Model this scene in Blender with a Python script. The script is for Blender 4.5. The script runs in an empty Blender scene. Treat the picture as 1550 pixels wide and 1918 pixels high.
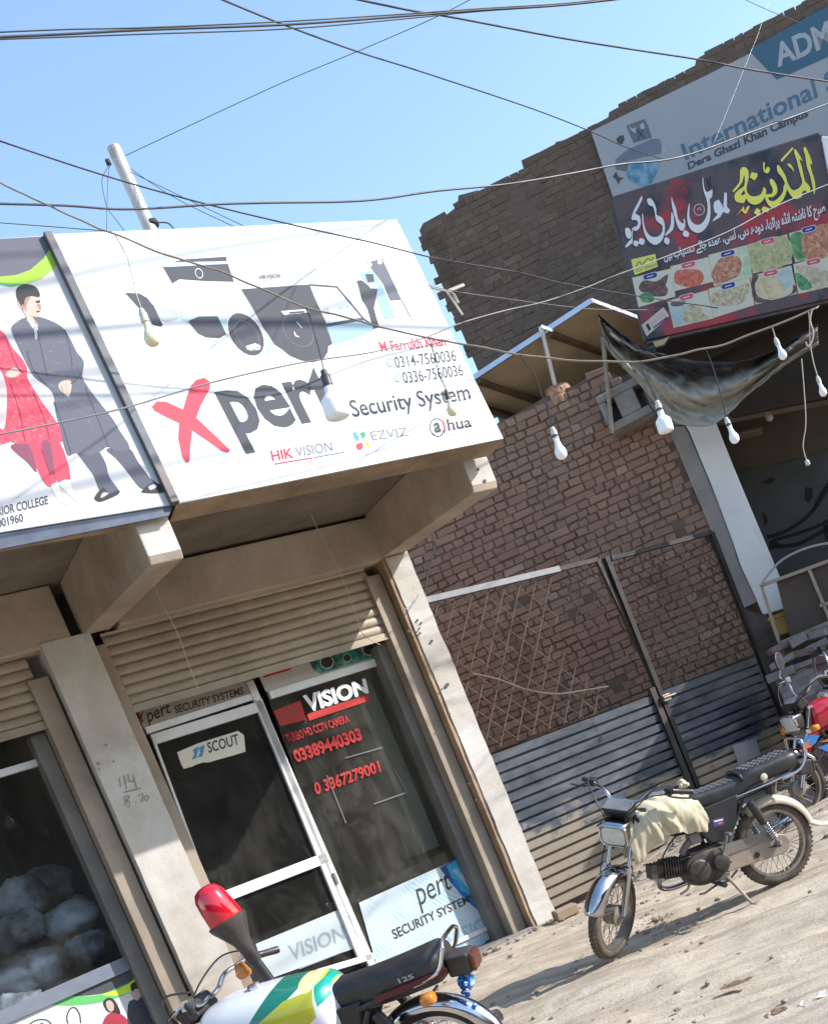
import bpy, bmesh, math, random
from mathutils import Vector, Matrix, noise
random.seed(7)
SC = bpy.context.scene
COL = SC.collection
R = math.radians

# ------------------------------------------------------------------ camera (calibrated from the photograph)
IW, IH = 1550.0, 1918.0
FPX, ROLL, PITCH, CAMH = 2300.0, R(22.0), R(-4.49), 1.05
PCX, PCY = 1200.0, 1591.0
_r = Vector((1, 0, 0)); _f = Vector((0, math.cos(PITCH), math.sin(PITCH))); _d = Vector((0, math.sin(PITCH), -math.cos(PITCH)))
C_R = _r * math.cos(ROLL) + _d * math.sin(ROLL)
C_D = -_r * math.sin(ROLL) + _d * math.cos(ROLL)
C_F = _f
CAM = Vector((0, 0, CAMH))
cd = bpy.data.cameras.new('camera'); cam = bpy.data.objects.new('camera', cd); COL.objects.link(cam)
m = Matrix.Identity(4)
for i in range(3):
    m[i][0] = C_R[i]; m[i][1] = -C_D[i]; m[i][2] = -C_F[i]; m[i][3] = CAM[i]
cam.matrix_world = m
cd.sensor_fit = 'VERTICAL'; cd.sensor_height = 36.0; cd.lens = 36.0 * FPX / IH
cd.shift_x = (IW / 2 - PCX) / IH; cd.shift_y = (PCY - IH / 2) / IH
cd.clip_start = 0.05; cd.clip_end = 2000
SC.camera = cam

# ------------------------------------------------------------------ frames
PHI = R(34.85)
E1 = Vector((math.cos(PHI), math.sin(PHI), 0)); N1 = Vector((math.sin(PHI), -math.cos(PHI), 0)); UP = Vector((0, 0, 1))
def ray(x, y):
    return C_R * ((x - PCX) / FPX) + C_D * ((y - PCY) / FPX) + C_F
def frame(o, ex, ey, ez):
    M = Matrix.Identity(4)
    for i in range(3):
        M[i][0] = ex[i]; M[i][1] = ey[i]; M[i][2] = ez[i]; M[i][3] = o[i]
    return M
_d0 = ray(1042.6, 1715.5); P0 = CAM + _d0 * (-CAMH / _d0.z)
FAC = frame(P0, E1, -N1, UP)                    # shop row: x along the row, y into the shops
PH2 = R(-10.0)
E2 = Vector((math.cos(PH2), math.sin(PH2), 0)); N2 = Vector((math.sin(PH2), -math.cos(PH2), 0))
HOT = frame(P0 + E1 * 3.26 - N1 * 0.12, E2, -N2, UP)   # brick hotel next door
STR = frame(Vector((0, 5.0, 0)), Vector((1, 0, 0)), Vector((0, 1, 0)), UP)
_b = P0 + N1 * 1.85 + UP * 3.36; _t = P0 + N1 * 1.6 + UP * 5.2
_ez = (_t - _b).normalized()
SGN = frame(_b, E1, _ez.cross(E1), _ez)         # the sign leans back a little
def px(x, y, F, off=0.0):
    """photo point -> local point on the plane y=off of a frame"""
    Fi = F.inverted(); o = Fi @ CAM; d = Fi.to_3x3() @ ray(x, y)
    t = (off - o.y) / d.y
    return o + d * t
def pw(x, y, F, off=0.0):
    return F @ px(x, y, F, off)
def pg(x, y, z):
    d = ray(x, y); return CAM + d * ((z - CAM.z) / d.z)
def pdepth(x, y, Y):
    d = ray(x, y); return CAM + d * (Y / d.y)

# ------------------------------------------------------------------ light
SUN = (E1 * 1.17 + N1 * 1.0 + UP * 0.92).normalized()
EL = math.asin(SUN.z); AZ = math.atan2(SUN.x, SUN.y)
w = bpy.data.worlds.new('World'); SC.world = w; w.use_nodes = True
nt = w.node_tree; bg = nt.nodes['Background']
sky = nt.nodes.new('ShaderNodeTexSky'); sky.sky_type = 'NISHITA'; sky.sun_disc = False
sky.sun_elevation = EL; sky.sun_rotation = AZ; sky.altitude = 100; sky.air_density = 1.3; sky.dust_density = 0.6; sky.ozone_density = 2.0
nt.links.new(sky.outputs[0], bg.inputs[0]); bg.inputs[1].default_value = 0.15
sl = bpy.data.lights.new('sun', 'SUN'); sl.energy = 3.1; sl.angle = R(0.53); sl.color = (1.0, 0.965, 0.92)
so = bpy.data.objects.new('sun', sl); COL.objects.link(so)
so.rotation_euler = SUN.to_track_quat('Z', 'Y').to_euler(); so.location = (8, 4, 12)
SC.view_settings.view_transform = 'Standard'; SC.view_settings.look = 'None'; SC.view_settings.gamma = 1.0
SC.view_settings.exposure = 1.2
SC.cycles.max_bounces = 6; SC.cycles.transparent_max_bounces = 12

# ------------------------------------------------------------------ helpers: materials
def srgb(r, g, b):
    f = lambda c: (c / 12.92 if c <= 0.04045 else ((c + 0.055) / 1.055) ** 2.4)
    return (f(r / 255.), f(g / 255.), f(b / 255.), 1.0)
def lin(c): return c if len(c) == 4 else (c[0], c[1], c[2], 1.0)
class NT:
    def __init__(s, name):
        s.m = bpy.data.materials.new(name); s.m.use_nodes = True; s.t = s.m.node_tree
        s.b = s.t.nodes['Principled BSDF']; s.tc = None
    def n(s, t, **k):
        o = s.t.nodes.new(t)
        for a, v in k.items():
            setattr(o, a, v)
        return o
    def l(s, a, b): s.t.links.new(a, b)
    def coord(s, which='Object'):
        if s.tc is None: s.tc = s.n('ShaderNodeTexCoord')
        return s.tc.outputs[which]
    def mapping(s, scale=(1, 1, 1), rot=(0, 0, 0), loc=(0, 0, 0), src=None):
        mp = s.n('ShaderNodeMapping'); mp.inputs['Scale'].default_value = scale; mp.inputs['Rotation'].default_value = rot; mp.inputs['Location'].default_value = loc
        s.l(src or s.coord(), mp.inputs[0]); return mp.outputs[0]
    def noise(s, scale, detail=4, rough=0.55, vec=None, dist=0.0):
        o = s.n('ShaderNodeTexNoise'); o.inputs['Scale'].default_value = scale; o.inputs['Detail'].default_value = detail
        o.inputs['Roughness'].default_value = rough; o.inputs['Distortion'].default_value = dist
        s.l(vec or s.coord(), o.inputs['Vector']); return o.outputs['Fac']
    def ramp(s, fac, stops, interp='LINEAR'):
        o = s.n('ShaderNodeValToRGB'); o.color_ramp.interpolation = interp
        el = o.color_ramp.elements
        while len(el) < len(stops): el.new(0.5)
        for e_, (p, c) in zip(el, stops):
            e_.position = p; e_.color = lin(c) if not isinstance(c, (int, float)) else (c, c, c, 1)
        s.l(fac, o.inputs[0]); return o.outputs[0]
    def mix(s, fac, a, b, mode='MIX'):
        o = s.n('ShaderNodeMix', data_type='RGBA', blend_type=mode)
        for sock, v in ((o.inputs[0], fac), (o.inputs[6], a), (o.inputs[7], b)):
            if isinstance(v, (int, float)): sock.default_value = v
            elif isinstance(v, (tuple, list)): sock.default_value = lin(v)
            else: s.l(v, sock)
        return o.outputs[2]
    def math(s, op, a, b=None, c=None):
        o = s.n('ShaderNodeMath', operation=op)
        for i, v in enumerate((a, b, c)):
            if v is None: continue
            if isinstance(v, (int, float)): o.inputs[i].default_value = v
            else: s.l(v, o.inputs[i])
        return o.outputs[0]
    def set(s, name, v):
        k = s.b.inputs[name]
        if isinstance(v, (int, float)): k.default_value = v
        elif isinstance(v, (tuple, list)): k.default_value = lin(v)
        else: s.l(v, k)
    def bump(s, h, strength=0.4, dist=0.01, normal=None):
        o = s.n('ShaderNodeBump'); o.inputs['Strength'].default_value = strength; o.inputs['Distance'].default_value = dist
        s.l(h, o.inputs['Height'])
        if normal is not None: s.l(normal, o.inputs['Normal'])
        s.l(o.outputs[0], s.b.inputs['Normal']); return o.outputs[0]
GAIN = 1.0
def gn(c): return tuple(x * GAIN for x in c[:3])
def mat(name, c1, c2=None, scale=6.0, rough=0.7, metal=0.0, bump=0.0, bscale=None, dirt=None, dirt_amt=0.35, spec=0.4, coat=0.0):
    q = NT(name)
    c2 = gn(c2 or tuple(min(1, x * 0.82) for x in c1[:3])); c1 = gn(c1); dirt = gn(dirt) if dirt else None
    f = q.noise(scale, 5, 0.6)
    col = q.mix(q.ramp(f, [(0.32, 0.0), (0.68, 1.0)]), c1, c2)
    if dirt:
        f2 = q.noise(scale * 0.37, 7, 0.7, dist=0.4)
        col = q.mix(q.ramp(f2, [(0.62 - dirt_amt * 0.5, 0.0), (0.85 - dirt_amt * 0.3, 0.85)]), col, dirt)
    q.set('Base Color', col); q.set('Metallic', metal); q.set('Specular IOR Level', spec)
    q.set('Roughness', q.ramp(q.noise(scale * 2.3, 3), [(0.3, max(0.03, rough - 0.09)), (0.7, min(1, rough + 0.07))]))
    if coat: q.set('Coat Weight', coat); q.set('Coat Roughness', 0.06)
    if bump: q.bump(q.noise(bscale or scale * 5, 6, 0.65), bump, 0.01)
    return q.m
def flat(name, c, rough=0.75, metal=0.0, v=0.12):
    """printed ink / small parts: nearly even colour with faint mottling"""
    q = NT(name); f = q.noise(9.0, 5, 0.6); c = gn(c)
    q.set('Base Color', q.mix(f, tuple(x * (1 + v * .5) for x in c[:3]), tuple(x * (1 - v) for x in c[:3])))
    q.set('Roughness', rough); q.set('Metallic', metal); return q.m

# ------------------------------------------------------------------ helpers: meshes
class MB:
    def __init__(s): s.v = []; s.f = []; s.mi = []
    def add(s, vs, fs, mi=0):
        b = len(s.v); s.v += [Vector(p) for p in vs]
        for f in fs: s.f.append([b + i for i in f]); s.mi.append(mi)
        return s
    def box(s, x0, x1, y0, y1, z0, z1, mi=0, M=None):
        vs = [Vector((x, y, z)) for z in (z0, z1) for y in (y0, y1) for x in (x0, x1)]
        if M is not None: vs = [M @ p for p in vs]
        return s.add(vs, [(0, 2, 3, 1), (4, 5, 7, 6), (0, 1, 5, 4), (2, 6, 7, 3), (0, 4, 6, 2), (1, 3, 7, 5)], mi)
    def bar(s, a, b, wx, wy, up=UP, mi=0):
        """box beam from a to b, section wx (side) x wy (along up)"""
        a = Vector(a); b = Vector(b); d = (b - a).normalized(); sd = d.cross(Vector(up))
        if sd.length < 1e-4: sd = d.cross(Vector((1, 0, 0)))
        sd.normalize(); u = sd.cross(d)
        vs = []
        for p in (a, b):
            for i, j in ((-1, -1), (1, -1), (1, 1), (-1, 1)): vs.append(p + sd * (i * wx / 2) + u * (j * wy / 2))
        return s.add(vs, [(0, 3, 2, 1), (4, 5, 6, 7), (0, 1, 5, 4), (1, 2, 6, 5), (2, 3, 7, 6), (3, 0, 4, 7)], mi)
    def prism(s, poly, y0, y1, mi=0):
        n = len(poly); vs = [Vector((p[0], y0, p[1])) for p in poly] + [Vector((p[0], y1, p[1])) for p in poly]
        return s.add(vs, [list(range(n)), list(range(2 * n - 1, n - 1, -1))] + [(i, i + n, (i + 1) % n + n, (i + 1) % n) for i in range(n)], mi)
    def tube(s, pts, r, n=8, cap=True, mi=0, closed=False):
        pts = [Vector(p) for p in pts]; k = len(pts); rs = r if isinstance(r, (list, tuple)) else [r] * k
        vs = []; pu = None
        for i, p in enumerate(pts):
            if closed: d = pts[(i + 1) % k] - pts[i - 1]
            else: d = pts[min(i + 1, k - 1)] - pts[max(i - 1, 0)]
            if d.length < 1e-9: d = Vector((0, 0, 1))
            d.normalize()
            if pu is None: pu = d.orthogonal().normalized()
            u = pu - d * pu.dot(d)
            if u.length < 1e-6: u = d.orthogonal()
            u.normalize(); pu = u; v = d.cross(u)
            for j in range(n):
                a = 2 * math.pi * j / n; vs.append(p + (u * math.cos(a) + v * math.sin(a)) * rs[i])
        fs = []
        for i in range(k if closed else k - 1):
            i2 = (i + 1) % k
            for j in range(n): fs.append((i * n + j, i * n + (j + 1) % n, i2 * n + (j + 1) % n, i2 * n + j))
        if cap and not closed: fs.append(list(range(n - 1, -1, -1))); fs.append(list(range((k - 1) * n, k * n)))
        return s.add(vs, fs, mi)
    def lathe(s, prof, M=None, n=20, mi=0):
        """profile of (radius, height) turned about z, then moved by M"""
        M = M or Matrix.Identity(4); vs = []
        for r_, h in prof:
            for j in range(n):
                a = 2 * math.pi * j / n; vs.append(M @ Vector((r_ * math.cos(a), r_ * math.sin(a), h)))
        fs = []
        for i in range(len(prof) - 1):
            for j in range(n): fs.append((i * n + j, i * n + (j + 1) % n, (i + 1) * n + (j + 1) % n, (i + 1) * n + j))
        fs.append(list(range(n - 1, -1, -1))); fs.append(list(range((len(prof) - 1) * n, len(prof) * n)))
        return s.add(vs, fs, mi)
    def loft(s, secs, closed=True, cap=True, mi=0):
        n = len(secs[0]); vs = [p for q in secs for p in q]; fs = []
        for i in range(len(secs) - 1):
            for j in range(n if closed else n - 1):
                fs.append((i * n + j, i * n + (j + 1) % n, (i + 1) * n + (j + 1) % n, (i + 1) * n + j))
        if cap and closed: fs.append(list(range(n - 1, -1, -1))); fs.append(list(range((len(secs) - 1) * n, len(secs) * n)))
        return s.add(vs, fs, mi)
    def xf(s, M, start=0):
        for i in range(start, len(s.v)): s.v[i] = M @ s.v[i]
        return s
    def obj(s, name, mats, parent=None, F=None, smooth=False, bevel=0.0, seg=2, subsurf=0, solid=0.0, auto=None):
        me = bpy.data.meshes.new(name); me.from_pydata([tuple(p) for p in s.v], [], s.f)
        if not isinstance(mats, (list, tuple)): mats = [mats]
        for mm in mats: me.materials.append(mm)
        me.polygons.foreach_set('material_index', s.mi)
        bm = bmesh.new(); bm.from_mesh(me); bmesh.ops.recalc_face_normals(bm, faces=bm.faces); bm.to_mesh(me); bm.free()
        if smooth or auto:
            me.polygons.foreach_set('use_smooth', [True] * len(me.polygons))
            if auto: me.set_sharp_from_angle(angle=R(auto))
        me.update()
        o = bpy.data.objects.new(name, me); COL.objects.link(o)
        if parent is not None: o.parent = parent
        if F is not None: o.matrix_basis = F
        if solid:
            md = o.modifiers.new('solid', 'SOLIDIFY'); md.thickness = solid; md.offset = -1
        if bevel:
            md = o.modifiers.new('bevel', 'BEVEL'); md.width = bevel; md.segments = seg; md.limit_method = 'ANGLE'; md.angle_limit = R(40)
        if subsurf:
            md = o.modifiers.new('sub', 'SUBSURF'); md.levels = subsurf; md.render_levels = subsurf
        return o
def tag(o, label=None, cat=None, group=None, kind=None):
    if label: o['label'] = label
    if cat: o['category'] = cat
    if group: o['group'] = group
    if kind: o['kind'] = kind
    return o
def thing(name, label, cat, F=None, group=None):
    o = bpy.data.objects.new(name, None); COL.objects.link(o); o.empty_display_size = 0.1
    if F is not None: o.matrix_world = F
    return tag(o, label, cat, group)

# ------------------------------------------------------------------ helpers: print and lettering on a plane
def poly(mb, pts, F, off, mi=0):
    """outline read off the photo, laid on the plane y=off of frame F"""
    vs = [px(x, y, F, off) for x, y in pts]
    return mb.add(vs, [list(range(len(vs)))], mi)
def Z(pts, sx, ox, oy):
    return [(ox + x / sx, oy + y / sx) for x, y in pts]
_tx = {}
def text_geo(s, bold=0.0, shear=0.0, space=1.0):
    k = (s, bold, shear, space)
    if k in _tx: return _tx[k]
    c = bpy.data.curves.new('lettering', 'FONT'); c.body = s; c.size = 1.0; c.offset = bold; c.shear = shear; c.space_character = space; c.resolution_u = 3
    o = bpy.data.objects.new('lettering', c); COL.objects.link(o)
    bpy.context.view_layer.update()
    me = bpy.data.meshes.new_from_object(o.evaluated_get(bpy.context.evaluated_depsgraph_get()))
    vs = [(v.co.x, v.co.y) for v in me.vertices]; fs = [list(p.vertices) for p in me.polygons]
    bpy.data.objects.remove(o); bpy.data.curves.remove(c); bpy.data.meshes.remove(me)
    x0 = min(v[0] for v in vs); x1 = max(v[0] for v in vs); y0 = min(v[1] for v in vs); y1 = max(v[1] for v in vs)
    _tx[k] = ([((x - x0) / (x1 - x0), (y - y0) / (y1 - y0)) for x, y in vs], fs)
    return _tx[k]
def text(mb, s, quad, F, off, mi=0, bold=0.0, shear=0.0, space=1.0):
    """lettering fitted between four photo corners TL, TR, BR, BL on the plane y=off"""
    vs, fs = text_geo(s, bold, shear, space)
    tl, tr, br, bl = [Vector(q).to_2d() if len(q) == 2 else q for q in [Vector((a, b)) for a, b in quad]]
    out = []
    for u, v in vs:
        p = (bl * (1 - u) + br * u) * (1 - v) + (tl * (1 - u) + tr * u) * v
        out.append(px(p.x, p.y, F, off))
    return mb.add(out, fs, mi)
def disc(mb, cx, cy, r, F, off, mi=0, n=20, ry=None, rot=0.0, inner=None):
    ry = ry or r; pts = []
    for j in range(n):
        a = 2 * math.pi * j / n; x = r * math.cos(a); y = ry * math.sin(a)
        pts.append((cx + x * math.cos(rot) - y * math.sin(rot), cy + x * math.sin(rot) + y * math.cos(rot)))
    if inner is None: return poly(mb, pts, F, off, mi)
    q = [(cx + (x - cx) * inner, cy + (y - cy) * inner) for x, y in pts]
    vs = [px(x, y, F, off) for x, y in pts + q]
    return mb.add(vs, [(i, (i + 1) % n, n + (i + 1) % n, n + i) for i in range(n)], mi)
def stroke(mb, pts, wpx, F, off, mi=0):
    """an inked line wpx photo pixels wide"""
    L = []; Rr = []
    P = [Vector(p) for p in pts]
    for i, p in enumerate(P):
        d = (P[min(i + 1, len(P) - 1)] - P[max(i - 1, 0)]).normalized(); nn = Vector((-d.y, d.x)) * (wpx / 2)
        L.append(p + nn); Rr.append(p - nn)
    vs = [px(q.x, q.y, F, off) for q in L + Rr]; n = len(P)
    return mb.add(vs, [(i, i + 1, n + i + 1, n + i) for i in range(n - 1)], mi)
def sm(pts, k=3):
    """rounded closed outline through the points"""
    P = [Vector(p) for p in pts]; n = len(P); out = []
    for i in range(n):
        p0, p1, p2, p3 = P[i - 1], P[i], P[(i + 1) % n], P[(i + 2) % n]
        for j in range(k):
            t = j / k
            q = 0.5 * ((2 * p1) + (p2 - p0) * t + (2 * p0 - 5 * p1 + 4 * p2 - p3) * t * t + (3 * p1 - p0 - 3 * p2 + p3) * t ** 3)
            out.append((q.x, q.y))
    return out
def smoothpath(pts, k=6):
    P = [Vector(p) for p in pts]; out = []
    for i in range(len(P) - 1):
        p0 = P[max(i - 1, 0)]; p1 = P[i]; p2 = P[i + 1]; p3 = P[min(i + 2, len(P) - 1)]
        for j in range(k):
            t = j / k
            out.append(0.5 * ((2 * p1) + (p2 - p0) * t + (2 * p0 - 5 * p1 + 4 * p2 - p3) * t * t + (3 * p1 - p0 - 3 * p2 + p3) * t ** 3))
    out.append(P[-1]); return out
# ================================================================== THE GROUND
def ground_z(x, y):
    off = (Vector((x, y, 0)) - P0).dot(N1)
    s = (Vector((x, y, 0)) - P0).dot(E1); ss = lambda t: (lambda u: u * u * (3 - 2 * u))(min(1, max(0, t)))
    rise = 0.20 * ss((s - .35) / 1.5) * ss((3.0 - off) / 1.4)
    if off <= 0.05: z = 0.0
    elif off < 1.9: z = -0.15 * (off - 0.05) / 1.85
    else: z = -0.15 - 0.03 * (off - 1.9)
    return max(z, -0.27) + rise
def dirt_mat():
    q = NT('dirt'); co = q.coord()
    mp = q.mapping(scale=(1.0, 1.0, 1.0), rot=(0, 0, R(-6)))
    st = q.mapping(scale=(0.40, 3.4, 1.0), rot=(0, 0, R(8)))
    big = q.noise(0.7, 6, 0.6, mp); mid = q.noise(3.1, 8, 0.68, mp); fine = q.noise(46, 8, 0.72, mp); tr = q.noise(2.4, 5, 0.6, st)
    c = q.mix(q.ramp(big, [(0.3, 0), (0.7, 1)]), (0.455, 0.38, 0.29), (0.56, 0.475, 0.37))
    c = q.mix(q.ramp(tr, [(0.40, 0), (0.62, 0.85)]), c, (0.315, 0.255, 0.195))
    c = q.mix(q.ramp(mid, [(0.52, 0), (0.74, 0.6)]), c, (0.61, 0.525, 0.425))
    c = q.mix(q.ramp(fine, [(0.56, 0), (0.74, 0.5)]), c, (0.26, 0.21, 0.17))
    peb = q.n('ShaderNodeTexVoronoi', feature='F1'); peb.inputs['Scale'].default_value = 34; q.l(mp, peb.inputs['Vector'])
    c = q.mix(q.ramp(peb.outputs['Distance'], [(0.0, 0.6), (0.16, 0.0)]), c, (0.27, 0.22, 0.18))
    q.set('Base Color', c); q.set('Roughness', 0.95); q.set('Specular IOR Level', 0.15)
    h = q.math('ADD', q.math('MULTIPLY', mid, 0.6), q.math('ADD', q.math('MULTIPLY', fine, 0.35), q.math('MULTIPLY', tr, 0.8)))
    q.bump(h, 0.8, 0.04); return q.m
DIRT = dirt_mat()
def axis(lo, hi, step, outer):
    a = []; x = lo
    while x < hi: a.append(x); x += step
    return [-o for o in reversed(outer)] + a + outer
xs = [-400, -120, -45, -18, -9] + [-5.0 + 0.05 * i for i in range(180)] + [4.5, 6, 9, 18, 45, 120, 400]
ys = [-120, -40, -12, -3, 1.5] + [3.2 + 0.05 * i for i in range(150)] + [11, 12, 14, 18, 30, 60, 150, 500]
g = MB(); vs = []
for y in ys:
    for x in xs:
        z = ground_z(x, y)
        if -5.5 < x < 4.6 and 3 < y < 11:
            off = (Vector((x, y, 0)) - P0).dot(N1)
            am = min(1, max(0, (off - 0.02) / 0.5))
            p = Vector((x, y, 0)); q_ = Vector((x * 0.5, y * 2.2, 3))
            z += am * (0.035 * noise.noise(p * 1.1) + 0.028 * noise.noise(q_ * 1.8) + 0.014 * noise.noise(p * 5.5) + 0.011 * noise.noise(p * 13))
        vs.append((x, y, z))
nx = len(xs)
g.add(vs, [(j * nx + i, j * nx + i + 1, (j + 1) * nx + i + 1, (j + 1) * nx + i) for j in range(len(ys) - 1) for i in range(nx - 1)])
tag(g.obj('ground', DIRT, smooth=True), 'dusty bare earth forecourt sloping down from the shops', 'ground', kind='structure')

def rock(mb, c, r, mi=0):
    u = []; n1, n2 = 6, 4
    sd = Vector((random.random() * 50, random.random() * 50, 0)); sq = (random.uniform(.7, 1.4), random.uniform(.7, 1.3), random.uniform(.45, .8))
    secs = []
    for i in range(1, n2):
        th = math.pi * i / n2; ring = []
        for j in range(n1):
            a = 2 * math.pi * j / n1; d = Vector((math.sin(th) * math.cos(a), math.sin(th) * math.sin(a), math.cos(th)))
            k = r * (1 + 0.5 * noise.noise(d * 1.3 + sd)); ring.append(Vector(c) + Vector((d.x * sq[0], d.y * sq[1], d.z * sq[2])) * k)
        secs.append(ring)
    mb.loft(secs, mi=mi)
CLOD = mat('clod', (0.34, 0.27, 0.21), (0.22, 0.17, 0.13), 18, 0.95, bump=0.5)
gr = MB()
for i in range(900):
    x = random.uniform(-3.5, 3.4); y = random.uniform(4.2, 10.4)
    if (Vector((x, y, 0)) - P0).dot(N1) < 0.15: continue
    r_ = 0.004 + 0.018 * random.random() ** 4
    rock(gr, (x, y, ground_z(x, y) + r_ * 0.3), r_)
for k in range(150):                                   # the scatter under the bike
    a = pg(1215 + random.gauss(0, 45), 1715 + random.gauss(0, 22), -0.12)
    r_ = 0.005 + 0.02 * random.random() ** 3
    rock(gr, (a.x, a.y, ground_z(a.x, a.y) + r_ * .4), r_)
for k in range(420):                                   # dirt banked against the foot of the shops and the gate
    s_ = random.uniform(-3.0, 3.2); a = P0 + E1 * s_ + N1 * (.06 + abs(random.gauss(0, .13))); r_ = 0.005 + 0.022 * random.random() ** 3
    rock(gr, (a.x, a.y, ground_z(a.x, a.y) + r_ * .4), r_)
tag(gr.obj('gravel', CLOD), 'small clods and pebbles scattered over the earth', 'gravel', kind='stuff')

# ================================================================== SHOP ROW (frame FAC: x along, y into the shop, z up)
GAIN = 1.08
PLA = mat('plaster', (0.50, 0.42, 0.335), (0.42, 0.345, 0.27), 2.2, 0.9, bump=0.25, bscale=40, dirt=(0.20, 0.155, 0.12), dirt_amt=0.62)
GAIN = 0.94
PIL = mat('pillar_plaster', (0.55, 0.525, 0.49), (0.46, 0.435, 0.40), 2.6, 0.9, bump=0.3, bscale=46, dirt=(0.30, 0.23, 0.17), dirt_amt=0.42)
GAIN = 0.75
RUST = mat('jamb_paint', (0.52, 0.36, 0.235), (0.36, 0.25, 0.17), 5, 0.75, dirt=(0.20, 0.12, 0.07), dirt_amt=0.4)
TAN = mat('rail_paint', (0.42, 0.345, 0.27), (0.35, 0.285, 0.22), 3, 0.65, dirt=(0.2, 0.15, 0.11), dirt_amt=0.35)
GAIN = 1.0
SHUT = mat('shutter_steel', (0.44, 0.375, 0.295), (0.37, 0.31, 0.24), 2.4, 0.5, 0.25, dirt=(0.20, 0.155, 0.115), dirt_amt=0.62)
GAIN = 0.9
ALU = mat('white_aluminium', (0.74, 0.74, 0.74), (0.66, 0.66, 0.67), 5, 0.35, dirt=(0.42, 0.39, 0.35), dirt_amt=0.18)
GAIN = 0.8
GREYCH = mat('grey_channel', (0.25, 0.235, 0.215), (0.17, 0.16, 0.145), 4, 0.6, 0.2)
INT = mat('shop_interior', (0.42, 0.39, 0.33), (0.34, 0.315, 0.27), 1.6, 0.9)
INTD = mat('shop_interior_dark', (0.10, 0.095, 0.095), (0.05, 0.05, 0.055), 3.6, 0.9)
CONC = mat('concrete', (0.36, 0.33, 0.29), (0.28, 0.25, 0.22), 3, 0.92, bump=0.3, bscale=30, dirt=(0.16, 0.13, 0.11), dirt_amt=0.4)
GAIN = 1.0
def glass_mat(name, tint, dirt):
    q = NT(name); t = q.t; t.nodes.remove(q.b); out = t.nodes['Material Output']
    tr = q.n('ShaderNodeBsdfTransparent'); tr.inputs[0].default_value = lin(tint)
    gl = q.n('ShaderNodeBsdfGlossy'); gl.inputs['Roughness'].default_value = 0.02
    df = q.n('ShaderNodeBsdfDiffuse'); df.inputs[0].default_value = (0.42, 0.39, 0.34, 1)
    fr = q.n('ShaderNodeFresnel'); fr.inputs[0].default_value = 1.5
    ge = q.n('ShaderNodeNewGeometry'); front = q.math('SUBTRACT', 1.0, ge.outputs['Backfacing'])
    m1 = q.n('ShaderNodeMixShader'); q.l(q.math('MULTIPLY', fr.outputs[0], front), m1.inputs[0]); q.l(tr.outputs[0], m1.inputs[1]); q.l(gl.outputs[0], m1.inputs[2])
    st = q.noise(3.2, 8, 0.72, q.mapping(scale=(1, 1, 0.5)), 0.6)
    m2 = q.n('ShaderNodeMixShader'); q.l(q.ramp(st, [(0.42, dirt * 0.25), (0.72, dirt)]), m2.inputs[0]); q.l(m1.outputs[0], m2.inputs[1]); q.l(df.outputs[0], m2.inputs[2])
    q.l(m2.outputs[0], out.inputs[0]); return q.m
GLASS = glass_mat('shop_glass', (0.82, 0.84, 0.80), 0.11)
GLASSD = glass_mat('tinted_door_glass', (0.55, 0.58, 0.60), 0.07)  # dirt film, raised to paint in hazy reflections on the door

GLASSL = glass_mat('left_shop_glass', (0.85, 0.88, 0.90), 0.05)
shop = thing('shop_building', 'low plastered shop row with beige pillars, brackets and half raised roller shutters', 'shop building', FAC)
LX0, LX1, RX0 = -2.91, -2.58, -0.24
def jag(mb, x0, x1, y0, y1, z0, z1, n=26, a=0.006, mi=0):
    """a plastered post whose arrises wander a little"""
    secs = []
    for i in range(n + 1):
        z = z0 + (z1 - z0) * i / n
        j = lambda k: a * noise.noise(Vector((k * 7.3, z * 5, 1.7))) + a * .6 * noise.noise(Vector((k * 3.3, z * 19, 4.7)))
        secs.append([Vector((x0 + j(1), y0 + j(2), z)), Vector((x1 + j(3), y0 + j(4), z)), Vector((x1 + j(5), y1, z)), Vector((x0 + j(6), y1, z))])
    mb.loft(secs, mi=mi)
HOLE = flat('pock', (0.06, 0.05, 0.045)); PEN = flat('pencil', (0.20, 0.185, 0.17))
p = MB(); jag(p, RX0 + 0.035, 0.0, 0, 0.6, -0.1, 3.2, n=70, a=0.008); jag(p, RX0, RX0 + 0.035, 0.012, 0.3, -0.1, 3.2, a=0.004, mi=1)
mk = p
# pock marks on the right pillar and pencil sums on the left one
for x, y, r_ in ((781, 1162, 2.2), (788, 1167, 2), (785, 1177, 1.8), (786, 1186, 2.2), (808, 1201, 2.6), (837, 1283, 3.4), (827, 1291, 1.8), (841, 1337, 2), (780, 1184, 1.5), (766, 1181, 3), (878, 1468, 1.8), (891, 1498, 1.6)):
    disc(mk, x, y, r_, FAC, -0.013, 2, ry=r_ * 1.35, n=9, rot=0.8)
rp = p.obj('pillar', [PIL, RUST, HOLE], shop)
pc = MB(); jag(pc, LX0, LX1, 0, 0.42, -0.1, 3.2)
for st in ([(232, 1452), (238, 1478)], [(240, 1450), (243, 1464), (252, 1462)], [(250, 1452), (256, 1476)], [(224, 1456), (226, 1474)], [(232, 1484), (264, 1476)],
           [(240, 1490), (232, 1492), (236, 1500), (244, 1502), (242, 1512), (234, 1508), (240, 1496), (244, 1490)], [(254, 1502), (255, 1503)], [(258, 1490), (268, 1486), (266, 1502)], [(274, 1490), (270, 1496), (276, 1500), (279, 1493), (275, 1489)]):
    stroke(pc, st, 1.8, FAC, -0.009, 1)
for x, y, r_ in ((199, 1395, 2.5), (184, 1430, 3), (213, 1426, 2), (186, 1441, 2)): disc(pc, x, y, r_, FAC, -0.009, 1, n=9)
lp = pc.obj('pillar', [PIL, PEN], shop)
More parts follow.
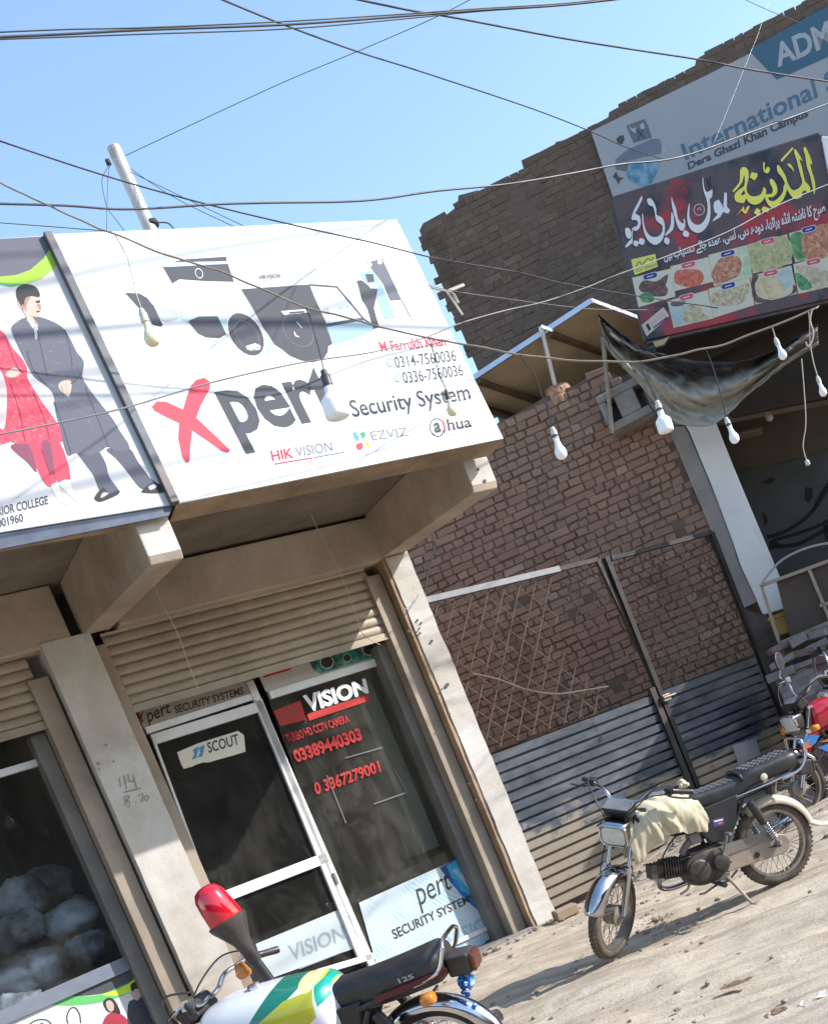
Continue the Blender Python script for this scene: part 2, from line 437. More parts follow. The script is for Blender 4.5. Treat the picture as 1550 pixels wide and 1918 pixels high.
# lintels, slab, parapet
b = MB(); b.box(LX1 + 0.22, 0.02, 0.02, 0.30, 3.2, 3.56); b.obj('lintel', PLA, shop, bevel=0.01)
b = MB(); b.box(-8, LX1 - 0.12, 0.005, 0.32, 3.17, 3.58); b.obj('lintel', PLA, shop, bevel=0.012)
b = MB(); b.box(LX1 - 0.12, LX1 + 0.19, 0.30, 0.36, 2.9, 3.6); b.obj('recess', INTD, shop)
b = MB(); b.box(-8, 0.14, -1.58, 4.6, 3.585, 3.70); b.obj('canopy_slab', mat('shade_dark_concrete', (0.20, 0.165, 0.13), (0.13, 0.105, 0.084), 3, 0.92, bump=0.3, bscale=30), shop, bevel=0.01)  # slab colour darkened to stand in for the deep shade under the canopy
b = MB(); b.box(-8, 0.05, 0.05, 0.28, 3.70, 4.35); b.obj('parapet', PLA, shop)
def bracket(x0, x1, tip, z0, z1, zt, mt, holes=()):
    b = MB(); pr = [(0.06, 3.585), (0.06, z0), (tip + 0.02, z1), (tip, z1 + 0.05), (tip, zt - 0.06), (tip + 0.07, 3.585)]
    vs = [Vector((x, y, z)) for x in (x0, x1) for y, z in pr]; n = len(pr)
    b.add(vs, [list(range(n)), list(range(2 * n - 1, n - 1, -1))] + [(i, (i + 1) % n, (i + 1) % n + n, i + n) for i in range(n)])
    b.mi[5] = 2; b.mi[6] = 2                                  # paler plaster paints the sunlit look onto the beam tip
    for x, y, r_ in holes: disc(b, x, y, r_, FAC, tip - .003, 1, n=8)
    return b.obj('bracket', [mt, HOLE, PIL], shop, bevel=0.008)
br1 = bracket(-0.21, 0.0, -1.55, 3.22, 3.12, 3.40, PLA, ((895, 879, 3), (907, 901, 3.6)))
br2 = bracket(-2.62, -2.42, -1.79, 3.20, 3.05, 3.34, PLA)
# side / back walls that close the rooms
wl = MB(); wl.box(-0.02, 0.10, 0.62, 4.6, 0, 3.58); wl.box(-8, 0.1, 4.6, 4.75, 0, 3.58); wl.box(-8.12, -8, -0.1, 4.75, 0, 3.58); wl.box(-8, -6.4, 0.1, 0.3, 0, 3.3); wl.obj('side_wall', PLA, shop)
wl = MB(); wl.box(LX1 - 0.17, LX1 - 0.08, 0.43, 4.6, 0, 3.58); wl.obj('party_wall', INT, shop)
fl = MB(); fl.box(-8, -0.02, 0.02, 4.6, -0.1, 0.012); fl.box(LX1 - 0.02, RX0 + 0.02, -0.13, 0.02, -0.1, 0.005); fl.obj('floor_slab', CONC, shop, bevel=0.01)
cl = MB(); cl.box(-8, -0.02, 0.34, 4.6, 3.3, 3.36); cl.obj('ceiling', INT, shop)
# guide rails + channels each side of the opening
def rail(x0, x1, y0, y1, z1, mt, nm='guide_rail'):
    b = MB(); b.box(x0, x1, y0, y1, 0.0, z1); return b.obj(nm, mt, shop, bevel=0.004)
rail(LX1 + 0.012, LX1 + 0.10, 0.10, 0.28, 3.12, TAN)
rail(RX0 - 0.145, RX0 - 0.012, 0.10, 0.30, 3.12, TAN)
rail(RX0 - 0.235, RX0 - 0.150, 0.22, 0.42, 2.6, GREYCH, 'channel')
rail(LX1 + 0.102, LX1 + 0.13, 0.2, 0.34, 2.6, RUST, 'channel')
rail(LX0 - 0.155, LX0 - 0.02, 0.08, 0.26, 3.0, TAN)
rail(LX0 - 0.26, LX0 - 0.16, 0.2, 0.36, 2.66, GREYCH, 'channel')
# roller shutters, half raised: real slats
def shutter(x0, x1, y, z0, z1, lab):
    b = MB(); pitch = 0.074; n = int((z1 - z0) / pitch) + 1; prof = []
    for i in range(n):
        zb = z0 + i * pitch
        for t, d in ((0.0, 0.013), (0.07, 0.004), (0.13, -0.001), (0.3, -0.004), (0.5, -0.0055), (0.7, -0.004), (0.86, -0.001), (0.93, 0.004)):
            prof.append((y + d, min(zb + t * pitch, z1)))
    xs_ = [x0 + (x1 - x0) * i / 40 for i in range(41)]
    secs = [[Vector((x, yy + 0.004 * noise.noise(Vector((x * 2, zz * 9, 0))), zz + 0.004 * noise.noise(Vector((x * 1.3, zz * 3, 5))))) for yy, zz in prof] for x in xs_]
    b.loft(secs, closed=False)
    b.box(x0, x1, y - 0.014, y + 0.022, z0 - 0.055, z0 - 0.002)
    b.bar((x0, y - .016, z0 - .052), (x1, y - .016, z0 - .052), 0.012, 0.012)
    return tag(b.obj('roller_shutter', SHUT, shop, auto=55), lab)
sh1 = shutter(LX1 + 0.10, RX0 - 0.11, 0.14, 2.66, 3.2, 'beige roller shutter rolled up over the glass door')
sh2 = shutter(-6.5, LX0 - 0.10, 0.12, 2.72, 3.17, 'beige roller shutter rolled up over the dark shop window')
# -------- glazed front of the right-hand shop, plane y = .36
GY = 0.36
def bars(name, segs, wpx_m, mt, parent, dy=0.05, y=GY):
    b = MB()
    for (ax, ay), (bx, by), wd in segs:
        a = px(ax, ay, FAC, y); c = px(bx, by, FAC, y)
        d = (c - a).normalized(); sd = Vector((d.z, 0, -d.x)) * (wd / 2)
        vs = [q + s_ * 1.0 + Vector((0, yy, 0)) for yy in (-dy / 2, dy / 2) for q, s_ in ((a, -sd), (c, -sd), (c, sd), (a, sd))]
        b.add(vs, [(0, 1, 2, 3), (7, 6, 5, 4), (0, 4, 5, 1), (1, 5, 6, 2), (2, 6, 7, 3), (3, 7, 4, 0)])
    return b.obj(name, mt, parent, bevel=0.004)
def pane(name, quad, mt, parent, y=GY):
    b = MB(); vs = [px(x, y_, FAC, y) for x, y_ in quad]
    b.add(vs + [v + Vector((0, 0.006, 0)) for v in vs], [(0, 1, 2, 3), (7, 6, 5, 4), (0, 4, 5, 1), (1, 5, 6, 2), (2, 6, 7, 3), (3, 7, 4, 0)])
    return b.obj(name, mt, parent)
fr_ = bars('window_frame', [((272, 1370), (470, 1306), 0.052), ((466, 1277), (704, 1828), 0.060), ((504, 1303), (742, 1229), 0.062), ((690, 1838), (985, 1706), 0.04)], 1, ALU, shop)
door = bars('shop_door', [((286, 1386), (492, 1322), 0.078), ((482, 1312), (676, 1792), 0.066), ((384, 1694), (612, 1606), 0.082), ((440, 1868), (700, 1790), 0.05), ((283, 1376), (470, 1880), 0.02)], 1, ALU, shop, dy=0.042, y=GY - 0.004)
tag(door, 'white framed glass door with a mid rail')
pane('door_glass', [(284, 1390), (486, 1326), (700, 1800), (480, 1890)], GLASSD, door, GY + 0.004)
wg = pane('window_glass', [(498, 1296), (742, 1218), (985, 1716), (700, 1850)], GLASS, shop, GY + 0.004)
pl_ = MB(); vs = [px(x, y, FAC, GY - 0.01) for x, y in ((248, 1300), (470, 1240), (474, 1304), (270, 1368))]
pl_.add(vs, [(0, 1, 2, 3)]); trn = pl_.obj('transom_panel', mat('transom', (0.36, 0.32, 0.275), (0.30, 0.265, 0.225), 5, 0.7), shop)
INK = flat('black_ink', (0.035, 0.032, 0.032)); REDI = flat('red_ink', (0.50, 0.02, 0.025)); WHI = flat('white_vinyl', (0.7, 0.7, 0.7)); DRED = flat('faded_red', (0.22, 0.05, 0.035))
t_ = MB(); text(t_, 'pert', [(274, 1332), (318, 1316), (321, 1342), (280, 1362)], FAC, GY - 0.0112, bold=0.012)
text(t_, 'SECURITY SYSTEMS', [(326, 1322), (455, 1286), (457, 1300), (329, 1337)], FAC, GY - 0.0112, bold=0.025)
stroke(t_, [(254, 1325), (268, 1353)], 4, FAC, GY - 0.0112, 1); stroke(t_, [(268, 1330), (262, 1352)], 3, FAC, GY - 0.0112, 1)
t_.obj('lettering', [INK, DRED], trn)
# transom light over the window: red label and a green camera print
tl = MB(); poly(tl, [(478, 1250), (735, 1180), (744, 1222), (498, 1296)], FAC, GY - 0.004, 0)
poly(tl, [(490, 1258), (545, 1241), (546, 1254), (494, 1270)], FAC, GY - 0.008, 1)
poly(tl, [(578, 1237), (625, 1222), (700, 1196), (722, 1210), (708, 1228), (650, 1246), (600, 1262), (588, 1256)], FAC, GY - 0.008, 2)
for x, y, r_ in ((612, 1240, 13), (690, 1216, 12), (650, 1232, 8)):
    disc(tl, x, y, r_, FAC, GY - 0.010, 3); disc(tl, x, y, r_, FAC, GY - 0.011, 4, inner=0.86)
q = NT('green_print'); q.set('Base Color', q.ramp(q.noise(16, 4), [(0.35, (0.01, 0.05, 0.05)), (0.5, (0.02, 0.16, 0.12)), (0.66, (0.10, 0.34, 0.22))])); q.set('Roughness', 0.4)
tl.obj('transom_sticker', [flat('faded_white', (0.50, 0.47, 0.44)), REDI, q.m, INK, flat('pale_green', (0.45, 0.55, 0.5))], shop)
# door stickers and prints
sc = MB(); poly(sc, [(332, 1409), (372, 1392), (446, 1369), (457, 1377), (460, 1408), (440, 1414), (404, 1424), (392, 1428), (380, 1428), (368, 1432), (360, 1436), (344, 1440), (338, 1428)], FAC, GY - 0.001, 0)
text(sc, 'SCOUT', [(387, 1391), (445, 1374), (449, 1394), (391, 1411)], FAC, GY - 0.0018, 1, bold=0.02)
for dx in (0, 11):
    poly(sc, [(361 + dx, 1404 - dx * .3), (372 + dx, 1398 - dx * .3), (372 + dx, 1404 - dx * .3), (368 + dx, 1420 - dx * .3), (359 + dx, 1423 - dx * .3), (364 + dx, 1412 - dx * .3)], FAC, GY - 0.0018, 2)
sc.obj('sticker', [flat('sticker_cream', (0.62, 0.59, 0.50)), INK, flat('sticker_blue', (0.08, 0.23, 0.42))], door)
dp = MB(); poly(dp, [(479, 1768), (636, 1703), (664, 1776), (500, 1835)], FAC, GY - 0.001, 0)
text(dp, 'VISION', [(538, 1772), (642, 1732), (652, 1757), (550, 1800)], FAC, GY - 0.0018, 1, bold=0.02, shear=0.2)
stroke(dp, [(560, 1815), (640, 1784)], 1.5, FAC, GY - 0.0018, 1)
dp.obj('poster', [flat('poster_white', (0.44, 0.49, 0.51)), flat('poster_grey', (0.24, 0.30, 0.33))], door)
lk = MB(); c_ = px(628, 1645, FAC, GY - 0.03); lk.box(c_.x - .012, c_.x + .012, c_.y - .008, c_.y + .004, c_.z - .045, c_.z + .045); lk.obj('lock', GREYCH, door, bevel=0.004)
# window lettering
wt = MB(); O = GY - 0.004
text(wt, 'VISION', [(566, 1303), (684, 1270), (691, 1298), (576, 1336)], FAC, O - 0.00120, 0, bold=0.045)
poly(wt, [(574, 1338), (690, 1300), (692, 1312), (580, 1350)], FAC, O - 0.00040, 1)
poly(wt, [(512, 1332), (562, 1312), (574, 1348), (525, 1360)], FAC, O - 0.00040, 1)
text(wt, 'HIK', [(516, 1330), (562, 1314), (570, 1344), (524, 1358)], FAC, O - 0.00100, 2, bold=0.02)
text(wt, 'TURBO HD CCTV CAMERA', [(532, 1376), (650, 1338), (656, 1352), (540, 1392)], FAC, O - 0.00060, 1, bold=0.03)
text(wt, '03389440303', [(546, 1406), (672, 1362), (680, 1386), (556, 1430)], FAC, O - 0.00060, 1, bold=0.045)
text(wt, '0 3367279001', [(586, 1466), (708, 1424), (714, 1446), (592, 1490)], FAC, O - 0.00060, 1, bold=0.035)
stroke(wt, [(646, 1420), (716, 1400)], 2.5, FAC, O - 0.00060, 3); stroke(wt, [(700, 1506), (762, 1484)], 2.5, FAC, O - 0.00060, 3); stroke(wt, [(612, 1452), (648, 1542)], 1.8, FAC, O - 0.00060, 3); stroke(wt, [(738, 1440), (762, 1486)], 1.5, FAC, O - 0.00060, 3)
wt.obj('window_lettering', [WHI, flat('vinyl_red', (0.42, 0.02, 0.022)), DRED, flat('tape', (0.15, 0.145, 0.13))], wg)
# lower window print
q = NT('ice_print'); gx = q.n('ShaderNodeTexWave', wave_type='BANDS'); gx.inputs['Scale'].default_value = 9; gx.inputs['Distortion'].default_value = 7; q.l(q.mapping(rot=(0, R(35), 0)), gx.inputs[0])
q.set('Base Color', q.mix(q.ramp(q.noise(2.6, 3), [(0.48, 0), (0.7, 1)]), (0.45, 0.52, 0.55), q.ramp(gx.outputs['Fac'], [(0.2, (0.17, 0.38, 0.48)), (0.7, (0.48, 0.55, 0.58))]))); q.set('Roughness', 0.45)
q2 = NT('blue_print'); q2.set('Base Color', q2.ramp(q2.noise(6, 4), [(0.35, (0.005, 0.04, 0.16)), (0.52, (0.01, 0.14, 0.42)), (0.68, (0.03, 0.36, 0.62))])); q2.set('Roughness', 0.4)
wp = MB(); poly(wp, [(672, 1691), (855, 1609), (938, 1740), (900, 1772), (716, 1846)], FAC, O - 0.00040, 0)
poly(wp, [(822, 1625), (868, 1602), (890, 1610), (954, 1740), (928, 1746), (896, 1706), (870, 1684), (846, 1656)], FAC, O - 0.00100, 1)
poly(wp, [(836, 1622), (852, 1612), (888, 1668), (904, 1690), (888, 1692), (872, 1672), (862, 1668), (858, 1650), (846, 1644)], FAC, O - 0.00140, 2)
poly(wp, [(846, 1630), (854, 1626), (960, 1740), (940, 1748), (900, 1690)], FAC, O - 0.00160, 3)
poly(wp, [(898, 1688), (924, 1686), (956, 1740), (944, 1748), (926, 1736)], FAC, O - 0.00180, 4)
text(wp, 'pert', [(776, 1660), (840, 1634), (848, 1676), (790, 1712)], FAC, O - 0.00200, 5)
text(wp, 'SECURITY SYSTEMS', [(732, 1742), (884, 1672), (889, 1686), (739, 1760)], FAC, O - 0.00200, 5, bold=0.02)
text(wp, 'VISION', [(832, 1752), (932, 1702), (942, 1726), (846, 1776)], FAC, O - 0.00200, 6, bold=0.02, shear=0.2)
for i in range(5): stroke(wp, [(886 + i * 6, 1764 - i * 3), (891 + i * 6, 1774 - i * 3)], 1.2, FAC, O - 0.00200, 6)
wp.obj('poster', [q.m, q2.m, flat('cyan_print', (0.04, 0.33, 0.55)), flat('steel_print', (0.36, 0.48, 0.56)), flat('slate_print', (0.30, 0.36, 0.40)), INK, flat('pale_letter', (0.30, 0.38, 0.43))], wg)
# inside the shop: counter, board, column, boxes
ins = MB(); ins.box(-2.2, -0.3, 2.0, 2.5, 0, 1.0); ins.obj('counter', mat('counter_laminate', (0.20, 0.18, 0.15), None, 3, 0.6), shop)
ins = MB(); ins.box(-0.62, -0.44, 0.62, 0.9, 0.9, 2.4); ins.obj('display_column', mat('display_grey', (0.36, 0.36, 0.35), None, 3, 0.7), shop)
ins = MB()
for i in range(9):
    x = -2.4 + 0.23 * i; hgt = random.uniform(.25, .6); ins.box(x, x + random.uniform(.14, .2), 4.1, 4.5, 1.2, 1.2 + hgt); ins.box(x, x + .18, 4.1, 4.5, 1.85, 1.85 + hgt * .8)
ins.obj('stock', mat('stock_card', (0.16, 0.10, 0.08), (0.07, 0.09, 0.13), 3, 0.8), shop)
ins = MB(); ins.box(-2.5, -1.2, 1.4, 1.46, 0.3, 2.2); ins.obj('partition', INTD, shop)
ins = MB(); ins.box(-1.45, -0.95, 1.3, 1.42, 1.1, 2.0); ins.obj('notice_board', mat('navy_board', (0.03, 0.035, 0.055), None, 3, 0.8), shop)
# -------- glazed front of the left-hand shop
fl_ = bars('window_frame', [((-60, 1468), (152, 1404), 0.05), ((146, 1404), (300, 1800), 0.03)], 1, ALU, shop, y=0.34)
wg2 = pane('window_glass', [(-160, 1412), (150, 1330), (300, 1790), (-160, 1980)], GLASSL, shop, 0.34)
sill = bars('window_sill', [((-80, 1944), (330, 1764), 0.10)], 1, mat('blue_sill', (0.17, 0.19, 0.23), (0.12, 0.14, 0.18), 6, 0.6), shop, dy=0.09, y=0.31)
PLASTIC = NT('crumpled_plastic'); PLASTIC.set('Base Color', PLASTIC.ramp(PLASTIC.noise(1.9, 6, 0.62, dist=.25), [(0.44, (0.10, 0.11, 0.115)), (0.54, (0.34, 0.36, 0.38)), (0.66, (0.68, 0.70, 0.73))])); PLASTIC.set('Roughness', 0.35)
for i in range(26):
    b = MB(); c_ = Vector((-3.15 - .30 * (i % 7) - random.uniform(0, .12), .62 + .22 * (i // 7) + random.uniform(-.05, .05), .92 + .26 * (i // 7) + random.uniform(-.06, .06))); sd = Vector((i * 3.1, i * 1.7, 2)); secs = []; rr = random.uniform(.15, .21)
    for k in range(1, 13):
        th_ = math.pi * k / 13; ring = []
        for j in range(20):
            a_ = 2 * math.pi * j / 20; d_ = Vector((math.sin(th_) * math.cos(a_), math.sin(th_) * math.sin(a_), math.cos(th_)))
            f_ = rr * (1 + .30 * noise.noise(d_ * 1.6 + sd) - .22 * abs(noise.noise(d_ * 4 + sd)) - .10 * abs(noise.noise(d_ * 9 + sd))); ring.append(c_ + Vector((d_.x * 1.15, d_.y, d_.z * .85)) * f_)
        secs.append(ring)
    b.loft(secs); tag(b.obj('plastic_sack', PLASTIC.m, F=FAC, smooth=True), 'pale crumpled plastic sack stacked behind the left shop window', 'sack', 'plastic sacks behind the left shop window')
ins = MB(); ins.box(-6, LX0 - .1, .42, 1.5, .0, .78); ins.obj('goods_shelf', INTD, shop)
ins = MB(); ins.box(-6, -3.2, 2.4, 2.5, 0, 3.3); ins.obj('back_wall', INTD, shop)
# poster under the left window
GRN = flat('print_green', (0.10, 0.42, 0.12)); LIME = flat('print_lime', (0.50, 0.66, 0.04)); DGR = flat('print_charcoal', (0.06, 0.06, 0.07)); SIGW = mat('banner_white', (0.56, 0.57, 0.58), (0.52, 0.53, 0.54), 1.5, 0.55)
SKIN = flat('print_skin', (0.52, 0.38, 0.31), v=.3); HAIR = flat('print_hair', (0.025, 0.022, 0.025)); CRIM = flat('print_crimson', (0.42, 0.03, 0.06), v=.5); COAT = flat('print_coat', (0.045, 0.048, 0.065), v=.5)
pm = MB(); Lp = lambda pts: Z(pts, 4.697, 0, 1780)
PY = 0.29
poly(pm, [(-150, 2000), (0, 1903), (286, 1776), (345, 1918), (380, 2040), (-150, 2200)], FAC, PY, 0)
poly(pm, sm(Lp([(420, 380), (1310, 0), (1290, 100), (1150, 280), (950, 370), (720, 402), (560, 398)])), FAC, PY - 0.00090, 1)
poly(pm, sm(Lp([(220, 465), (420, 382), (560, 396), (720, 404), (900, 385), (1150, 285), (1130, 375), (900, 455), (640, 485), (420, 478)])), FAC, PY - 0.00150, 2)
poly(pm, sm(Lp([(900, 388), (1040, 345), (1160, 270), (1250, 170), (1300, 70), (1315, -5), (1372, 50), (1345, 150), (1240, 285), (1120, 375), (1000, 402)])), FAC, PY - 0.00210, 3)
poly(pm, sm(Lp([(920, 600), (1000, 540), (1080, 570), (1150, 650), (1160, 760), (900, 760)])), FAC, PY - 0.00150, 4)
poly(pm, sm(Lp([(910, 450), (950, 418), (1000, 430), (1040, 490), (1060, 560), (990, 545), (950, 540), (915, 490)])), FAC, PY - 0.00210, 5)
poly(pm, sm(Lp([(935, 455), (970, 440), (1000, 470), (1002, 520), (975, 540), (945, 510)])), FAC, PY - 0.00270, 6)
poly(pm, sm(Lp([(1125, 490), (1180, 430), (1270, 405), (1340, 430), (1390, 510), (1420, 640), (1430, 780), (1160, 780)])), FAC, PY - 0.00150, 7)
poly(pm, sm(Lp([(1150, 360), (1235, 320), (1242, 380), (1230, 420), (1200, 440), (1160, 400)])), FAC, PY - 0.00210, 6)
poly(pm, sm(Lp([(1148, 310), (1180, 278), (1225, 290), (1238, 330), (1190, 340), (1165, 365)])), FAC, PY - 0.00270, 5)
for st in ([(600, 645), (590, 590), (615, 520), (660, 505), (700, 560), (712, 640)], [(250, 660), (310, 620), (380, 608), (430, 625), (460, 660)], [(360, 640), (385, 650)]):
    stroke(pm, Lp(smoothpath(st)), 2.6, FAC, PY - 0.00150, 1)
pm.obj('poster', [SIGW, DGR, GRN, LIME, CRIM, HAIR, SKIN, COAT], shop)
# loose threads hanging from the canopy
TWINE = flat('twine', (0.48, 0.42, 0.33)); DW = flat('dark_wire', (0.03, 0.03, 0.035)); GW = flat('grey_wire', (0.30, 0.30, 0.31))
b = MB()
for pts in ([(572, 938), (592, 985), (612, 1025), (640, 1080), (662, 1140), (676, 1182), (690, 1196), (712, 1208)], [(288, 1092), (300, 1125), (330, 1180), (352, 1240), (372, 1292)]):
    b.tube(smoothpath([px(x, y, FAC, -0.25) for x, y in pts], 4), 0.0035, 5)
tag(b.obj('thread', TWINE, F=FAC), 'pale loose threads hanging from the canopy in front of the shutter', 'thread')
b = MB(); b.tube(smoothpath([px(x, y, FAC, -1.0) for x, y in [(822, 862), (845, 905), (866, 938), (876, 952), (880, 946)]], 4), 0.004, 5)
tag(b.obj('wire', DW, F=FAC), 'short bent wire hanging below the right canopy bracket', 'wire')
# ================================================================== ROOF SIGNS (frame SGN)
def lp_(F, off, pts): return [px(x, y, F, off) for x, y in pts]
STEEL = mat('sign_steel', (0.11, 0.115, 0.13), (0.06, 0.065, 0.075), 5, 0.5, 0.4, dirt=(0.2, 0.14, 0.1))
UND = mat('sign_underside', (0.40, 0.29, 0.19), (0.28, 0.20, 0.13), 4, 0.8, dirt=(0.13, 0.09, 0.06), dirt_amt=.5)
WHT = mat('flex_white', (0.60, 0.60, 0.61), (0.56, 0.56, 0.575), 1.2, 0.5, bump=.35, bscale=1.6)
def signbox(name, label, quad, depth, face):
    """lit flex sign on a steel box: TL TR BR BL read off the photo"""
    t = thing(name, label, 'signboard', SGN)
    c = lp_(SGN, 0, quad); b = MB()
    b.add(c + [v + Vector((0, 0.012, 0)) for v in c], [(0, 1, 2, 3), (7, 6, 5, 4), (0, 4, 5, 1), (1, 5, 6, 2), (2, 6, 7, 3), (3, 7, 4, 0)])
    pn = b.obj('face_panel', face, t)
    b = MB(); n = c
    mid = [v + Vector((0, depth, 0)) for v in c]; fr0 = [v + Vector((0, 0.013, 0)) for v in c]
    b.add(fr0 + mid, [(0, 4, 5, 1), (1, 5, 6, 2), (3, 7, 4, 0), (7, 6, 5, 4)], 0)
    b.add(fr0 + mid, [(2, 6, 7, 3)], 1)
    b.obj('box_frame', [STEEL, UND], t)
    return t, pn
xs1, xp = signbox('shop_sign', 'large white camera shop sign with red X and a row of printed cameras', [(90, 439), (743, 411), (942, 821), (331, 943)], 0.22, WHT)
GAIN = 1.0
CHAR = flat('sign_charcoal', (0.055, 0.058, 0.072)); RED = flat('sign_red', (0.55, 0.06, 0.09)); PALE = flat('sign_paleblue', (0.40, 0.50, 0.55)); MIDB = flat('sign_blue', (0.10, 0.30, 0.46)); GRY = flat('sign_grey', (0.14, 0.16, 0.20)); ORG = flat('sign_orange', (0.75, 0.42, 0.10)); LGRN = flat('sign_green', (0.06, 0.26, 0.18)); STW = flat('sign_white', (0.58, 0.6, 0.6)); DKR = flat('sign_darkred', (0.5, 0.04, 0.07)); LTG = flat('sign_light', (0.62, 0.68, 0.71))
A1 = lambda p: Z(p, 2.95, 0, 400); A2 = lambda p: Z(p, 2.0395, 200, 430); A3 = lambda p: Z(p, 2.818, 230, 460)
L = MB(); o1 = -0.0012
poly(L, A1([(840, 1065), (868, 1037), (920, 1040), (1012, 1082), (1030, 1020), (1052, 955), (1085, 918), (1130, 907), (1160, 930), (1160, 968), (1110, 1060), (1085, 1128), (1150, 1190), (1215, 1250), (1270, 1307), (1262, 1322), (1225, 1312), (1150, 1258), (1062, 1198), (1052, 1290), (1048, 1368), (1030, 1380), (1005, 1340), (985, 1240), (990, 1158), (900, 1115), (852, 1088)]), SGN, o1, 0)
L.obj('red_cross_letter', RED, xs1)
L = MB(); text(L, 'pert', A2([(388, 578), (832, 520), (960, 782), (532, 858)]), SGN, o1, 0, bold=0.028)
text(L, 'Security System', A2([(920, 652), (1378, 588), (1396, 668), (948, 737)]), SGN, o1, 0, bold=0.012); L.obj('lettering', CHAR, xs1)
L = MB(); text(L, 'M Farrukh Khan', A2([(1036, 428), (1288, 404), (1297, 444), (1049, 468)]), SGN, o1, 0, bold=0.022)
L.obj('name_lettering', RED, xs1)
L = MB(); text(L, '0314-7560036', A2([(1094, 486), (1327, 458), (1337, 502), (1105, 530)]), SGN, o1, 0, bold=0.01)
text(L, '0336-7560036', A2([(1124, 544), (1354, 514), (1364, 558), (1136, 588)]), SGN, o1, 0, bold=0.01)
for cx_, cy_ in ((1081, 508), (1111, 566)):
    a = A2([(cx_, cy_)])[0]; disc(L, a[0], a[1], 6.6, SGN, o1, 1, ry=8.2); disc(L, a[0], a[1], 6.6, SGN, o1 - .00050, 2, ry=8.2, inner=0.8)
    stroke(L, [(a[0] - 2, a[1] - 4), (a[0] - 1.5, a[1]), (a[0] + 2.5, a[1] + 4)], 1.8, SGN, o1 - .00050, 1)
L.obj('phone_numbers', [CHAR, STW, LGRN], xs1)
L = MB(); text(L, 'HIK', A2([(624, 846), (708, 833), (716, 871), (632, 884)]), SGN, o1, 0, bold=0.03); text(L, 'VISION', A2([(718, 831), (856, 808), (864, 847), (726, 870)]), SGN, o1, 1, bold=0.006)
stroke(L, A2([(640, 896), (786, 872)]), 2.6, SGN, o1, 0); stroke(L, A2([(790, 871), (908, 850)]), 2.2, SGN, o1, 1)
L.obj('maker_logo', [DKR, GRY], xs1)
L = MB()
for pts, mi in (([(938, 776), (950, 772), (964, 790), (964, 808), (952, 806), (942, 794)], 0), ([(966, 778), (982, 770), (990, 784), (984, 796), (972, 794)], 1), ([(954, 818), (974, 812), (980, 826), (974, 840), (958, 842), (950, 830)], 2), ([(984, 808), (994, 808), (1006, 824), (1000, 836), (990, 830)], 3)):
    poly(L, A2(pts), SGN, o1, mi)
text(L, 'EZVIZ', A2([(1004, 772), (1144, 754), (1152, 788), (1014, 806)]), SGN, o1, 4)
L.obj('maker_logo', [MIDB, LGRN, RED, ORG, GRY], xs1)
L = MB(); a = A2([(1262, 756)])[0]; disc(L, a[0], a[1], 15, SGN, o1, 0, ry=18, rot=-.2, inner=0.86)
text(L, 'a', A2([(1246, 738), (1272, 734), (1278, 772), (1252, 777)]), SGN, o1 - .00050, 0, bold=0.04); text(L, 'hua', A2([(1296, 724), (1386, 712), (1395, 754), (1304, 768)]), SGN, o1 - .00050, 0, bold=0.02)
poly(L, A2([(1278, 730), (1286, 728), (1296, 764), (1284, 776), (1282, 766), (1288, 762)]), SGN, o1 - .00050, 1); text(L, 'TECHNOLOGY', A2([(1292, 781), (1352, 772), (1354, 780), (1294, 789)]), SGN, o1, 2)
L.obj('maker_logo', [CHAR, RED, GRY], xs1)
# the printed cameras
L = MB(); o2 = -0.0012
poly(L, A3([(10, 246), (90, 252), (130, 274), (160, 310), (212, 420), (200, 428), (160, 418), (140, 390)]), SGN, o2, 0); stroke(L, A3([(10, 246), (90, 250), (132, 274), (162, 312)]), 2, SGN, o2 - .00050, 4)
poly(L, A3([(205, 100), (330, 72), (545, 58), (550, 82), (590, 198), (500, 200), (400, 190), (330, 186), (262, 200)]), SGN, o2, 0)
poly(L, A3([(205, 100), (265, 88), (550, 82), (556, 96), (400, 104), (255, 112), (215, 112)]), SGN, o2 - .00050, 1)
poly(L, A3([(262, 200), (300, 178), (345, 182), (440, 188), (590, 192), (590, 200), (440, 204)]), SGN, o2 - .00050, 4)
a = A3([(403, 146)])[0]; disc(L, a[0], a[1], 7, SGN, o2 - .00075, 4, ry=10, rot=-.4, inner=0.84)
poly(L, A3([(300, 385), (345, 358), (430, 350), (540, 338), (600, 345), (700, 400), (770, 470), (805, 530), (790, 570), (740, 578), (700, 560), (560, 480), (530, 470), (380, 430)]), SGN, o2, 1)
poly(L, A3([(345, 398), (400, 374), (500, 372), (548, 468), (510, 488), (440, 484), (395, 462)]), SGN, o2 - .00050, 0)
a = A3([(650, 468)])[0]
disc(L, a[0], a[1], 47, SGN, o2 - .00050, 4, ry=30, rot=0.98); disc(L, a[0], a[1], 44.5, SGN, o2 - .00100, 0, ry=28, rot=0.98); disc(L, a[0] + 2, a[1] + 2, 32, SGN, o2 - .00150, 5, ry=19, rot=0.98, inner=.93)
poly(L, A3([(650, 530), (700, 515), (728, 530), (725, 548), (680, 556), (655, 548)]), SGN, o2 - .00150, 4)
poly(L, A3([(625, 230), (985, 205), (1010, 270), (1070, 400), (1105, 520), (1085, 530), (1082, 560), (1060, 600), (1000, 615), (940, 605), (880, 580), (845, 550), (800, 520), (740, 430), (680, 320)]), SGN, o2 - .00050, 0)
a = A3([(925, 445)])[0]; disc(L, a[0], a[1], 36, SGN, o2 - .00100, 5, ry=25, rot=0.9, inner=0.95)
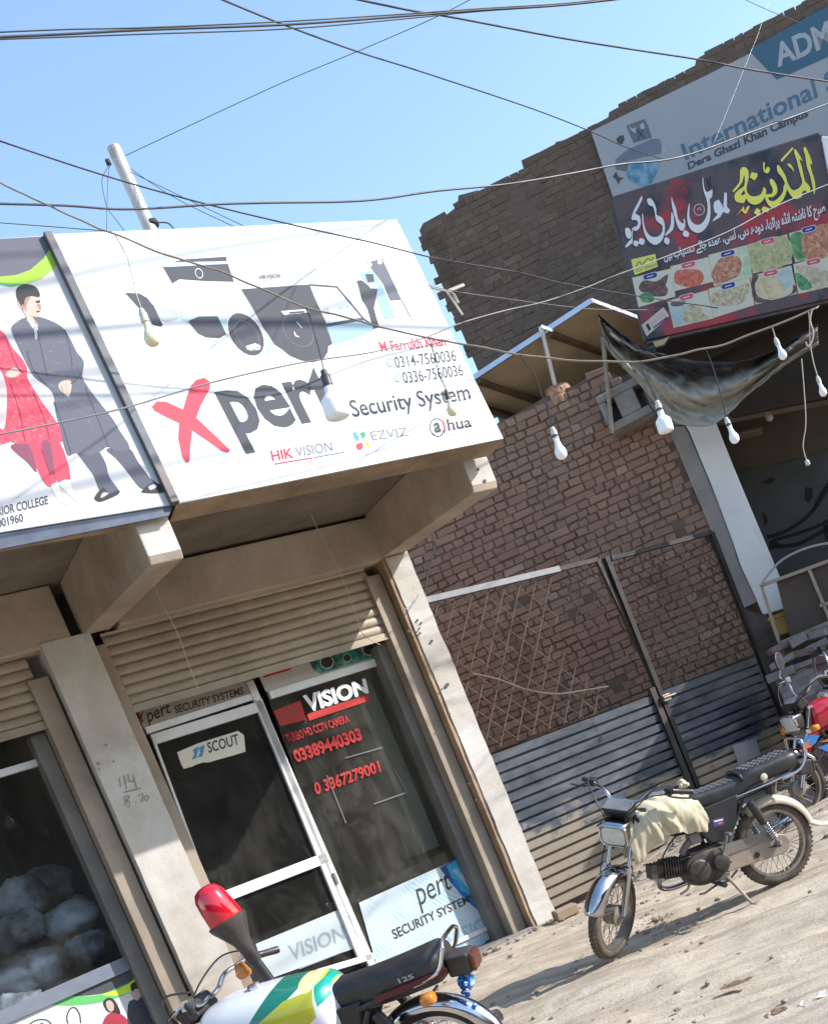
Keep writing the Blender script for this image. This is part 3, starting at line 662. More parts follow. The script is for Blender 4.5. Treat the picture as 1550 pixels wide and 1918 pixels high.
stroke(L, A3([(905, 455), (912, 475), (930, 482)]), 2.4, SGN, o2 - .00125, 4); stroke(L, A3([(918, 402), (945, 435)]), 2.2, SGN, o2 - .00125, 3)
poly(L, A3([(835, 345), (970, 335), (982, 352), (850, 366)]), SGN, o2 - .00100, 4); poly(L, A3([(876, 350), (956, 345), (958, 353), (880, 359)]), SGN, o2 - .00150, 0)
stroke(L, A3([(985, 207), (1130, 218), (1270, 385), (1320, 420)]), 3, SGN, o2 - .00075, 0)
poly(L, A3([(1072, 425), (1270, 392), (1330, 432), (1320, 450), (1120, 525), (1095, 500)]), SGN, o2 - .00050, 2)
poly(L, A3([(1070, 412), (1260, 380), (1275, 392), (1076, 430)]), SGN, o2 - .00100, 0)
for cx_, cy_ in ((1150, 340), (1186, 332), (1076, 344)): a = A3([(cx_, cy_)])[0]; disc(L, a[0], a[1], 4.4, SGN, o2 - .00100, 3, ry=6.4, inner=.55)
poly(L, A3([(1285, 88), (1368, 68), (1470, 285), (1410, 290), (1372, 200), (1320, 130)]), SGN, o2 - .00050, 5)
for cx_, cy_ in ((1302, 100), (1356, 86)): a = A3([(cx_, cy_)])[0]; disc(L, a[0], a[1], 4.5, SGN, o2 - .00100, 4)
poly(L, A3([(1250, 138), (1320, 132), (1350, 180), (1398, 275), (1440, 380), (1380, 388), (1350, 300), (1290, 220)]), SGN, o2 - .00075, 2)
poly(L, A3([(1278, 150), (1320, 150), (1328, 190), (1292, 195)]), SGN, o2 - .00125, 0); poly(L, A3([(1296, 206), (1345, 204), (1346, 222), (1306, 226)]), SGN, o2 - .00150, 4)
poly(L, A3([(1235, 185), (1260, 182), (1310, 225), (1345, 230), (1335, 280), (1325, 330), (1352, 430), (1322, 440), (1290, 330), (1262, 285)]), SGN, o2 - .00100, 0)
stroke(L, A3([(1470, 285), (1520, 382)]), 1.8, SGN, o2 - .00050, 5)
text(L, 'HIKVISION', [(484, 515.5), (524, 512.5), (526, 520), (486, 523.5)], SGN, o2 - .00075, 0, bold=.02, shear=.2)
for pts, k_ in (([(150, 300), (300, 262), (640, 236), (700, 330), (720, 400), (690, 392), (600, 345), (540, 338), (430, 350), (330, 360), (240, 372), (190, 340)], 6), ([(590, 198), (700, 150), (1000, 120), (1240, 150), (1250, 180), (1130, 218), (985, 205), (625, 230)], 6), ([(990, 210), (1128, 222), (1262, 388), (1072, 408), (1012, 272)], 6), ([(150, 330), (330, 350), (300, 384), (212, 400)], 7), ([(620, 232), (700, 330), (730, 400), (690, 388), (640, 300)], 7)): poly(L, sm(A3(pts)), SGN, o2 + .0002 * (8 - k_), k_)
L.obj('camera_print', [CHAR, PALE, flat('sign_cyan', (0.27, 0.40, 0.48)), flat('sign_teal', (0.30, 0.42, 0.46)), STW, flat('sign_slate', (0.11, 0.12, 0.15)), flat('body_shade', (0.50, 0.51, 0.53), v=.2), flat('body_shade_dark', (0.40, 0.42, 0.45), v=.3)], xs1)
# left-hand sign with the couple
cs1, cp = signbox('college_sign', 'white printed sign at the photo edge showing a couple in dark coat and red dress', [(-260, 465), (86, 441), (324, 945), (-130, 1018)], 0.22, mat('banner_face', (0.46, 0.46, 0.475), (0.42, 0.42, 0.44), 1.4, 0.55, dirt=(0.5, .5, .5), dirt_amt=.1))
L = MB()
poly(L, A1([(-100, 160), (0, 140), (268, 124), (285, 180), (240, 250), (170, 310), (90, 340), (0, 348), (-100, 335)]), SGN, o1, 0)
poly(L, A1([(-100, 335), (0, 348), (90, 340), (170, 310), (240, 250), (287, 188), (332, 240), (290, 312), (230, 360), (150, 388), (60, 398), (-20, 380), (-100, 360)]), SGN, o1 - .00050, 1)
poly(L, A1([(-40, 372), (60, 386), (100, 386), (150, 388), (60, 404), (-20, 388)]), SGN, o1 - .00075, 2)
L.obj('arch_print', [flat('arch_dark', (0.10, 0.10, 0.13)), flat('arch_lime', (0.27, 0.46, 0.04)), flat('arch_green', (0.06, 0.28, 0.12))], cs1)
q = NT('embroidered_coat'); q.set('Base Color', q.mix(q.ramp(q.noise(26, 6, 0.8), [(0.58, 0), (0.72, .55)]), (0.085, 0.09, 0.12), (0.32, 0.33, 0.36))); q.set('Roughness', .7); COATM = q.m
q = NT('embroidered_red'); q.set('Base Color', q.mix(q.ramp(q.noise(30, 6, 0.8), [(0.5, 0), (0.72, .6)]), (0.50, 0.035, 0.075), (0.60, 0.30, 0.30))); q.set('Roughness', .7); REDM = q.m
L = MB(); T = lambda pts, k, mi: poly(L, sm(A1(pts)), SGN, o1 - .0005 * k, mi)
T([(430, 1310), (530, 1300), (585, 1380), (605, 1455), (657, 1528), (640, 1552), (560, 1542), (520, 1450), (470, 1380)], 1, 1)
T([(590, 1300), (712, 1296), (762, 1370), (830, 1460), (862, 1490), (800, 1522), (760, 1500), (700, 1420), (640, 1350)], 1, 1)
T([(138, 575), (215, 570), (300, 600), (352, 635), (388, 690), (425, 765), (464, 818), (456, 892), (472, 935), (540, 1030), (620, 1130), (662, 1200), (718, 1296), (640, 1312), (600, 1285), (560, 1310), (500, 1337), (420, 1322), (372, 1330), (332, 1180), (310, 1100), (300, 1010), (268, 960), (190, 900), (150, 830), (110, 750), (78, 680), (64, 630), (90, 602)], 2, 0)
T([(325, 945), (345, 925), (385, 920), (397, 950), (382, 1010), (350, 990), (328, 968)], 3, 2)
T([(105, 470), (140, 448), (200, 450), (226, 500), (226, 545), (206, 572), (180, 568), (215, 620), (196, 610), (150, 572), (125, 530), (100, 500)], 3, 2)
T([(90, 430), (105, 402), (150, 390), (195, 402), (220, 438), (216, 462), (172, 456), (148, 478), (128, 520), (100, 478)], 4, 3)
T([(205, 488), (222, 484), (222, 491), (206, 494)], 5, 3); T([(202, 540), (220, 536), (219, 543), (203, 545)], 5, 3)
T([(524, 1565), (570, 1512), (602, 1548), (657, 1528), (652, 1552), (562, 1590), (530, 1582)], 3, 3); T([(784, 1532), (842, 1486), (915, 1510), (922, 1535), (870, 1544), (800, 1542)], 3, 3)
T([(575, 1540), (600, 1548), (560, 1572), (560, 1556)], 4, 5); T([(820, 1510), (850, 1496), (868, 1508), (835, 1528)], 4, 5)
T([(-140, 640), (-40, 600), (0, 640), (32, 672), (70, 740), (122, 800), (150, 850), (152, 905), (182, 960), (240, 1050), (292, 1120), (330, 1180), (352, 1235), (330, 1262), (120, 1272), (60, 1260), (-100, 1240)], 1, 4)
T([(158, 1268), (228, 1262), (330, 1262), (392, 1462), (318, 1482), (296, 1400), (312, 1492), (258, 1502), (202, 1400)], 0.5, 6)
T([(62, 1280), (158, 1270), (205, 1428), (150, 1372), (90, 1322)], 0.8, 7)
T([(232, 1268), (280, 1266), (300, 1440), (262, 1400)], 1.2, 7)
T([(285, 1502), (322, 1490), (338, 1545), (400, 1582), (380, 1607), (340, 1597), (300, 1545)], 1, 8); T([(328, 1492), (382, 1470), (402, 1522), (452, 1576), (430, 1594), (392, 1562)], 1.3, 8)
T([(32, 885), (80, 850), (112, 880), (84, 905), (44, 902)], 3, 2)
T([(-8, 880), (20, 900), (40, 1000), (28, 1180), (-10, 1150)], 2, 9)
T([(196, 600), (212, 640), (204, 690), (196, 690), (188, 620)], 3, 10); T([(150, 572), (196, 612), (190, 640), (160, 600)], 3, 10)
for st_, w_ in (([(205, 640), (232, 760), (262, 900)], 1.6), ([(150, 760), (185, 860), (262, 952)], 2.2), ([(452, 880), (420, 920), (392, 940)], 2.2), ([(300, 1040), (350, 1180), (392, 1320)], 2.0), ([(470, 960), (540, 1130), (600, 1290)], 1.6), ([(360, 640), (390, 760), (400, 860)], 1.6)): stroke(L, A1(smoothpath(st_)), w_, SGN, o1 - .0016, 11)
for st_, w_ in (([(40, 700), (90, 830), (130, 880)], 2), ([(60, 940), (110, 1100), (140, 1260)], 2), ([(180, 980), (240, 1120), (280, 1255)], 1.6), ([(230, 1300), (280, 1440)], 1.6)): stroke(L, A1(smoothpath(st_)), w_, SGN, o1 - .0016, 12)
T([(206, 500), (226, 505), (228, 530), (214, 520)], 5, 13); T([(122, 505), (130, 500), (134, 525), (126, 530)], 5, 13); T([(140, 470), (172, 458), (150, 500), (146, 540), (136, 520)], 4.5, 13); T([(198, 484), (224, 478), (222, 482), (200, 489)], 6, 3)
T([(335, 955), (352, 990), (345, 960)], 4, 13); T([(362, 935), (378, 985), (370, 950)], 4, 13)
L.obj('couple_print', [COATM, flat('trouser', (0.075, 0.08, 0.11)), SKIN, HAIR, REDM, flat('shoe_shine', (0.4, 0.4, 0.42)), flat('red_trouser', (0.52, 0.05, 0.09)), flat('maroon_veil', (0.20, 0.05, 0.09)), flat('sandal', (0.62, 0.60, 0.52)), flat('veil_grey', (0.50, 0.42, 0.42)), flat('shirt_white', (.45, .45, .47)), flat('coat_fold', (.045, .048, .066)), flat('red_fold', (.25, .02, .045)), flat('skin_shade', (.30, .19, .15))], cs1)
L = MB(); text(L, 'RIOR COLLEGE', [(-6, 950), (89, 928), (92, 944), (-3, 967)], SGN, o1, 0, bold=.02, shear=.1); text(L, '001960', [(-6, 972), (42, 961), (45, 977), (-3, 989)], SGN, o1, 0, bold=.02)
L.obj('lettering', CHAR, cs1)
b = MB(); poly(b, [(-130, 1020), (324, 947), (316, 967), (-130, 1056)], SGN, .02); b.obj('tin_flashing', mat('flashing', (0.075, 0.09, 0.125), (0.045, 0.055, 0.08), 7, 0.5, .3), cs1, solid=0.01)
# steel post between the two signs
b = MB(); a0 = px(89, 438, SGN, -.012); a1 = px(328, 944, SGN, -.012); b.bar(a0, a1, 0.052, 0.05, up=Vector((0, 1, 0)))
tag(b.obj('steel_post', STEEL, F=SGN, bevel=.006), 'dark steel upright in the gap between the two roof signs', 'post')
# pipe on the roof
b = MB(); q0 = px(213, 276, FAC, 0.5); q1 = px(300, 470, FAC, 0.5); b.tube([q0, q0.lerp(q1, .5), q1 + (q1 - q0) * .3], 0.052, 16)
pole = thing('steel_pipe', 'leaning grey steel pipe standing on the roof behind the signs', 'pipe', FAC)
GALV = mat('galvanised', (0.56, 0.53, 0.51), (0.44, 0.40, 0.38), 9, 0.5, 0.35, dirt=(0.24, 0.15, 0.10), dirt_amt=.3); b.obj('pipe', GALV, pole, smooth=True, auto=40)
b = MB(); k = px(283, 420, FAC, .5); b.lathe([(0.058, -.02), (0.06, 0), (0.058, .02)], Matrix.Translation(k), 16); b.tube(smoothpath([k + Vector((.06, 0, .01)), k + Vector((.14, 0, 0)), k + Vector((.17, 0, -.06))]), .006, 5)
b.lathe([(0.02, -.02), (0.02, .02)], Matrix.Translation(px(203, 304, FAC, .46)), 8); b.obj('clamp', DW, pole, smooth=True)

# ================================================================== BRICK HOTEL (frame HOT)
GAIN = 1.12
def brick_mat(name, cols, dust, soot=.35):
    cols = [(p_, gn(c_)) for p_, c_ in cols]; dust = gn(dust)
    q = NT(name); at = q.n('ShaderNodeVertexColor', layer_name='tone')
    f = q.n('ShaderNodeSeparateColor'); q.l(at.outputs[0], f.inputs[0])
    c = q.ramp(f.outputs[0], cols); n1 = q.noise(30, 6, 0.7); n2 = q.noise(1.1, 6, 0.65)
    c = q.mix(q.ramp(n1, [(0.38, 0), (0.70, 0.65)]), c, dust); c = q.mix(q.ramp(n2, [(0.46, 0), (0.68, 0.6)]), c, dust); n3 = q.noise(.8, 6, .7, q.mapping(loc=(4, 0, 9), scale=(1.6, 1, .8))); c = q.mix(q.ramp(n3, [(0.55, 0), (0.70, soot)]), c, (.03, .025, .024))
    q.set('Base Color', c); q.set('Roughness', 0.95); q.set('Specular IOR Level', .15); q.bump(q.noise(60, 6, .7), .5, .012); return q.m
BRK = brick_mat('old_brick', [(0.0, (0.19, 0.11, 0.08)), (0.45, (0.25, 0.155, 0.112)), (0.8, (0.28, 0.178, 0.13)), (1.0, (0.36, 0.245, 0.185))], (0.225, 0.152, 0.115))
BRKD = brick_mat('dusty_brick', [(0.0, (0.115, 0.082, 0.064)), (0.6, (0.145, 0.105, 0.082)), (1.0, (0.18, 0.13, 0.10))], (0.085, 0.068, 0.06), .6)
MORT = mat('mud_mortar', (0.145, 0.102, 0.08), (0.09, 0.064, 0.05), 8, 0.97, bump=.6, bscale=50)
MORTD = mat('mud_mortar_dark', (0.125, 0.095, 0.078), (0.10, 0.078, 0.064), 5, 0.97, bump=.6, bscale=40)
def inside(pt, pl):
    x, z = pt; c = False; n = len(pl)
    for i in range(n):
        x1, z1 = pl[i]; x2, z2 = pl[(i + 1) % n]
        if (z1 > z) != (z2 > z) and x < (x2 - x1) * (z - z1) / (z2 - z1) + x1: c = not c
    return c
def bricks(name, pl, y0, holes, mt, parent, hgt=0.078, gap=0.011, rel=0.016, jit=0.009):
    x0 = min(p[0] for p in pl); x1 = max(p[0] for p in pl); z0 = min(p[1] for p in pl); z1 = max(p[1] for p in pl)
    b = MB(); tone = []; z = z0; row = 0
    while z < z1:
        x = x0 - random.random() * .2; row += 1
        while x < x1:
            L_ = random.choice((0.112, 0.105, 0.118, 0.108, 0.125, 0.225))
            cx_, cz_ = x + L_ / 2, z + hgt / 2
            if inside((cx_, cz_), pl) and not any(abs(cx_ - hx) < hw and abs(cz_ - hz) < hh for hx, hz, hw, hh in holes) and random.random() > .004:
                j = lambda: random.uniform(-jit, jit); d = y0 - rel * random.uniform(.35, 1.25)
                g_ = gap / 2
                f4 = [Vector((x + g_ + j(), d + j() * .5, z + g_ + j())), Vector((x + L_ - g_ + j(), d + j() * .5, z + g_ + j())), Vector((x + L_ - g_ + j(), d + j() * .5, z + hgt - g_ + j())), Vector((x + g_ + j(), d + j() * .5, z + hgt - g_ + j()))]
                k4 = [Vector((v.x, y0 + .01, v.z)) for v in f4]
                b.add(f4 + k4, [(0, 1, 2, 3), (0, 4, 5, 1), (1, 5, 6, 2), (2, 6, 7, 3), (3, 7, 4, 0)])
                tone += [min(1, max(0, random.gauss(.5, .20)))] * 8
            x += L_
        z += hgt
    o = b.obj(name, mt, parent)
    ca = o.data.color_attributes.new('tone', 'FLOAT_COLOR', 'POINT')
    for i, t in enumerate(tone): ca.data[i].color = (t, t, t, 1)
    md = o.modifiers.new('bevel', 'BEVEL'); md.width = 0.006; md.segments = 1; md.limit_method = 'ANGLE'
    return o
hotel = thing('brick_hotel', 'tall brick hotel building in shade with white pillar and dark open front', 'brick building', HOT)
H2 = lambda pts, off=0.0: [((lambda v: (v.x, v.z))(px(x, y, HOT, off))) for x, y in pts]
# lower front wall
low = H2([(700, 880), (800, 868), (905, 812), (935, 790), (965, 776), (1030, 738), (1075, 722), (1125, 690), (1150, 700), (1235, 760), (1262, 829), (1330, 995), (1392, 1140), (1440, 1250)])
zb = -0.1
lowp = [(low[0][0] - 1.2, zb)] + [(low[0][0] - 1.2, low[0][1])] + low + [(low[-1][0], zb)]
hl = []
for x, y, w_, h_ in ((1272, 1003, .07, .05), (978, 1134, .06, .06), (1052, 1288, .05, .05), (1160, 1282, .08, .045), (1306, 1112, .06, .05)):
    v = px(x, y, HOT, 0); hl.append((v.x, v.z, w_, h_))
b = MB(); b.prism(lowp, 0.0, 0.04); b.prism(lowp, 0.05, 0.24); b.obj('mortar_core', MORT, hotel)
bricks('brick_wall', lowp, 0.0, hl, BRK, hotel)
# upper wall, set back
UY = 1.6
up_ = H2([(785, 432), (792, 418), (800, 414), (832, 396), (836, 402), (856, 386), (858, 366), (895, 356), (900, 362), (930, 346), (984, 316), (996, 298), (1002, 296), (1004, 292), (1038, 272), (1040, 266), (1072, 258), (1108, 238), (1138, 220), (1140, 210), (1188, 184), (1192, 186), (1252, 146), (1256, 152), (1300, 126), (1303, 110), (1362, 78), (1368, 80), (1418, 46), (1424, 50), (1494, 16), (1500, 4), (1550, -22)], UY)
upr = up_[-1]
upp = [(up_[0][0] + 0.02, zb + 2.0)] + up_ + [(upr[0] + 2.5, upr[1] + .6), (upr[0] + 2.5, zb + 2.0)]
v0 = px(785, 432, HOT, UY); v1 = px(922, 760, HOT, UY); upp[0] = (v1.x + (v1.x - v0.x) / (v1.z - v0.z) * (2.0 - v1.z), 2.0)
b = MB(); b.prism(upp, UY, UY + .24); b.obj('mortar_core', MORTD, hotel)
hl = []
for x, y, w_, h_ in ((969, 398, .03, .30), (995, 384, .03, .22), (1075, 418, .07, .05), (1046, 308, .05, .03), (1092, 296, .03, .04)):
    v = px(x, y, HOT, UY); hl.append((v.x, v.z, w_, h_))
bricks('brick_wall', upp, UY, hl, BRKD, hotel, rel=0.007, gap=0.003, jit=.007)
st_ = px(1150, 514, HOT, UY - .05)
# plaster strip, white pillar, beam, room behind
PGR = mat('cement_plaster', (0.235, 0.215, 0.205), (0.19, 0.172, 0.165), 4, 0.93, bump=.4, bscale=35)
PWH = mat('lime_paint', (0.58, 0.575, 0.565), (0.53, 0.525, 0.52), 3, 0.85, bump=.15, dirt=(0.36, 0.34, 0.31), dirt_amt=.15)
b = MB(); ps = H2([(1240, 770), (1262, 829), (1300, 920), (1330, 992), (1362, 1068), (1390, 1140), (1416, 1128), (1404, 1100), (1384, 1060), (1372, 1020), (1346, 950), (1330, 910), (1310, 862), (1290, 815), (1275, 790)], -.03)
b.prism(ps, -.05, .12); b.obj('cement_strip', PGR, hotel)
b = MB(); ps = H2([(1262, 770), (1290, 808), (1312, 862), (1330, 905), (1347, 950), (1373, 1020), (1386, 1060), (1404, 1098), (1428, 1152), (1480, 1138), (1460, 1082), (1416, 978), (1375, 880), (1340, 792), (1325, 760)], -.03)
b.prism(ps, -.075, .30); b.obj('white_pillar', PWH, hotel, bevel=.012)
v = px(1416, 975, HOT, -.08); pz = H2([(1390, 1140), (1428, 1153), (1480, 1139), (1550, 1330), (1480, 1390)], -.03)
b = MB(); b.prism([(pz[0][0], pz[0][1]), (pz[1][0], pz[1][1]), (pz[2][0], pz[2][1]), (pz[2][0] + .03, -.1), (pz[0][0], -.1)], -.06, .3); b.obj('pillar_base', mat('dark_plaster', (0.05, 0.042, 0.04), (0.09, 0.07, 0.06), 5, .95, bump=.4), hotel)  # foot of the pillar, much darker than the white above
v2 = px(1340, 792, HOT, -.03); v3 = px(1550, 748, HOT, 0.25); v4 = px(1480, 1139, HOT, 0)
XR = 6.5
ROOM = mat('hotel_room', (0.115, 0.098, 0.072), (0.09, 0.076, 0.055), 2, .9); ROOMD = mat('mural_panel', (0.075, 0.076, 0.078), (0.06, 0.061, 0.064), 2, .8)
bw = lambda pts: [((lambda v: (v.x, v.z))(px(x, y, HOT, 1.4))) for x, y in pts]
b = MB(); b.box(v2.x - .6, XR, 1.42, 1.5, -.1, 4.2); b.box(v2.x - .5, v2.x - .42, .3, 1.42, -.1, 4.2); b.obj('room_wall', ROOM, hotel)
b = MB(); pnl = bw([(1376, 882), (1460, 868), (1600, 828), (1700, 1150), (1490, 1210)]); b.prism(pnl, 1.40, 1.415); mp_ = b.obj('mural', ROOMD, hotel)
b = MB(); OM = 1.395
for st, wd in (([(1436, 1006), (1470, 995), (1510, 968), (1540, 930), (1556, 900)], 7), ([(1446, 1012), (1490, 1000), (1530, 985), (1560, 970)], 6), ([(1448, 1024), (1490, 1020), (1520, 1006), (1556, 985)], 7), ([(1520, 960), (1534, 930), (1550, 905)], 5)):
    stroke(b, smoothpath(st), wd, HOT, OM)
for pts in ([(1508, 912), (1520, 914), (1521, 930), (1514, 942), (1506, 936), (1506, 922)], [(1424, 958), (1434, 966), (1437, 978), (1430, 986), (1430, 972)], [(1440, 1012), (1455, 1014), (1462, 1022), (1440, 1030)], [(1425, 905), (1440, 895), (1452, 898), (1440, 906)], [(1540, 985), (1560, 975), (1560, 1010), (1545, 1012)]):
    poly(b, pts, HOT, OM)
b.obj('branch_painting', flat('mural_black', (0.006, 0.006, 0.007)), mp_)
b = MB(); bm_ = H2([(1330, 790), (1370, 782), (1560, 746), (1620, 735), (1620, 700), (1330, 752)], .5); b.prism(bm_, .5, .75); b.obj('beam', mat('beam_cream', (0.24, 0.20, 0.145), (0.19, .16, .115), 3, .85), hotel)
b = MB(); bm_ = H2([(1376, 812), (1425, 800), (1427, 806), (1378, 819)], .9); b.prism(bm_, .9, 1.1); b.obj('ledge', mat('ledge_cream', (0.22, 0.18, .13), None, 3, .85), hotel)
b = MB(); b.box(v2.x - .5, XR, -.02, 1.5, 3.62 + .6, 4.5); ck = H2([(1215, 640), (1560, 565), (1640, 545), (1640, 735), (1560, 742), (1372, 780), (1330, 752), (1262, 735)], .1); b.prism(ck, .1, .2); b.obj('lintel_soffit', mat('dark_soffit', (0.022, 0.017, 0.014), (0.035, .024, .018), 3, .95, bump=.4), hotel)  # near-black fill between the banner and the beam
# ---- school banner on the upper wall
SB = UY - 0.06
sb = thing('school_banner', 'grey white school banner with blue crest high on the brick wall', 'banner', HOT)
b = MB(); poly(b, [(1106, 246), (1320, 142), (1550, 26), (1640, -20), (1640, 260), (1550, 268), (1148, 372)], HOT, SB); bo = b.obj('banner_sheet', mat('school_sheet', (0.29, 0.30, 0.335), (0.265, 0.275, 0.31), 1.6, .7), sb)
SBL = flat('school_blue', (0.04, 0.105, 0.165)); SSL = flat('school_slate', (0.075, 0.135, 0.20)); SGR = flat('school_grey', (0.115, 0.12, 0.155)); SDK = flat('school_dark', (0.055, 0.057, 0.075)); SPL = flat('school_pale', (0.31, 0.32, 0.36))
o4 = SB - .002; B1 = lambda p: Z(p, 3.094, 1050, 0); B5 = lambda p: Z(p, 7.75, 1130, 180)
L = MB(); poly(L, B1([(1085, 290), (1550, 28), (1700, -60), (1700, 260), (1250, 462)]), HOT, o4, 0)
text(L, 'ADMISSION', B1([(1222, 262), (1980, -85), (2030, 68), (1255, 392)]), HOT, o4 - .00100, 1, bold=.03)
L.obj('blue_flag', [SBL, SPL], sb)
L = MB(); text(L, 'International School', B1([(690, 838), (1920, 226), (1945, 345), (722, 932)]), HOT, o4, 0, bold=.02)
text(L, 'Dera Ghazi Khan Campus', B1([(730, 942), (1420, 620), (1438, 690), (740, 998)]), HOT, o4, 1, bold=.035); L.obj('lettering', [SSL, SDK], sb)
L = MB(); poly(L, B5([(325, 430), (590, 330), (640, 420), (700, 600), (430, 680)]), HOT, o4, 0)
poly(L, B5([(360, 440), (420, 470), (470, 450), (460, 540), (420, 520)]), HOT, o4 - .00050, 2); poly(L, B5([(520, 420), (570, 380), (600, 460), (560, 500), (530, 460)]), HOT, o4 - .00050, 2)
stroke(L, B5([(480, 480), (590, 610)]), 3, HOT, o4 - .00075, 3); stroke(L, B5([(570, 480), (490, 640)]), 3, HOT, o4 - .00075, 3)
poly(L, B5([(180, 620), (240, 570), (290, 570), (300, 640), (270, 690), (230, 710), (200, 680)]), HOT, o4, 3)
poly(L, B5([(170, 920), (330, 780), (540, 690), (700, 620), (810, 622), (840, 720), (835, 830), (600, 880), (170, 985)]), HOT, o4 - .00025, 1)
poly(L, B5([(835, 720), (930, 740), (900, 830), (840, 830)]), HOT, o4, 2)
for i in range(11): stroke(L, B5([(190 + i * 32, 905 - i * 17), (235 + i * 32, 980 - i * 22)]), 1.6, HOT, o4 - .00100, 0)
poly(L, B5([(170, 990), (380, 950), (370, 1100), (170, 1060)]), HOT, o4 - .00050, 0)
poly(L, B5([(130, 1170), (180, 1090), (210, 1170), (300, 1190), (240, 1220), (210, 1290), (180, 1210)]), HOT, o4, 3)
poly(L, B5([(370, 950), (790, 905), (800, 1010), (770, 1110), (690, 1260), (610, 1310), (500, 1290), (380, 1220), (325, 1150)]), HOT, o4 - .00075, 4)
q = NT('crest_blue'); q.set('Base Color', q.ramp(q.noise(11, 4), [(0.42, (0.06, 0.19, 0.30)), (0.6, (0.20, 0.34, 0.44))])); q.set('Roughness', .7)
L.obj('crest', [SGR, flat('crest_slate', (0.135, 0.16, 0.215)), SPL, SDK, q.m], sb)
# ---- hotel food banner, hung in front on a frame
HB = -0.42
hb = thing('restaurant_banner', 'dark restaurant banner with yellow and white Urdu writing above food pictures', 'banner', HOT)
q = NT('banner_print'); n1 = q.noise(1.9, 5, .6, q.mapping(loc=(2.3, 0, 1.1))); n2 = q.noise(1.5, 4, .55, q.mapping(loc=(7.1, 0, 5.2)))
c = q.mix(q.ramp(n1, [(0.40, 0), (0.50, 1)]), (0.014, 0.016, 0.034), (0.075, 0.052, 0.062)); c = q.mix(q.ramp(n2, [(0.52, 0), (0.58, 1)]), c, (0.30, 0.02, 0.035))
q.set('Base Color', c); q.set('Roughness', .5); BAN = q.m
b = MB(); bq = [px(x, y, HOT, HB) for x, y in [(1145, 371), (1533, 250), (1556, 352), (1612, 545), (1208, 637)]]
b.add(bq + [v + Vector((0, .10, 0)) for v in bq], [(0, 1, 2, 3, 4), (9, 8, 7, 6, 5)] + [(i, i + 5, (i + 1) % 5 + 5, (i + 1) % 5) for i in range(5)]); b.obj('banner_sheet', BAN, hb)
b = MB(); 
for p0_, p1_ in ((bq[0], bq[4]), (bq[0], bq[1]), (bq[4], bq[3]), (bq[1], bq[2])): b.bar(p0_ + Vector((0, .06, 0)), p1_ + Vector((0, .06, 0)), .05, .05)
for p_ in (bq[0], bq[1], bq[4]): b.bar(p_ + Vector((0.02, .08, -.05)), p_ + Vector((0.02, .45, -.05)), .04, .04)
b.obj('frame', STEEL, hb)
V0 = lambda p: Z(p, 7.75, 1150, 270); V1 = lambda p: Z(p, 7.75, 1350, 240); V3 = lambda p: Z(p, 3.78, 1140, 260); o5 = HB - .0012
YEL = flat('letter_yellow', (0.62, 0.60, 0.11)); LWH = flat('letter_white', (0.55, 0.55, 0.60)); LBK = flat('letter_shadow', (0.02, 0.02, 0.03))
WL = [[(395, 750), (402, 800), (370, 870), (325, 960), (302, 1005), (360, 1040), (382, 1120), (370, 1200), (330, 1250), (290, 1260), (272, 1235), (260, 1320), (265, 1420), (250, 1440), (170, 1500), (160, 1480), (210, 1410), (245, 1370), (250, 1280), (265, 1212), (320, 1190), (340, 1140), (310, 1100), (255, 1100), (250, 1050), (290, 940), (340, 850), (380, 770)],
 [(160, 1220), (220, 1225), (245, 1300), (235, 1360), (195, 1370), (160, 1310)], [(290, 1400), (350, 1420), (330, 1485), (275, 1460)], [(370, 1365), (435, 1390), (420, 1460), (355, 1440)],
 [(475, 800), (520, 785), (570, 840), (605, 940), (608, 1020), (650, 1045), (700, 1080), (730, 1180), (725, 1290), (690, 1390), (630, 1450), (560, 1455), (480, 1390), (430, 1280), (405, 1150), (400, 1010), (415, 1030), (425, 1140), (460, 1260), (520, 1330), (590, 1350), (660, 1320), (695, 1260), (690, 1180), (640, 1140), (600, 1090), (585, 1000), (560, 910), (510, 890), (480, 850)],
 [(740, 1350), (800, 1390), (775, 1460), (720, 1420)], [(825, 990), (850, 1020), (865, 1120), (855, 1220), (810, 1280), (740, 1330), (735, 1310), (790, 1230), (815, 1160), (820, 1070)],
 [(828, 765), (850, 830), (890, 930), (910, 1030), (930, 1100), (990, 1150), (1005, 1140), (1000, 1080), (1025, 1110), (1020, 1210), (980, 1260), (930, 1220), (895, 1130), (860, 1010), (830, 880)], [(1015, 1250), (1080, 1290), (1060, 1350), (990, 1320)],
 [(1285, 470), (1295, 600), (1330, 690), (1380, 680), (1420, 660), (1415, 760), (1382, 800), (1390, 900), (1390, 1020), (1375, 1120), (1320, 1220), (1250, 1280), (1180, 1285), (1100, 1230), (1060, 1130), (1055, 1010), (1080, 865), (1090, 900), (1085, 1020), (1110, 1110), (1170, 1165), (1240, 1165), (1300, 1110), (1340, 1020), (1350, 900), (1330, 790), (1290, 670), (1275, 540)]]
WL3 = [[(745, 445), (775, 430), (800, 470), (806, 500), (815, 380), (832, 382), (834, 480), (856, 505), (842, 530), (806, 518), (785, 555), (732, 586), (735, 572), (768, 535), (745, 515), (738, 475)]]
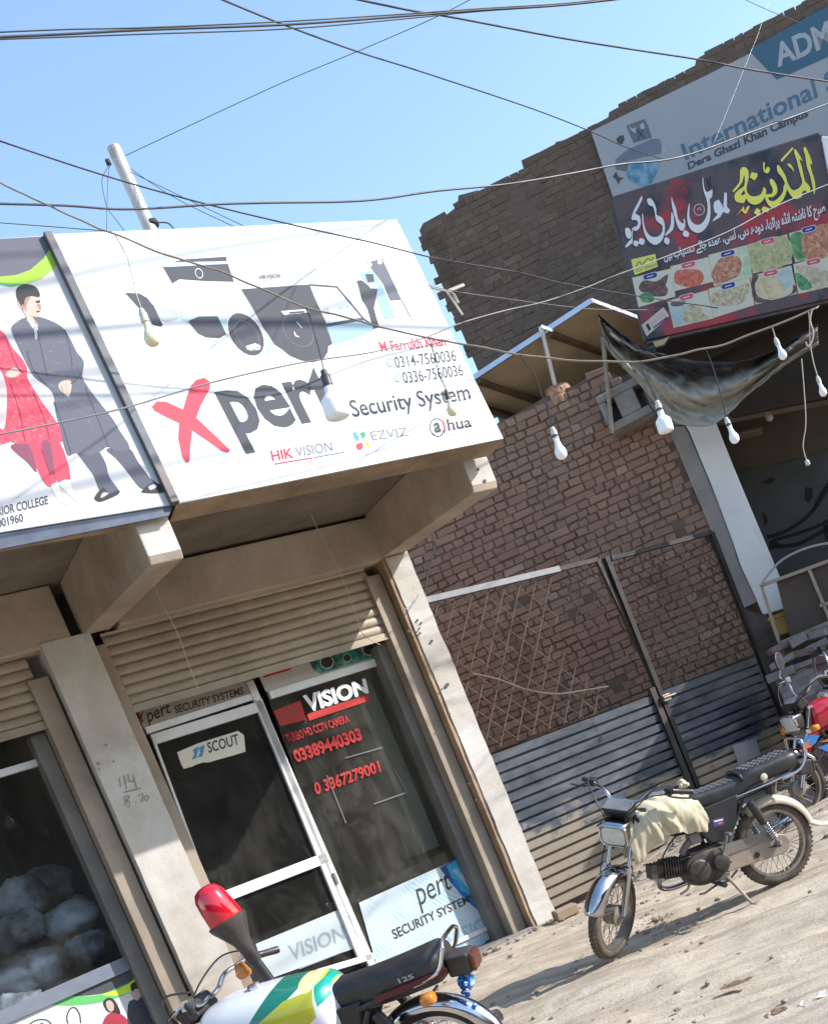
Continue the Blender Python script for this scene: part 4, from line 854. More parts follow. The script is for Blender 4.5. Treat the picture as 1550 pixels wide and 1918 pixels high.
YL = [[(1210, 270), (1190, 310), (1215, 400), (1240, 560), (1290, 700), (1320, 850), (1340, 950), (1355, 940), (1362, 850), (1350, 750), (1310, 620), (1290, 510), (1320, 525), (1290, 420), (1240, 310)],
 [(1070, 300), (1055, 350), (1090, 460), (1120, 580), (1150, 690), (1172, 780), (1150, 840), (1110, 880), (1050, 900), (1010, 880), (960, 790), (930, 690), (880, 610), (830, 535), (805, 560), (820, 640), (870, 700), (915, 780), (950, 880), (1010, 980), (1070, 1030), (1160, 1000), (1172, 935), (1215, 905), (1250, 940), (1285, 910), (1285, 860), (1250, 810), (1215, 770), (1190, 680), (1165, 560), (1130, 450), (1175, 480), (1150, 420), (1100, 340)],
 [(700, 750), (735, 738), (785, 800), (812, 880), (800, 950), (740, 1000), (680, 1005), (700, 1050), (760, 1060), (830, 1010), (890, 930), (905, 840), (930, 800), (952, 880), (910, 1010), (850, 1090), (790, 1150), (740, 1158), (690, 1125), (650, 1060), (628, 985), (650, 960), (690, 960), (735, 945), (745, 880), (710, 810)],
 [(610, 855), (650, 900), (630, 990), (590, 1060), (520, 1105), (450, 1105), (390, 1070), (360, 1020), (330, 1080), (280, 1085), (210, 1060), (190, 1000), (200, 950), (260, 890), (320, 850), (340, 780), (330, 680), (310, 760), (290, 800), (230, 880), (170, 930), (170, 900), (250, 800), (270, 720), (270, 620), (300, 570), (350, 570), (390, 620), (395, 720), (370, 830), (370, 920), (420, 980), (500, 990), (570, 960), (600, 900)],
 [(440, 640), (520, 655), (525, 700), (480, 760), (410, 710)], [(510, 1160), (570, 1190), (540, 1280), (470, 1230)], [(610, 1135), (690, 1160), (680, 1220), (600, 1220), (580, 1180)], [(860, 460), (1030, 275), (1045, 300), (870, 495)],
 [(960, 520), (1000, 520), (1040, 580), (1048, 640), (1020, 590), (970, 550)], [(610, 500), (630, 500), (625, 560), (640, 610), (665, 560), (700, 580), (695, 630), (660, 655), (620, 630), (605, 560)],
 [(200, 1285), (300, 1170), (320, 1130), (340, 1200), (380, 1130), (410, 1140), (380, 1200), (355, 1240), (320, 1230), (290, 1200)]]
L = MB()
for pts in WL: poly(L, sm(V0(pts)), HOT, o5 - .00075, 0); poly(L, [(x - 1.6, y + 2.2) for x, y in sm(V0(pts))], HOT, o5 - .00025, 1)
for pts in WL3: poly(L, V3(pts), HOT, o5 - .00075, 0)
a = V0([(1228, 950)])[0]; disc(L, a[0], a[1], 10.5, HOT, o5 - .00075, 2, ry=11.5, inner=.84); stroke(L, [(a[0] - 4, a[1] + 1), (a[0] + 1, a[1] - 4), (a[0] + 4, a[1] + 2)], 2, HOT, o5 - .00075, 2)
stroke(L, V0([(1330, 490), (1350, 560), (1370, 640)]), 3, HOT, o5 - .00075, 1); stroke(L, V0([(1390, 470), (1375, 560), (1400, 610)]), 3, HOT, o5 - .00075, 1)
L.obj('white_lettering', [LWH, LBK, flat('ring_pink', (.5, .3, .33))], hb)
L = MB()
for pts in YL: poly(L, V1(pts) if len(pts) < 6 else sm(V1(pts)), HOT, o5 - .00075, 0); poly(L, [(x - 1.8, y + 2.0) for x, y in V1(pts)], HOT, o5 - .00025, 1)
poly(L, V1([(280, 965), (330, 895), (348, 950), (310, 975)]), HOT, o5 - .00125, 1)
L.obj('yellow_lettering', [YEL, LBK], hb)
# Urdu line: join the letters by hand (isolated, final, initial, medial)
AR = {'ا': 'FE8D FE8E', 'ب': 'FE8F FE90 FE91 FE92', 'پ': 'FB56 FB57 FB58 FB59', 'ت': 'FE95 FE96 FE97 FE98', 'ح': 'FEA1 FEA2 FEA3 FEA4', 'چ': 'FB7A FB7B FB7C FB7D', 'د': 'FEA9 FEAA', 'ڈ': 'FB88 FB89', 'ر': 'FEAD FEAE', 'س': 'FEB1 FEB2 FEB3 FEB4', 'ش': 'FEB5 FEB6 FEB7 FEB8', 'ص': 'FEB9 FEBA FEBB FEBC', 'ع': 'FEC9 FECA FECB FECC', 'ک': 'FB8E FB8F FB90 FB91', 'ل': 'FEDD FEDE FEDF FEE0', 'م': 'FEE1 FEE2 FEE3 FEE4', 'ن': 'FEE5 FEE6 FEE7 FEE8', 'و': 'FEED FEEE', 'ہ': 'FBA6 FBA7 FBA8 FBA9', 'ھ': 'FBAA FBAB FBAC FBAD', 'ی': 'FBFC FBFD FBFE FBFF', 'ے': 'FBAE FBAF', 'ئ': 'FE89 FE8A FE8B FE8C', 'ٹ': 'FB66 FB67 FB68 FB69', 'ں': 'FB9E FB9F'}
def urdu(s):
    out = []
    for i, ch in enumerate(s):
        if ch not in AR: out.append(ch); continue
        f_ = AR[ch].split(); prev = i > 0 and s[i - 1] in AR and len(AR[s[i - 1]].split()) == 4; nxt = i + 1 < len(s) and s[i + 1] in AR and len(f_) == 4
        k = (3 if nxt else 1) if prev else (2 if nxt else 0)
        out.append(chr(int(f_[min(k, len(f_) - 1)], 16)))
    return ''.join(reversed(out))
L = MB(); uq = V3([(378, 800), (1520, 430), (1535, 560), (395, 890)])
ut = urdu('صبح کا ناشتہ انڈہ پراٹھا، دودھ دہی، لسی، عمدہ چائے دستیاب ہیں')
text(L, ut, [(x + 1.2, y + 1.4) for x, y in uq], HOT, o5 - .00025, 1, bold=.03); text(L, ut, uq, HOT, o5 - .00075, 0, bold=.028); L.obj('small_lettering', [LWH, LBK], hb)
def food(name, stops, sc):
    q = NT(name); f_ = q.noise(sc, 5, .65, dist=.6); q.set('Base Color', q.ramp(f_, [(p_, gn(c_)) for p_, c_ in stops])); q.set('Roughness', .55); return q.m
CRM = (0.42, 0.40, 0.33)
FM = {'kebab': food('kebab', [(.4, (.055, .03, .03)), (.6, (.14, .075, .065))], 22), 'tikka': food('tikka', [(.38, (.30, .06, .045)), (.55, (.44, .10, .06)), (.68, (.5, .25, .16))], 24), 'meat': food('meat', [(.35, (.16, .07, .04)), (.52, (.36, .15, .09)), (.68, (.46, .33, .25))], 26),
      'green': food('greens', [(.35, (.14, .22, .08)), (.5, (.32, .30, .17)), (.66, (.42, .36, .2))], 24), 'rice': food('rice', [(.35, (.24, .17, .10)), (.55, (.40, .34, .23)), (.7, (.46, .44, .36))], 30), 'bread': food('bread', [(.35, (.34, .25, .13)), (.6, (.47, .41, .28))], 14), 'leaf': food('leaf', [(.4, (.03, .12, .05)), (.6, (.10, .28, .12))], 18), 'bowl': food('bowl', [(.4, (.26, .34, .37)), (.65, (.36, .42, .42))], 8), 'roll': food('roll', [(.35, (.26, .21, .15)), (.62, (.42, .37, .29))], 20)}
cream = flat('tile_cream', (0.43, 0.44, 0.38)); tilb = flat('tile_border', (0.5, 0.38, 0.19)); pillr = flat('pill_red', (0.48, 0.06, 0.09)); pillb = flat('pill_blue', (0.02, 0.035, 0.22)); pilt = flat('pill_text', (.46, .46, .5))
tiles = [([(165, 985), (440, 920), (465, 1115), (210, 1190)], 'b', (290, 972), [([(210, 1045), (250, 1000), (330, 1010), (410, 960), (415, 990), (400, 1040), (415, 1060), (400, 1110), (320, 1115), (280, 1090), (230, 1085)], 'kebab'), ([(215, 1110), (260, 1090), (310, 1100), (310, 1150), (240, 1155)], 'leaf')]),
 ([(435, 905), (700, 840), (735, 1010), (465, 1075)], 'r', (560, 892), [([(470, 940), (530, 925), (640, 930), (670, 990), (630, 1040), (560, 1050), (480, 1030), (460, 990)], 'tikka')]),
 ([(705, 825), (975, 755), (1010, 975), (745, 1040)], 'b', (838, 812), [([(720, 960), (760, 880), (800, 840), (900, 830), (940, 880), (930, 950), (880, 990), (760, 1030), (740, 1000)], 'meat'), ([(900, 800), (972, 765), (1005, 960), (920, 985), (940, 880)], 'leaf2')]),
 ([(985, 750), (1255, 680), (1290, 880), (1020, 950)], 'r', (1120, 725), [([(992, 758), (1250, 690), (1282, 872), (1026, 940)], 'green')]),
 ([(1275, 670), (1560, 600), (1575, 820), (1320, 870)], 'b', (1412, 640), [([(1285, 680), (1370, 665), (1395, 760), (1385, 850), (1330, 858), (1300, 790)], 'leaf'), ([(1372, 670), (1560, 606), (1572, 812), (1392, 850)], 'meat')]),
 ([(415, 1150), (695, 1075), (735, 1270), (460, 1335)], 'r', (548, 1120), [([(430, 1165), (560, 1140), (560, 1180), (520, 1260), (560, 1310), (470, 1325), (440, 1240)], 'bowl'), ([(560, 1180), (630, 1170), (660, 1230), (700, 1270), (560, 1305), (520, 1260)], 'rice'), ([(440, 1160), (535, 1145), (520, 1180), (450, 1185)], 'kebab')]),
 ([(705, 1065), (990, 985), (1025, 1175), (740, 1265)], 'b', (842, 1040), [([(720, 1110), (800, 1060), (900, 1050), (980, 1020), (990, 1080), (930, 1170), (760, 1180), (725, 1150)], 'rice')]),
 ([(1000, 975), (1285, 900), (1325, 1095), (1040, 1170)], 'r', (1142, 950), [([(1008, 982), (1060, 968), (1032, 1040), (1060, 1120), (1180, 1140), (1290, 1090), (1300, 1030), (1318, 1090), (1046, 1162)], 'kebab'), ([(1030, 1040), (1070, 985), (1160, 970), (1220, 1020), (1250, 1070), (1180, 1130), (1080, 1125)], 'bread'), ([(1180, 960), (1280, 910), (1300, 1010), (1250, 1060), (1215, 1010)], 'bowl')]),
 ([(1305, 890), (1560, 820), (1575, 1040), (1340, 1095)], 'r', (1445, 870), [([(1315, 910), (1400, 900), (1560, 940), (1570, 1020), (1460, 1065), (1400, 1000)], 'roll'), ([(1318, 950), (1370, 970), (1440, 1050), (1360, 1070), (1325, 1010)], 'leaf')])]
FM['leaf2'] = food('salad', [(.4, (.26, .36, .22)), (.65, (.42, .46, .36))], 14)
for qd, pc_, pp, blobs in tiles:
    L = MB(); mats = [cream, tilb, pillr if pc_ == 'r' else pillb, pilt]; cq = V3(qd)
    cc = (sum(p[0] for p in cq) / 4, sum(p[1] for p in cq) / 4)
    poly(L, [(cc[0] + (x - cc[0]) * 1.025, cc[1] + (y - cc[1]) * 1.03) for x, y in cq], HOT, o5 - .00025, 1); poly(L, cq, HOT, o5 - .00075, 0)
    for i, (pts, nm) in enumerate(blobs): mats.append(FM[nm]); poly(L, sm(V3(pts)), HOT, o5 - .00125 - .0003 * i, 4 + i)
    a = V3([pp])[0]; ax, ay = math.cos(R(-15)), math.sin(R(-15)); pr = []
    for j in range(16):
        t = 2 * math.pi * j / 16; u_, w2 = 8.5 * (1 if math.cos(t) > 0 else -1) + 4.6 * math.cos(t), 4.8 * math.sin(t); pr.append((a[0] + u_ * ax - w2 * ay, a[1] + u_ * ay + w2 * ax))
    poly(L, [(a[0] + (x - a[0]) * 1.13, a[1] + (y - a[1]) * 1.22) for x, y in pr], HOT, o5 - .00225, 3); poly(L, pr, HOT, o5 - .00250, 2)
    stroke(L, [(a[0] - 6, a[1] + 2.5), (a[0] - 3, a[1] + .2), (a[0] - 1, a[1] + 1.4), (a[0] + 2, a[1] - .8), (a[0] + 6, a[1] - 1.6)], 1.8, HOT, o5 - .00275, 3)
    L.obj('food_picture', mats, hb)
L = MB(); poly(L, V3([(155, 855), (325, 815), (345, 905), (180, 965)]), HOT, o5 - .00100, 0); stroke(L, V3(smoothpath([(190, 905), (215, 870), (235, 890), (270, 850), (300, 860), (312, 835)])), 2.4, HOT, o5 - .00150, 1); text(L, '0333 5099233', V3([(186, 925), (332, 880), (337, 900), (191, 946)]), HOT, o5 - .00150, 1, bold=.02)
L.obj('label_print', [flat('label_yellow', (.52, .52, .12)), flat('label_ink', (.16, .17, .05))], hb)
L = MB(); poly(L, V3([(230, 1320), (385, 1190), (425, 1255), (265, 1400)]), HOT, o5 - .00100, 2); text(L, 'PRINTERS', V3([(290, 1302), (388, 1216), (404, 1246), (308, 1330)]), HOT, o5 - .00150, 3); stroke(L, V3([(312, 1340), (412, 1262)]), 2.6, HOT, o5 - .00150, 4); poly(L, V3([(258, 1318), (276, 1304), (298, 1348), (280, 1362)]), HOT, o5 - .00150, 5)
L.obj('label_print', [flat('label_yellow', (.52, .52, .12)), flat('label_ink', (.16, .17, .05)), flat('label_white', (.42, .39, .37)), flat('label_pink', (.42, .24, .2)), pillb, LBK], hb)
# light box beyond it, cut by the edge
b = MB(); c_ = [px(x, y, HOT, -.5) for x, y in [(1537, 254), (1640, 262), (1690, 470), (1556, 350)]]
b.add(c_ + [v + Vector((0, .25, 0)) for v in c_], [(0, 1, 2, 3), (7, 6, 5, 4), (0, 4, 5, 1), (1, 5, 6, 2), (2, 6, 7, 3), (3, 7, 4, 0)]); tag(b.obj('light_box', mat('lightbox', (.62, .64, .68), None, 3, .5), F=HOT, bevel=.01), 'pale sign box at the photo edge beside the restaurant banner', 'sign box')
# ================================================================== THINGS ON AND AROUND THE HOTEL
# panels on the lower wall
pt = thing('solar_panel', 'tan underside of solar panels propped above the lower brick wall', 'solar panel', HOT)
A2_, B_, C_, D_ = px(839, 743, HOT, -.25), px(1108, 567, HOT, -.25), px(1285, 632, HOT, 1.25), px(1000, 798, HOT, 1.25)
nrm = (B_ - A2_).cross(D_ - A2_).normalized()
if nrm.z < 0: nrm = -nrm
TANP = mat('backsheet_tan', (0.43, 0.345, 0.23), (0.36, 0.285, 0.19), 3, .7, dirt=(.28, .19, .11), dirt_amt=.3); CELL = mat('solar_glass', (.01, .015, .04), None, 3, .12)
b = MB(); b.add([A2_, B_, C_, D_] + [v + nrm * .03 for v in (A2_, B_, C_, D_)], [(0, 1, 2, 3)], 0); k = len(b.v); b.add([v + nrm * .03 for v in (A2_, B_, C_, D_)], [(0, 1, 2, 3)], 1); b.obj('panel_sheet', [TANP, CELL], pt)
FRM = mat('panel_frame', (.62, .64, .68), (.5, .52, .56), 6, .35, .7); b = MB()
for p_, q_ in ((A2_, B_), (B_, C_), (C_, D_), (D_, A2_)): b.bar(p_ + nrm * .015, q_ + nrm * .015, .035, .05, up=nrm)
b.obj('panel_frame', FRM, pt)
b = MB()
for t in (0.02, .20, .70):
    p_ = A2_.lerp(B_, t); q_ = D_.lerp(C_, t); b.bar(p_ - nrm * .03, q_ - nrm * .03, .05, .05, up=nrm)
b.obj('support_rail', mat('rail_brown', (.10, .065, .04), (.07, .045, .03), 5, .7), pt)
b = MB(); q0 = px(1012, 612, HOT, -.30); q1 = px(1038, 720, HOT, -.02); b.bar(q0, q1, .035, .035); b.bar(q0, px(1034, 620, HOT, -.25), .03, .03)
tag(b.obj('angle_iron', FRM, F=HOT), 'thin steel angle bracket holding up the solar panel edge above the rusty tin', 'bracket')
can = thing('rusty_tin', 'rusty old tin standing on top of the lower brick wall', 'tin', HOT)
b = MB(); c0 = px(1050, 752, HOT, .1); b.lathe([(.10, 0), (.125, .005), (.13, .08), (.127, .085), (.131, .09), (.128, .17), (.122, .18), (.118, .175), (.115, .02)], Matrix.Translation(c0 - Vector((0, 0, .04))) @ Matrix.Rotation(R(4), 4, 'Y'), 18)
RUSTY = NT('rusty_tin'); RUSTY.set('Base Color', RUSTY.ramp(RUSTY.noise(7, 7, .7), [(.38, (.20, .07, .035)), (.52, (.36, .20, .12)), (.62, (.52, .46, .38))])); RUSTY.set('Roughness', .8); b.obj('tin_body', RUSTY.m, can, smooth=True, auto=40)
cb = thing('concrete_block', 'grey hollow concrete block on the wall under the tarpaulin', 'concrete block', HOT)
b = MB(); c0 = px(1140, 800, HOT, -.32); c1 = px(1240, 775, HOT, -.32); hx = (c1.x - c0.x); z0, z1 = c0.z - .06, c0.z + .30
b.box(c0.x, c0.x + hx, -.34, .02, z0, z0 + .075); b.box(c0.x, c0.x + hx, -.34, .02, z1 - .075, z1)
for i, wd_ in enumerate((.07, .20, .07)): b.box(c0.x + (hx - wd_) * i / 2, c0.x + (hx - wd_) * i / 2 + wd_, -.339, .019, z0 + .075, z1 - .075)
b.box(c0.x + .01, c0.x + hx - .01, -.06, -.02, z0 + .06, z1 - .06)
b.xf(Matrix.Translation(Vector((c0.x, 0, z0))) @ Matrix.Rotation(R(-3), 4, 'Y') @ Matrix.Translation(Vector((-c0.x, 0, -z0)))); b.obj('block', mat('block_grey', (.25, .235, .22), (.17, .16, .15), 8, .95, bump=.5), cb, bevel=.012)
b = MB(); b.bar(px(1128, 632, HOT, -.40), px(1146, 812, HOT, -.36), .045, .03); tag(b.obj('wooden_batten', mat('grey_wood', (.26, .23, .20), (.2, .17, .14), 9, .85), F=HOT), 'thin weathered wooden batten upright beside the concrete block', 'batten')
# tarpaulin
GAIN = 1.0
q = NT('tarpaulin'); n1 = q.noise(3.2, 6, .62, dist=.6); c = q.mix(q.ramp(n1, [(.44, 0), (.55, 1)]), (.085, .08, .075), (.235, .21, .18)); q.set('Base Color', c); q.set('Roughness', .7)
geo = q.coord('UV'); sp = q.n('ShaderNodeSeparateXYZ'); q.l(geo, sp.inputs[0])
fac_ = q.math('ADD', q.math('MULTIPLY', sp.outputs[1], .9), q.math('ADD', q.math('MULTIPLY', sp.outputs[0], .25), q.math('MULTIPLY', n1, .7)))
c = q.mix(q.ramp(fac_, [(.66, 0), (.98, 1)]), (.04, .038, .04), (.33, .30, .255)); c = q.mix(q.ramp(q.noise(9, 6, .7), [(.5, 0), (.75, .5)]), c, (.13, .11, .095))
q.set('Base Color', c); q.set('Roughness', .95); q.set('Specular IOR Level', .1); q.bump(q.noise(38, 5, .7), .5, .02)
upc = smoothpath([(1119, 586), (1146, 612), (1186, 640), (1240, 662), (1310, 676), (1390, 676), (1450, 656), (1500, 626), (1530, 606)], 9)
loc = smoothpath([(1122, 602), (1136, 650), (1168, 690), (1204, 728), (1256, 786), (1330, 796), (1402, 738), (1462, 690), (1532, 646)], 9)
secs = []; n_ = len(upc); uvs = []
for i in range(n_):
    row = []
    for j in range(31):
        v = j / 30; p_ = Vector(upc[i]).lerp(Vector(loc[i]), v); u = i / (n_ - 1)
        dep = -.50 + .10 * math.sin(v * 11 + u * 9) * math.sin(u * math.pi) + .10 * noise.noise(Vector((u * 6, v * 5, 2))) - .13 * abs(noise.noise(Vector((u * 9 + v * 3, v * 9 - u * 7, 5)))) - .07 * abs(noise.noise(Vector((u * 25 - v * 5, v * 12, 9))))
        row.append(px(p_.x, p_.y, HOT, dep)); uvs.append((u, v))
    secs.append(row)
b = MB(); b.loft(secs, closed=False); to = b.obj('tarpaulin', q.m, F=HOT, smooth=True)
ul = to.data.uv_layers.new(name='UVMap')
for lp2 in to.data.loops: ul.data[lp2.index].uv = uvs[lp2.vertex_index]
md = to.modifiers.new('solid', 'SOLIDIFY'); md.thickness = .006
tag(to, 'torn grey and black tarpaulin sagging over the restaurant entrance', 'tarpaulin')
b = MB(); b.tube(smoothpath([px(x, y, HOT, -.5) for x, y in [(1205, 735), (1216, 760), (1224, 770), (1236, 790), (1262, 797), (1290, 796)]], 4), .008, 6); tag(b.obj('cord', DW, F=HOT), 'dark cord tied along the lower edge of the tarpaulin', 'cord')
b = MB(); b.prism(H2([(1222, 640), (1240, 636), (1252, 630), (1242, 645), (1226, 650)], -.45), -.45, -.40); tag(b.obj('plywood_scrap', TANP, F=HOT), 'small tan board scrap below the restaurant banner corner', 'board')
# counter rail in front of the opening
GAIN = .8
rl = thing('counter_rail', 'pale steel rail frame with a brown sheet in front of the restaurant', 'railing', HOT)
RY = -.55; CRE = mat('rail_cream', (.42, .34, .26), (.33, .26, .2), 6, .6); b = MB()
for p_, q_ in (((1424, 1097), (1640, 1018)), ((1424, 1094), (1459, 1206)), ((1456, 1206), (1640, 1128)), ((1514, 1066), (1556, 1168)), ((1534, 1135), (1640, 1100))): b.bar(px(*p_, HOT, RY), px(*q_, HOT, RY), .03, .03)
q0 = px(1459, 1206, HOT, RY); b.bar(q0, Vector((q0.x + .02, RY, .0)), .03, .03); b.obj('frame', CRE, rl)
b = MB(); poly(b, [(1452, 1085), (1640, 1020), (1640, 1130), (1480, 1196)], HOT, RY + .08); b.obj('brown_sheet', mat('smoked_sheet', (.085, .055, .04), (.06, .04, .03), 4, .45), rl, solid=.008)
b = MB(); b.tube(smoothpath([px(x, y, HOT, RY - .05) for x, y in [(1424, 1096), (1438, 1076), (1462, 1050), (1500, 1030), (1540, 1019), (1580, 1016)]], 5), .011, 6); tag(b.obj('cable', GW, F=HOT), 'thin grey cable arching over the counter rail', 'cable')
b = MB(); c0 = px(1438, 1160, HOT, -.35); c1 = px(1482, 1150, HOT, -.35); zz = px(1448, 1196, HOT, -.35).z
b.box(c0.x, c1.x + .06, -.38, -.12, zz, c0.z); b.box(c0.x - .01, c1.x + .07, -.39, -.11, c0.z - .03, c0.z + .012); tag(b.obj('oil_tin', mat('yellow_tin', (.36, .22, .035), (.28, .16, .03), 5, .5), F=HOT, bevel=.012), 'square yellow tin behind the counter rail by the white pillar', 'tin')
# low tiled plinth and the loose pieces on it
pq = [px(x, y, HOT, -.7) for x, y in [(1446, 1262), (1640, 1185), (1720, 1440), (1530, 1500)]]
q = NT('patterned_tile'); br = q.n('ShaderNodeTexBrick'); br.inputs['Scale'].default_value = 4.2; br.inputs['Color1'].default_value = (.17, .085, .085, 1); br.inputs['Color2'].default_value = (.25, .245, .25, 1); br.inputs['Mortar'].default_value = (.12, .1, .1, 1); br.inputs['Mortar Size'].default_value = .012
q.l(q.mapping(rot=(R(90), 0, 0)), br.inputs[0]); q.set('Base Color', q.mix(q.ramp(q.noise(14, 5), [(.5, 0), (.7, .4)]), br.outputs[0], (.2, .17, .16))); q.set('Roughness', .75)
b = MB(); b.box(pq[0].x, 6.5, -.7, -.2, -.25, pq[0].z - .05); tag(b.obj('counter_plinth', q.m, F=HOT, bevel=.01), 'low maroon and grey tiled plinth behind the red motorbikes', 'plinth')
PAV = [mat('paver_grey', (.30, .28, .28), (.22, .2, .2), 8, .9, bump=.3), mat('paver_maroon', (.17, .095, .09), (.22, .16, .15), 8, .9, bump=.3)]
for i in range(22):
    c0 = px(1462 + (i % 8) * 17 + random.uniform(-4, 4), 1262 - (i // 8) * 24 - (i % 8) * 7 + random.uniform(-3, 3), HOT, -.68 + .08 * (i % 2))
    b = MB(); s_ = (random.uniform(.08, .14), .06, random.uniform(.02, .04))
    b.box(-s_[0], s_[0], -s_[1], s_[1], -s_[2], s_[2], M=Matrix.Translation(c0) @ Matrix.Rotation(random.uniform(-.18, .18), 4, 'Y') @ Matrix.Rotation(random.uniform(-.5, .5), 4, 'Z'))
    tag(b.obj('paving_block', PAV[i % 3 == 1], F=HOT, bevel=.006), 'loose paving block in the heap under the counter rail', 'paving block', 'paving blocks heaped under the counter rail')

# ================================================================== GATE (frame FAC)
GATE = NT('gate_sheet'); q = GATE; sx = q.n('ShaderNodeSeparateXYZ'); q.l(q.coord(), sx.inputs[0])
n1 = q.noise(2.2, 7, .7, q.mapping(scale=(1, 1, 2.5)), .5); n2 = q.noise(13, 6, .7)
c = q.mix(q.ramp(n1, [(.36, 0), (.64, 1)]), (.045, .058, .08), (.12, .135, .16))
dz = q.math('ADD', q.math('MULTIPLY', sx.outputs[2], -0.62), q.math('MULTIPLY', n1, 1.0))
c = q.mix(q.ramp(dz, [(-.12, 0), (.12, .9)]), c, (.30, .25, .19)); c = q.mix(q.ramp(n2, [(.55, 0), (.72, .45)]), c, (.11, .10, .10))
q.set('Base Color', c); q.set('Metallic', .25); q.set('Roughness', q.ramp(n2, [(.3, .42), (.7, .65)]))
IRON = mat('gate_iron', (.045, .042, .042), (.085, .06, .05), 6, .65, .3); RODS = mat('rusty_rod', (.17, .13, .105), (.12, .09, .075), 8, .8); BLKI = mat('black_iron', (.018, .018, .02), (.035, .03, .03), 6, .5, .3)
def sheet(x0, x1, z0, z1, parent):
    b = MB(); pitch = .0865; prof = []; z = z0
    while z < z1 - .001:
        for t, d in ((0, 0), (.74, -.010), (.745, .050), (.995, .050)): prof.append((d, min(z + t * pitch, z1)))
        z += pitch
    prof.append((0, z1))
    xs_ = [x0 + (x1 - x0) * i / 30 for i in range(31)]
    b.loft([[Vector((x, .06 + d + .012 * noise.noise(Vector((x * 1.1, zz * 1.3, 1))) + .004 * noise.noise(Vector((x * 5, zz * 4, 1))), zz)) for d, zz in prof] for x in xs_], closed=False)
    return b.obj('ribbed_sheet', GATE.m, parent, solid=.0)
def clip(x, z, dx, dz_, pl):
    """pieces of the line through (x,z) inside an outline"""
    ts = []; n = len(pl)
    for i in range(n):
        (x1, z1), (x2, z2) = pl[i], pl[(i + 1) % n]; ex, ez_ = x2 - x1, z2 - z1; den = dx * ez_ - dz_ * ex
        if abs(den) < 1e-9: continue
        t = ((x1 - x) * ez_ - (z1 - z) * ex) / den; s_ = ((x1 - x) * dz_ - (z1 - z) * dx) / den
        if 0 <= s_ < 1: ts.append(t)
    ts.sort(); return [(ts[i], ts[i + 1]) for i in range(0, len(ts) - 1, 2)]
def lattice(name, pl, sp_, ang, r_, mt, parent, y):
    b = MB()
    for k, a in enumerate((ang, -ang)):
        dx, dz_ = math.cos(a), math.sin(a); nx_, nz_ = -dz_, dx
        for i in range(-60, 60):
            ox, oz = nx_ * i * sp_, nz_ * i * sp_ + 1.5
            for t0, t1 in clip(ox, oz, dx, dz_, pl):
                if t1 - t0 > .05: b.tube([(ox + dx * t0, y + .012 * k, oz + dz_ * t0), (ox + dx * (t0 + t1) / 2 , y + .012 * k + .006 * random.uniform(-1, 1), oz + dz_ * (t0 + t1) / 2), (ox + dx * t1, y + .012 * k, oz + dz_ * t1)], r_, 5)
    return b.obj(name, mt, parent)
F2 = lambda pts, off=.06: [((lambda v: (v.x, v.z))(px(x, y, FAC, off))) for x, y in pts]
g1 = thing('gate_leaf', 'left gate leaf of ribbed sheet, torn lattice above and a white top bar', 'gate', FAC, 'leaves of the yard gate')
sheet(.01, 1.86, .07, 1.45, g1)
tb = F2([(785, 1128), (1046, 1066)]); b = MB(); b.bar((tb[0][0], .06, tb[0][1]), (tb[1][0], .06, tb[1][1]), .05, .05); b.obj('top_bar', mat('bar_white', (.25, .25, .265), (.19, .19, .2), 8, .5, .3), g1)
pa = F2([(1046, 1066), (1118, 1048), (1158, 1140), (1243, 1310)]); b = MB()
b.bar((pa[0][0], .065, pa[0][1]), (pa[1][0], .065, pa[1][1]), .04, .04); b.bar((pa[1][0], .065, pa[1][1]), (pa[3][0], .065, pa[3][1] - .1), .04, .04)
b.bar((0.0, .075, .05), (0.0, .075, 2.78), .05, .04); b.bar((0, .085, .09), (1.86, .085, .09), .04, .04); b.bar((0, .085, 1.42), (1.86, .085, 1.42), .04, .04); b.bar((1.845, .05, .05), (1.845, .05, 1.5), .05, .06)
b.obj('frame', IRON, g1)
lp1 = F2([(800, 1128), (1040, 1072), (1040, 1130), (1046, 1160), (1020, 1200), (1062, 1225), (1085, 1260), (1130, 1290), (1142, 1326), (918, 1405)])
lattice('lattice', lp1, .135, R(52), .0048, RODS, g1, .07)
lp2_ = F2([(1052, 1070), (1116, 1052), (1160, 1150), (1110, 1180), (1052, 1140)]); lattice('lattice', lp2_, .12, R(48), .005, IRON, g1, .07)
b = MB(); b.tube(smoothpath([px(x, y, FAC, .03) for x, y in [(884, 1262), (930, 1272), (985, 1292), (1040, 1300), (1090, 1294), (1138, 1286)]], 5), .009, 6); b.obj('bent_rod', RODS, g1)
b = MB(); b.tube(smoothpath([px(x, y, FAC, .04) for x, y in [(806, 980), (812, 1030), (800, 1080), (795, 1122)]], 4), .008, 6); tag(b.obj('cable', DW, F=FAC), 'black cable hanging down beside the right shop pillar to the gate bar', 'cable')
b = MB(); b.tube(smoothpath([px(x, y, FAC, -.04) for x, y in [(784, 1112), (776, 1128), (764, 1138), (756, 1142)]], 4), .004, 5); tag(b.obj('wire', GW, F=FAC), 'curl of grey wire on the front of the right shop pillar', 'wire')
g2 = thing('gate_leaf', 'right gate leaf of dark ribbed sheet with full diamond lattice and black post', 'gate', FAC, 'leaves of the yard gate')
xr = px(1412, 1227, FAC, .06).x
sheet(1.94, xr, .07, 1.45, g2)
b = MB(); tp = F2([(1137, 1044), (1331, 998), (1352, 1052), (1412, 1232)])
b.bar((1.915, .045, .05), (1.915, .045, tp[0][1]), .06, .05); b.bar((tp[0][0] + .03, .06, tp[0][1] - .02), (tp[1][0], .06, tp[1][1]), .045, .04)
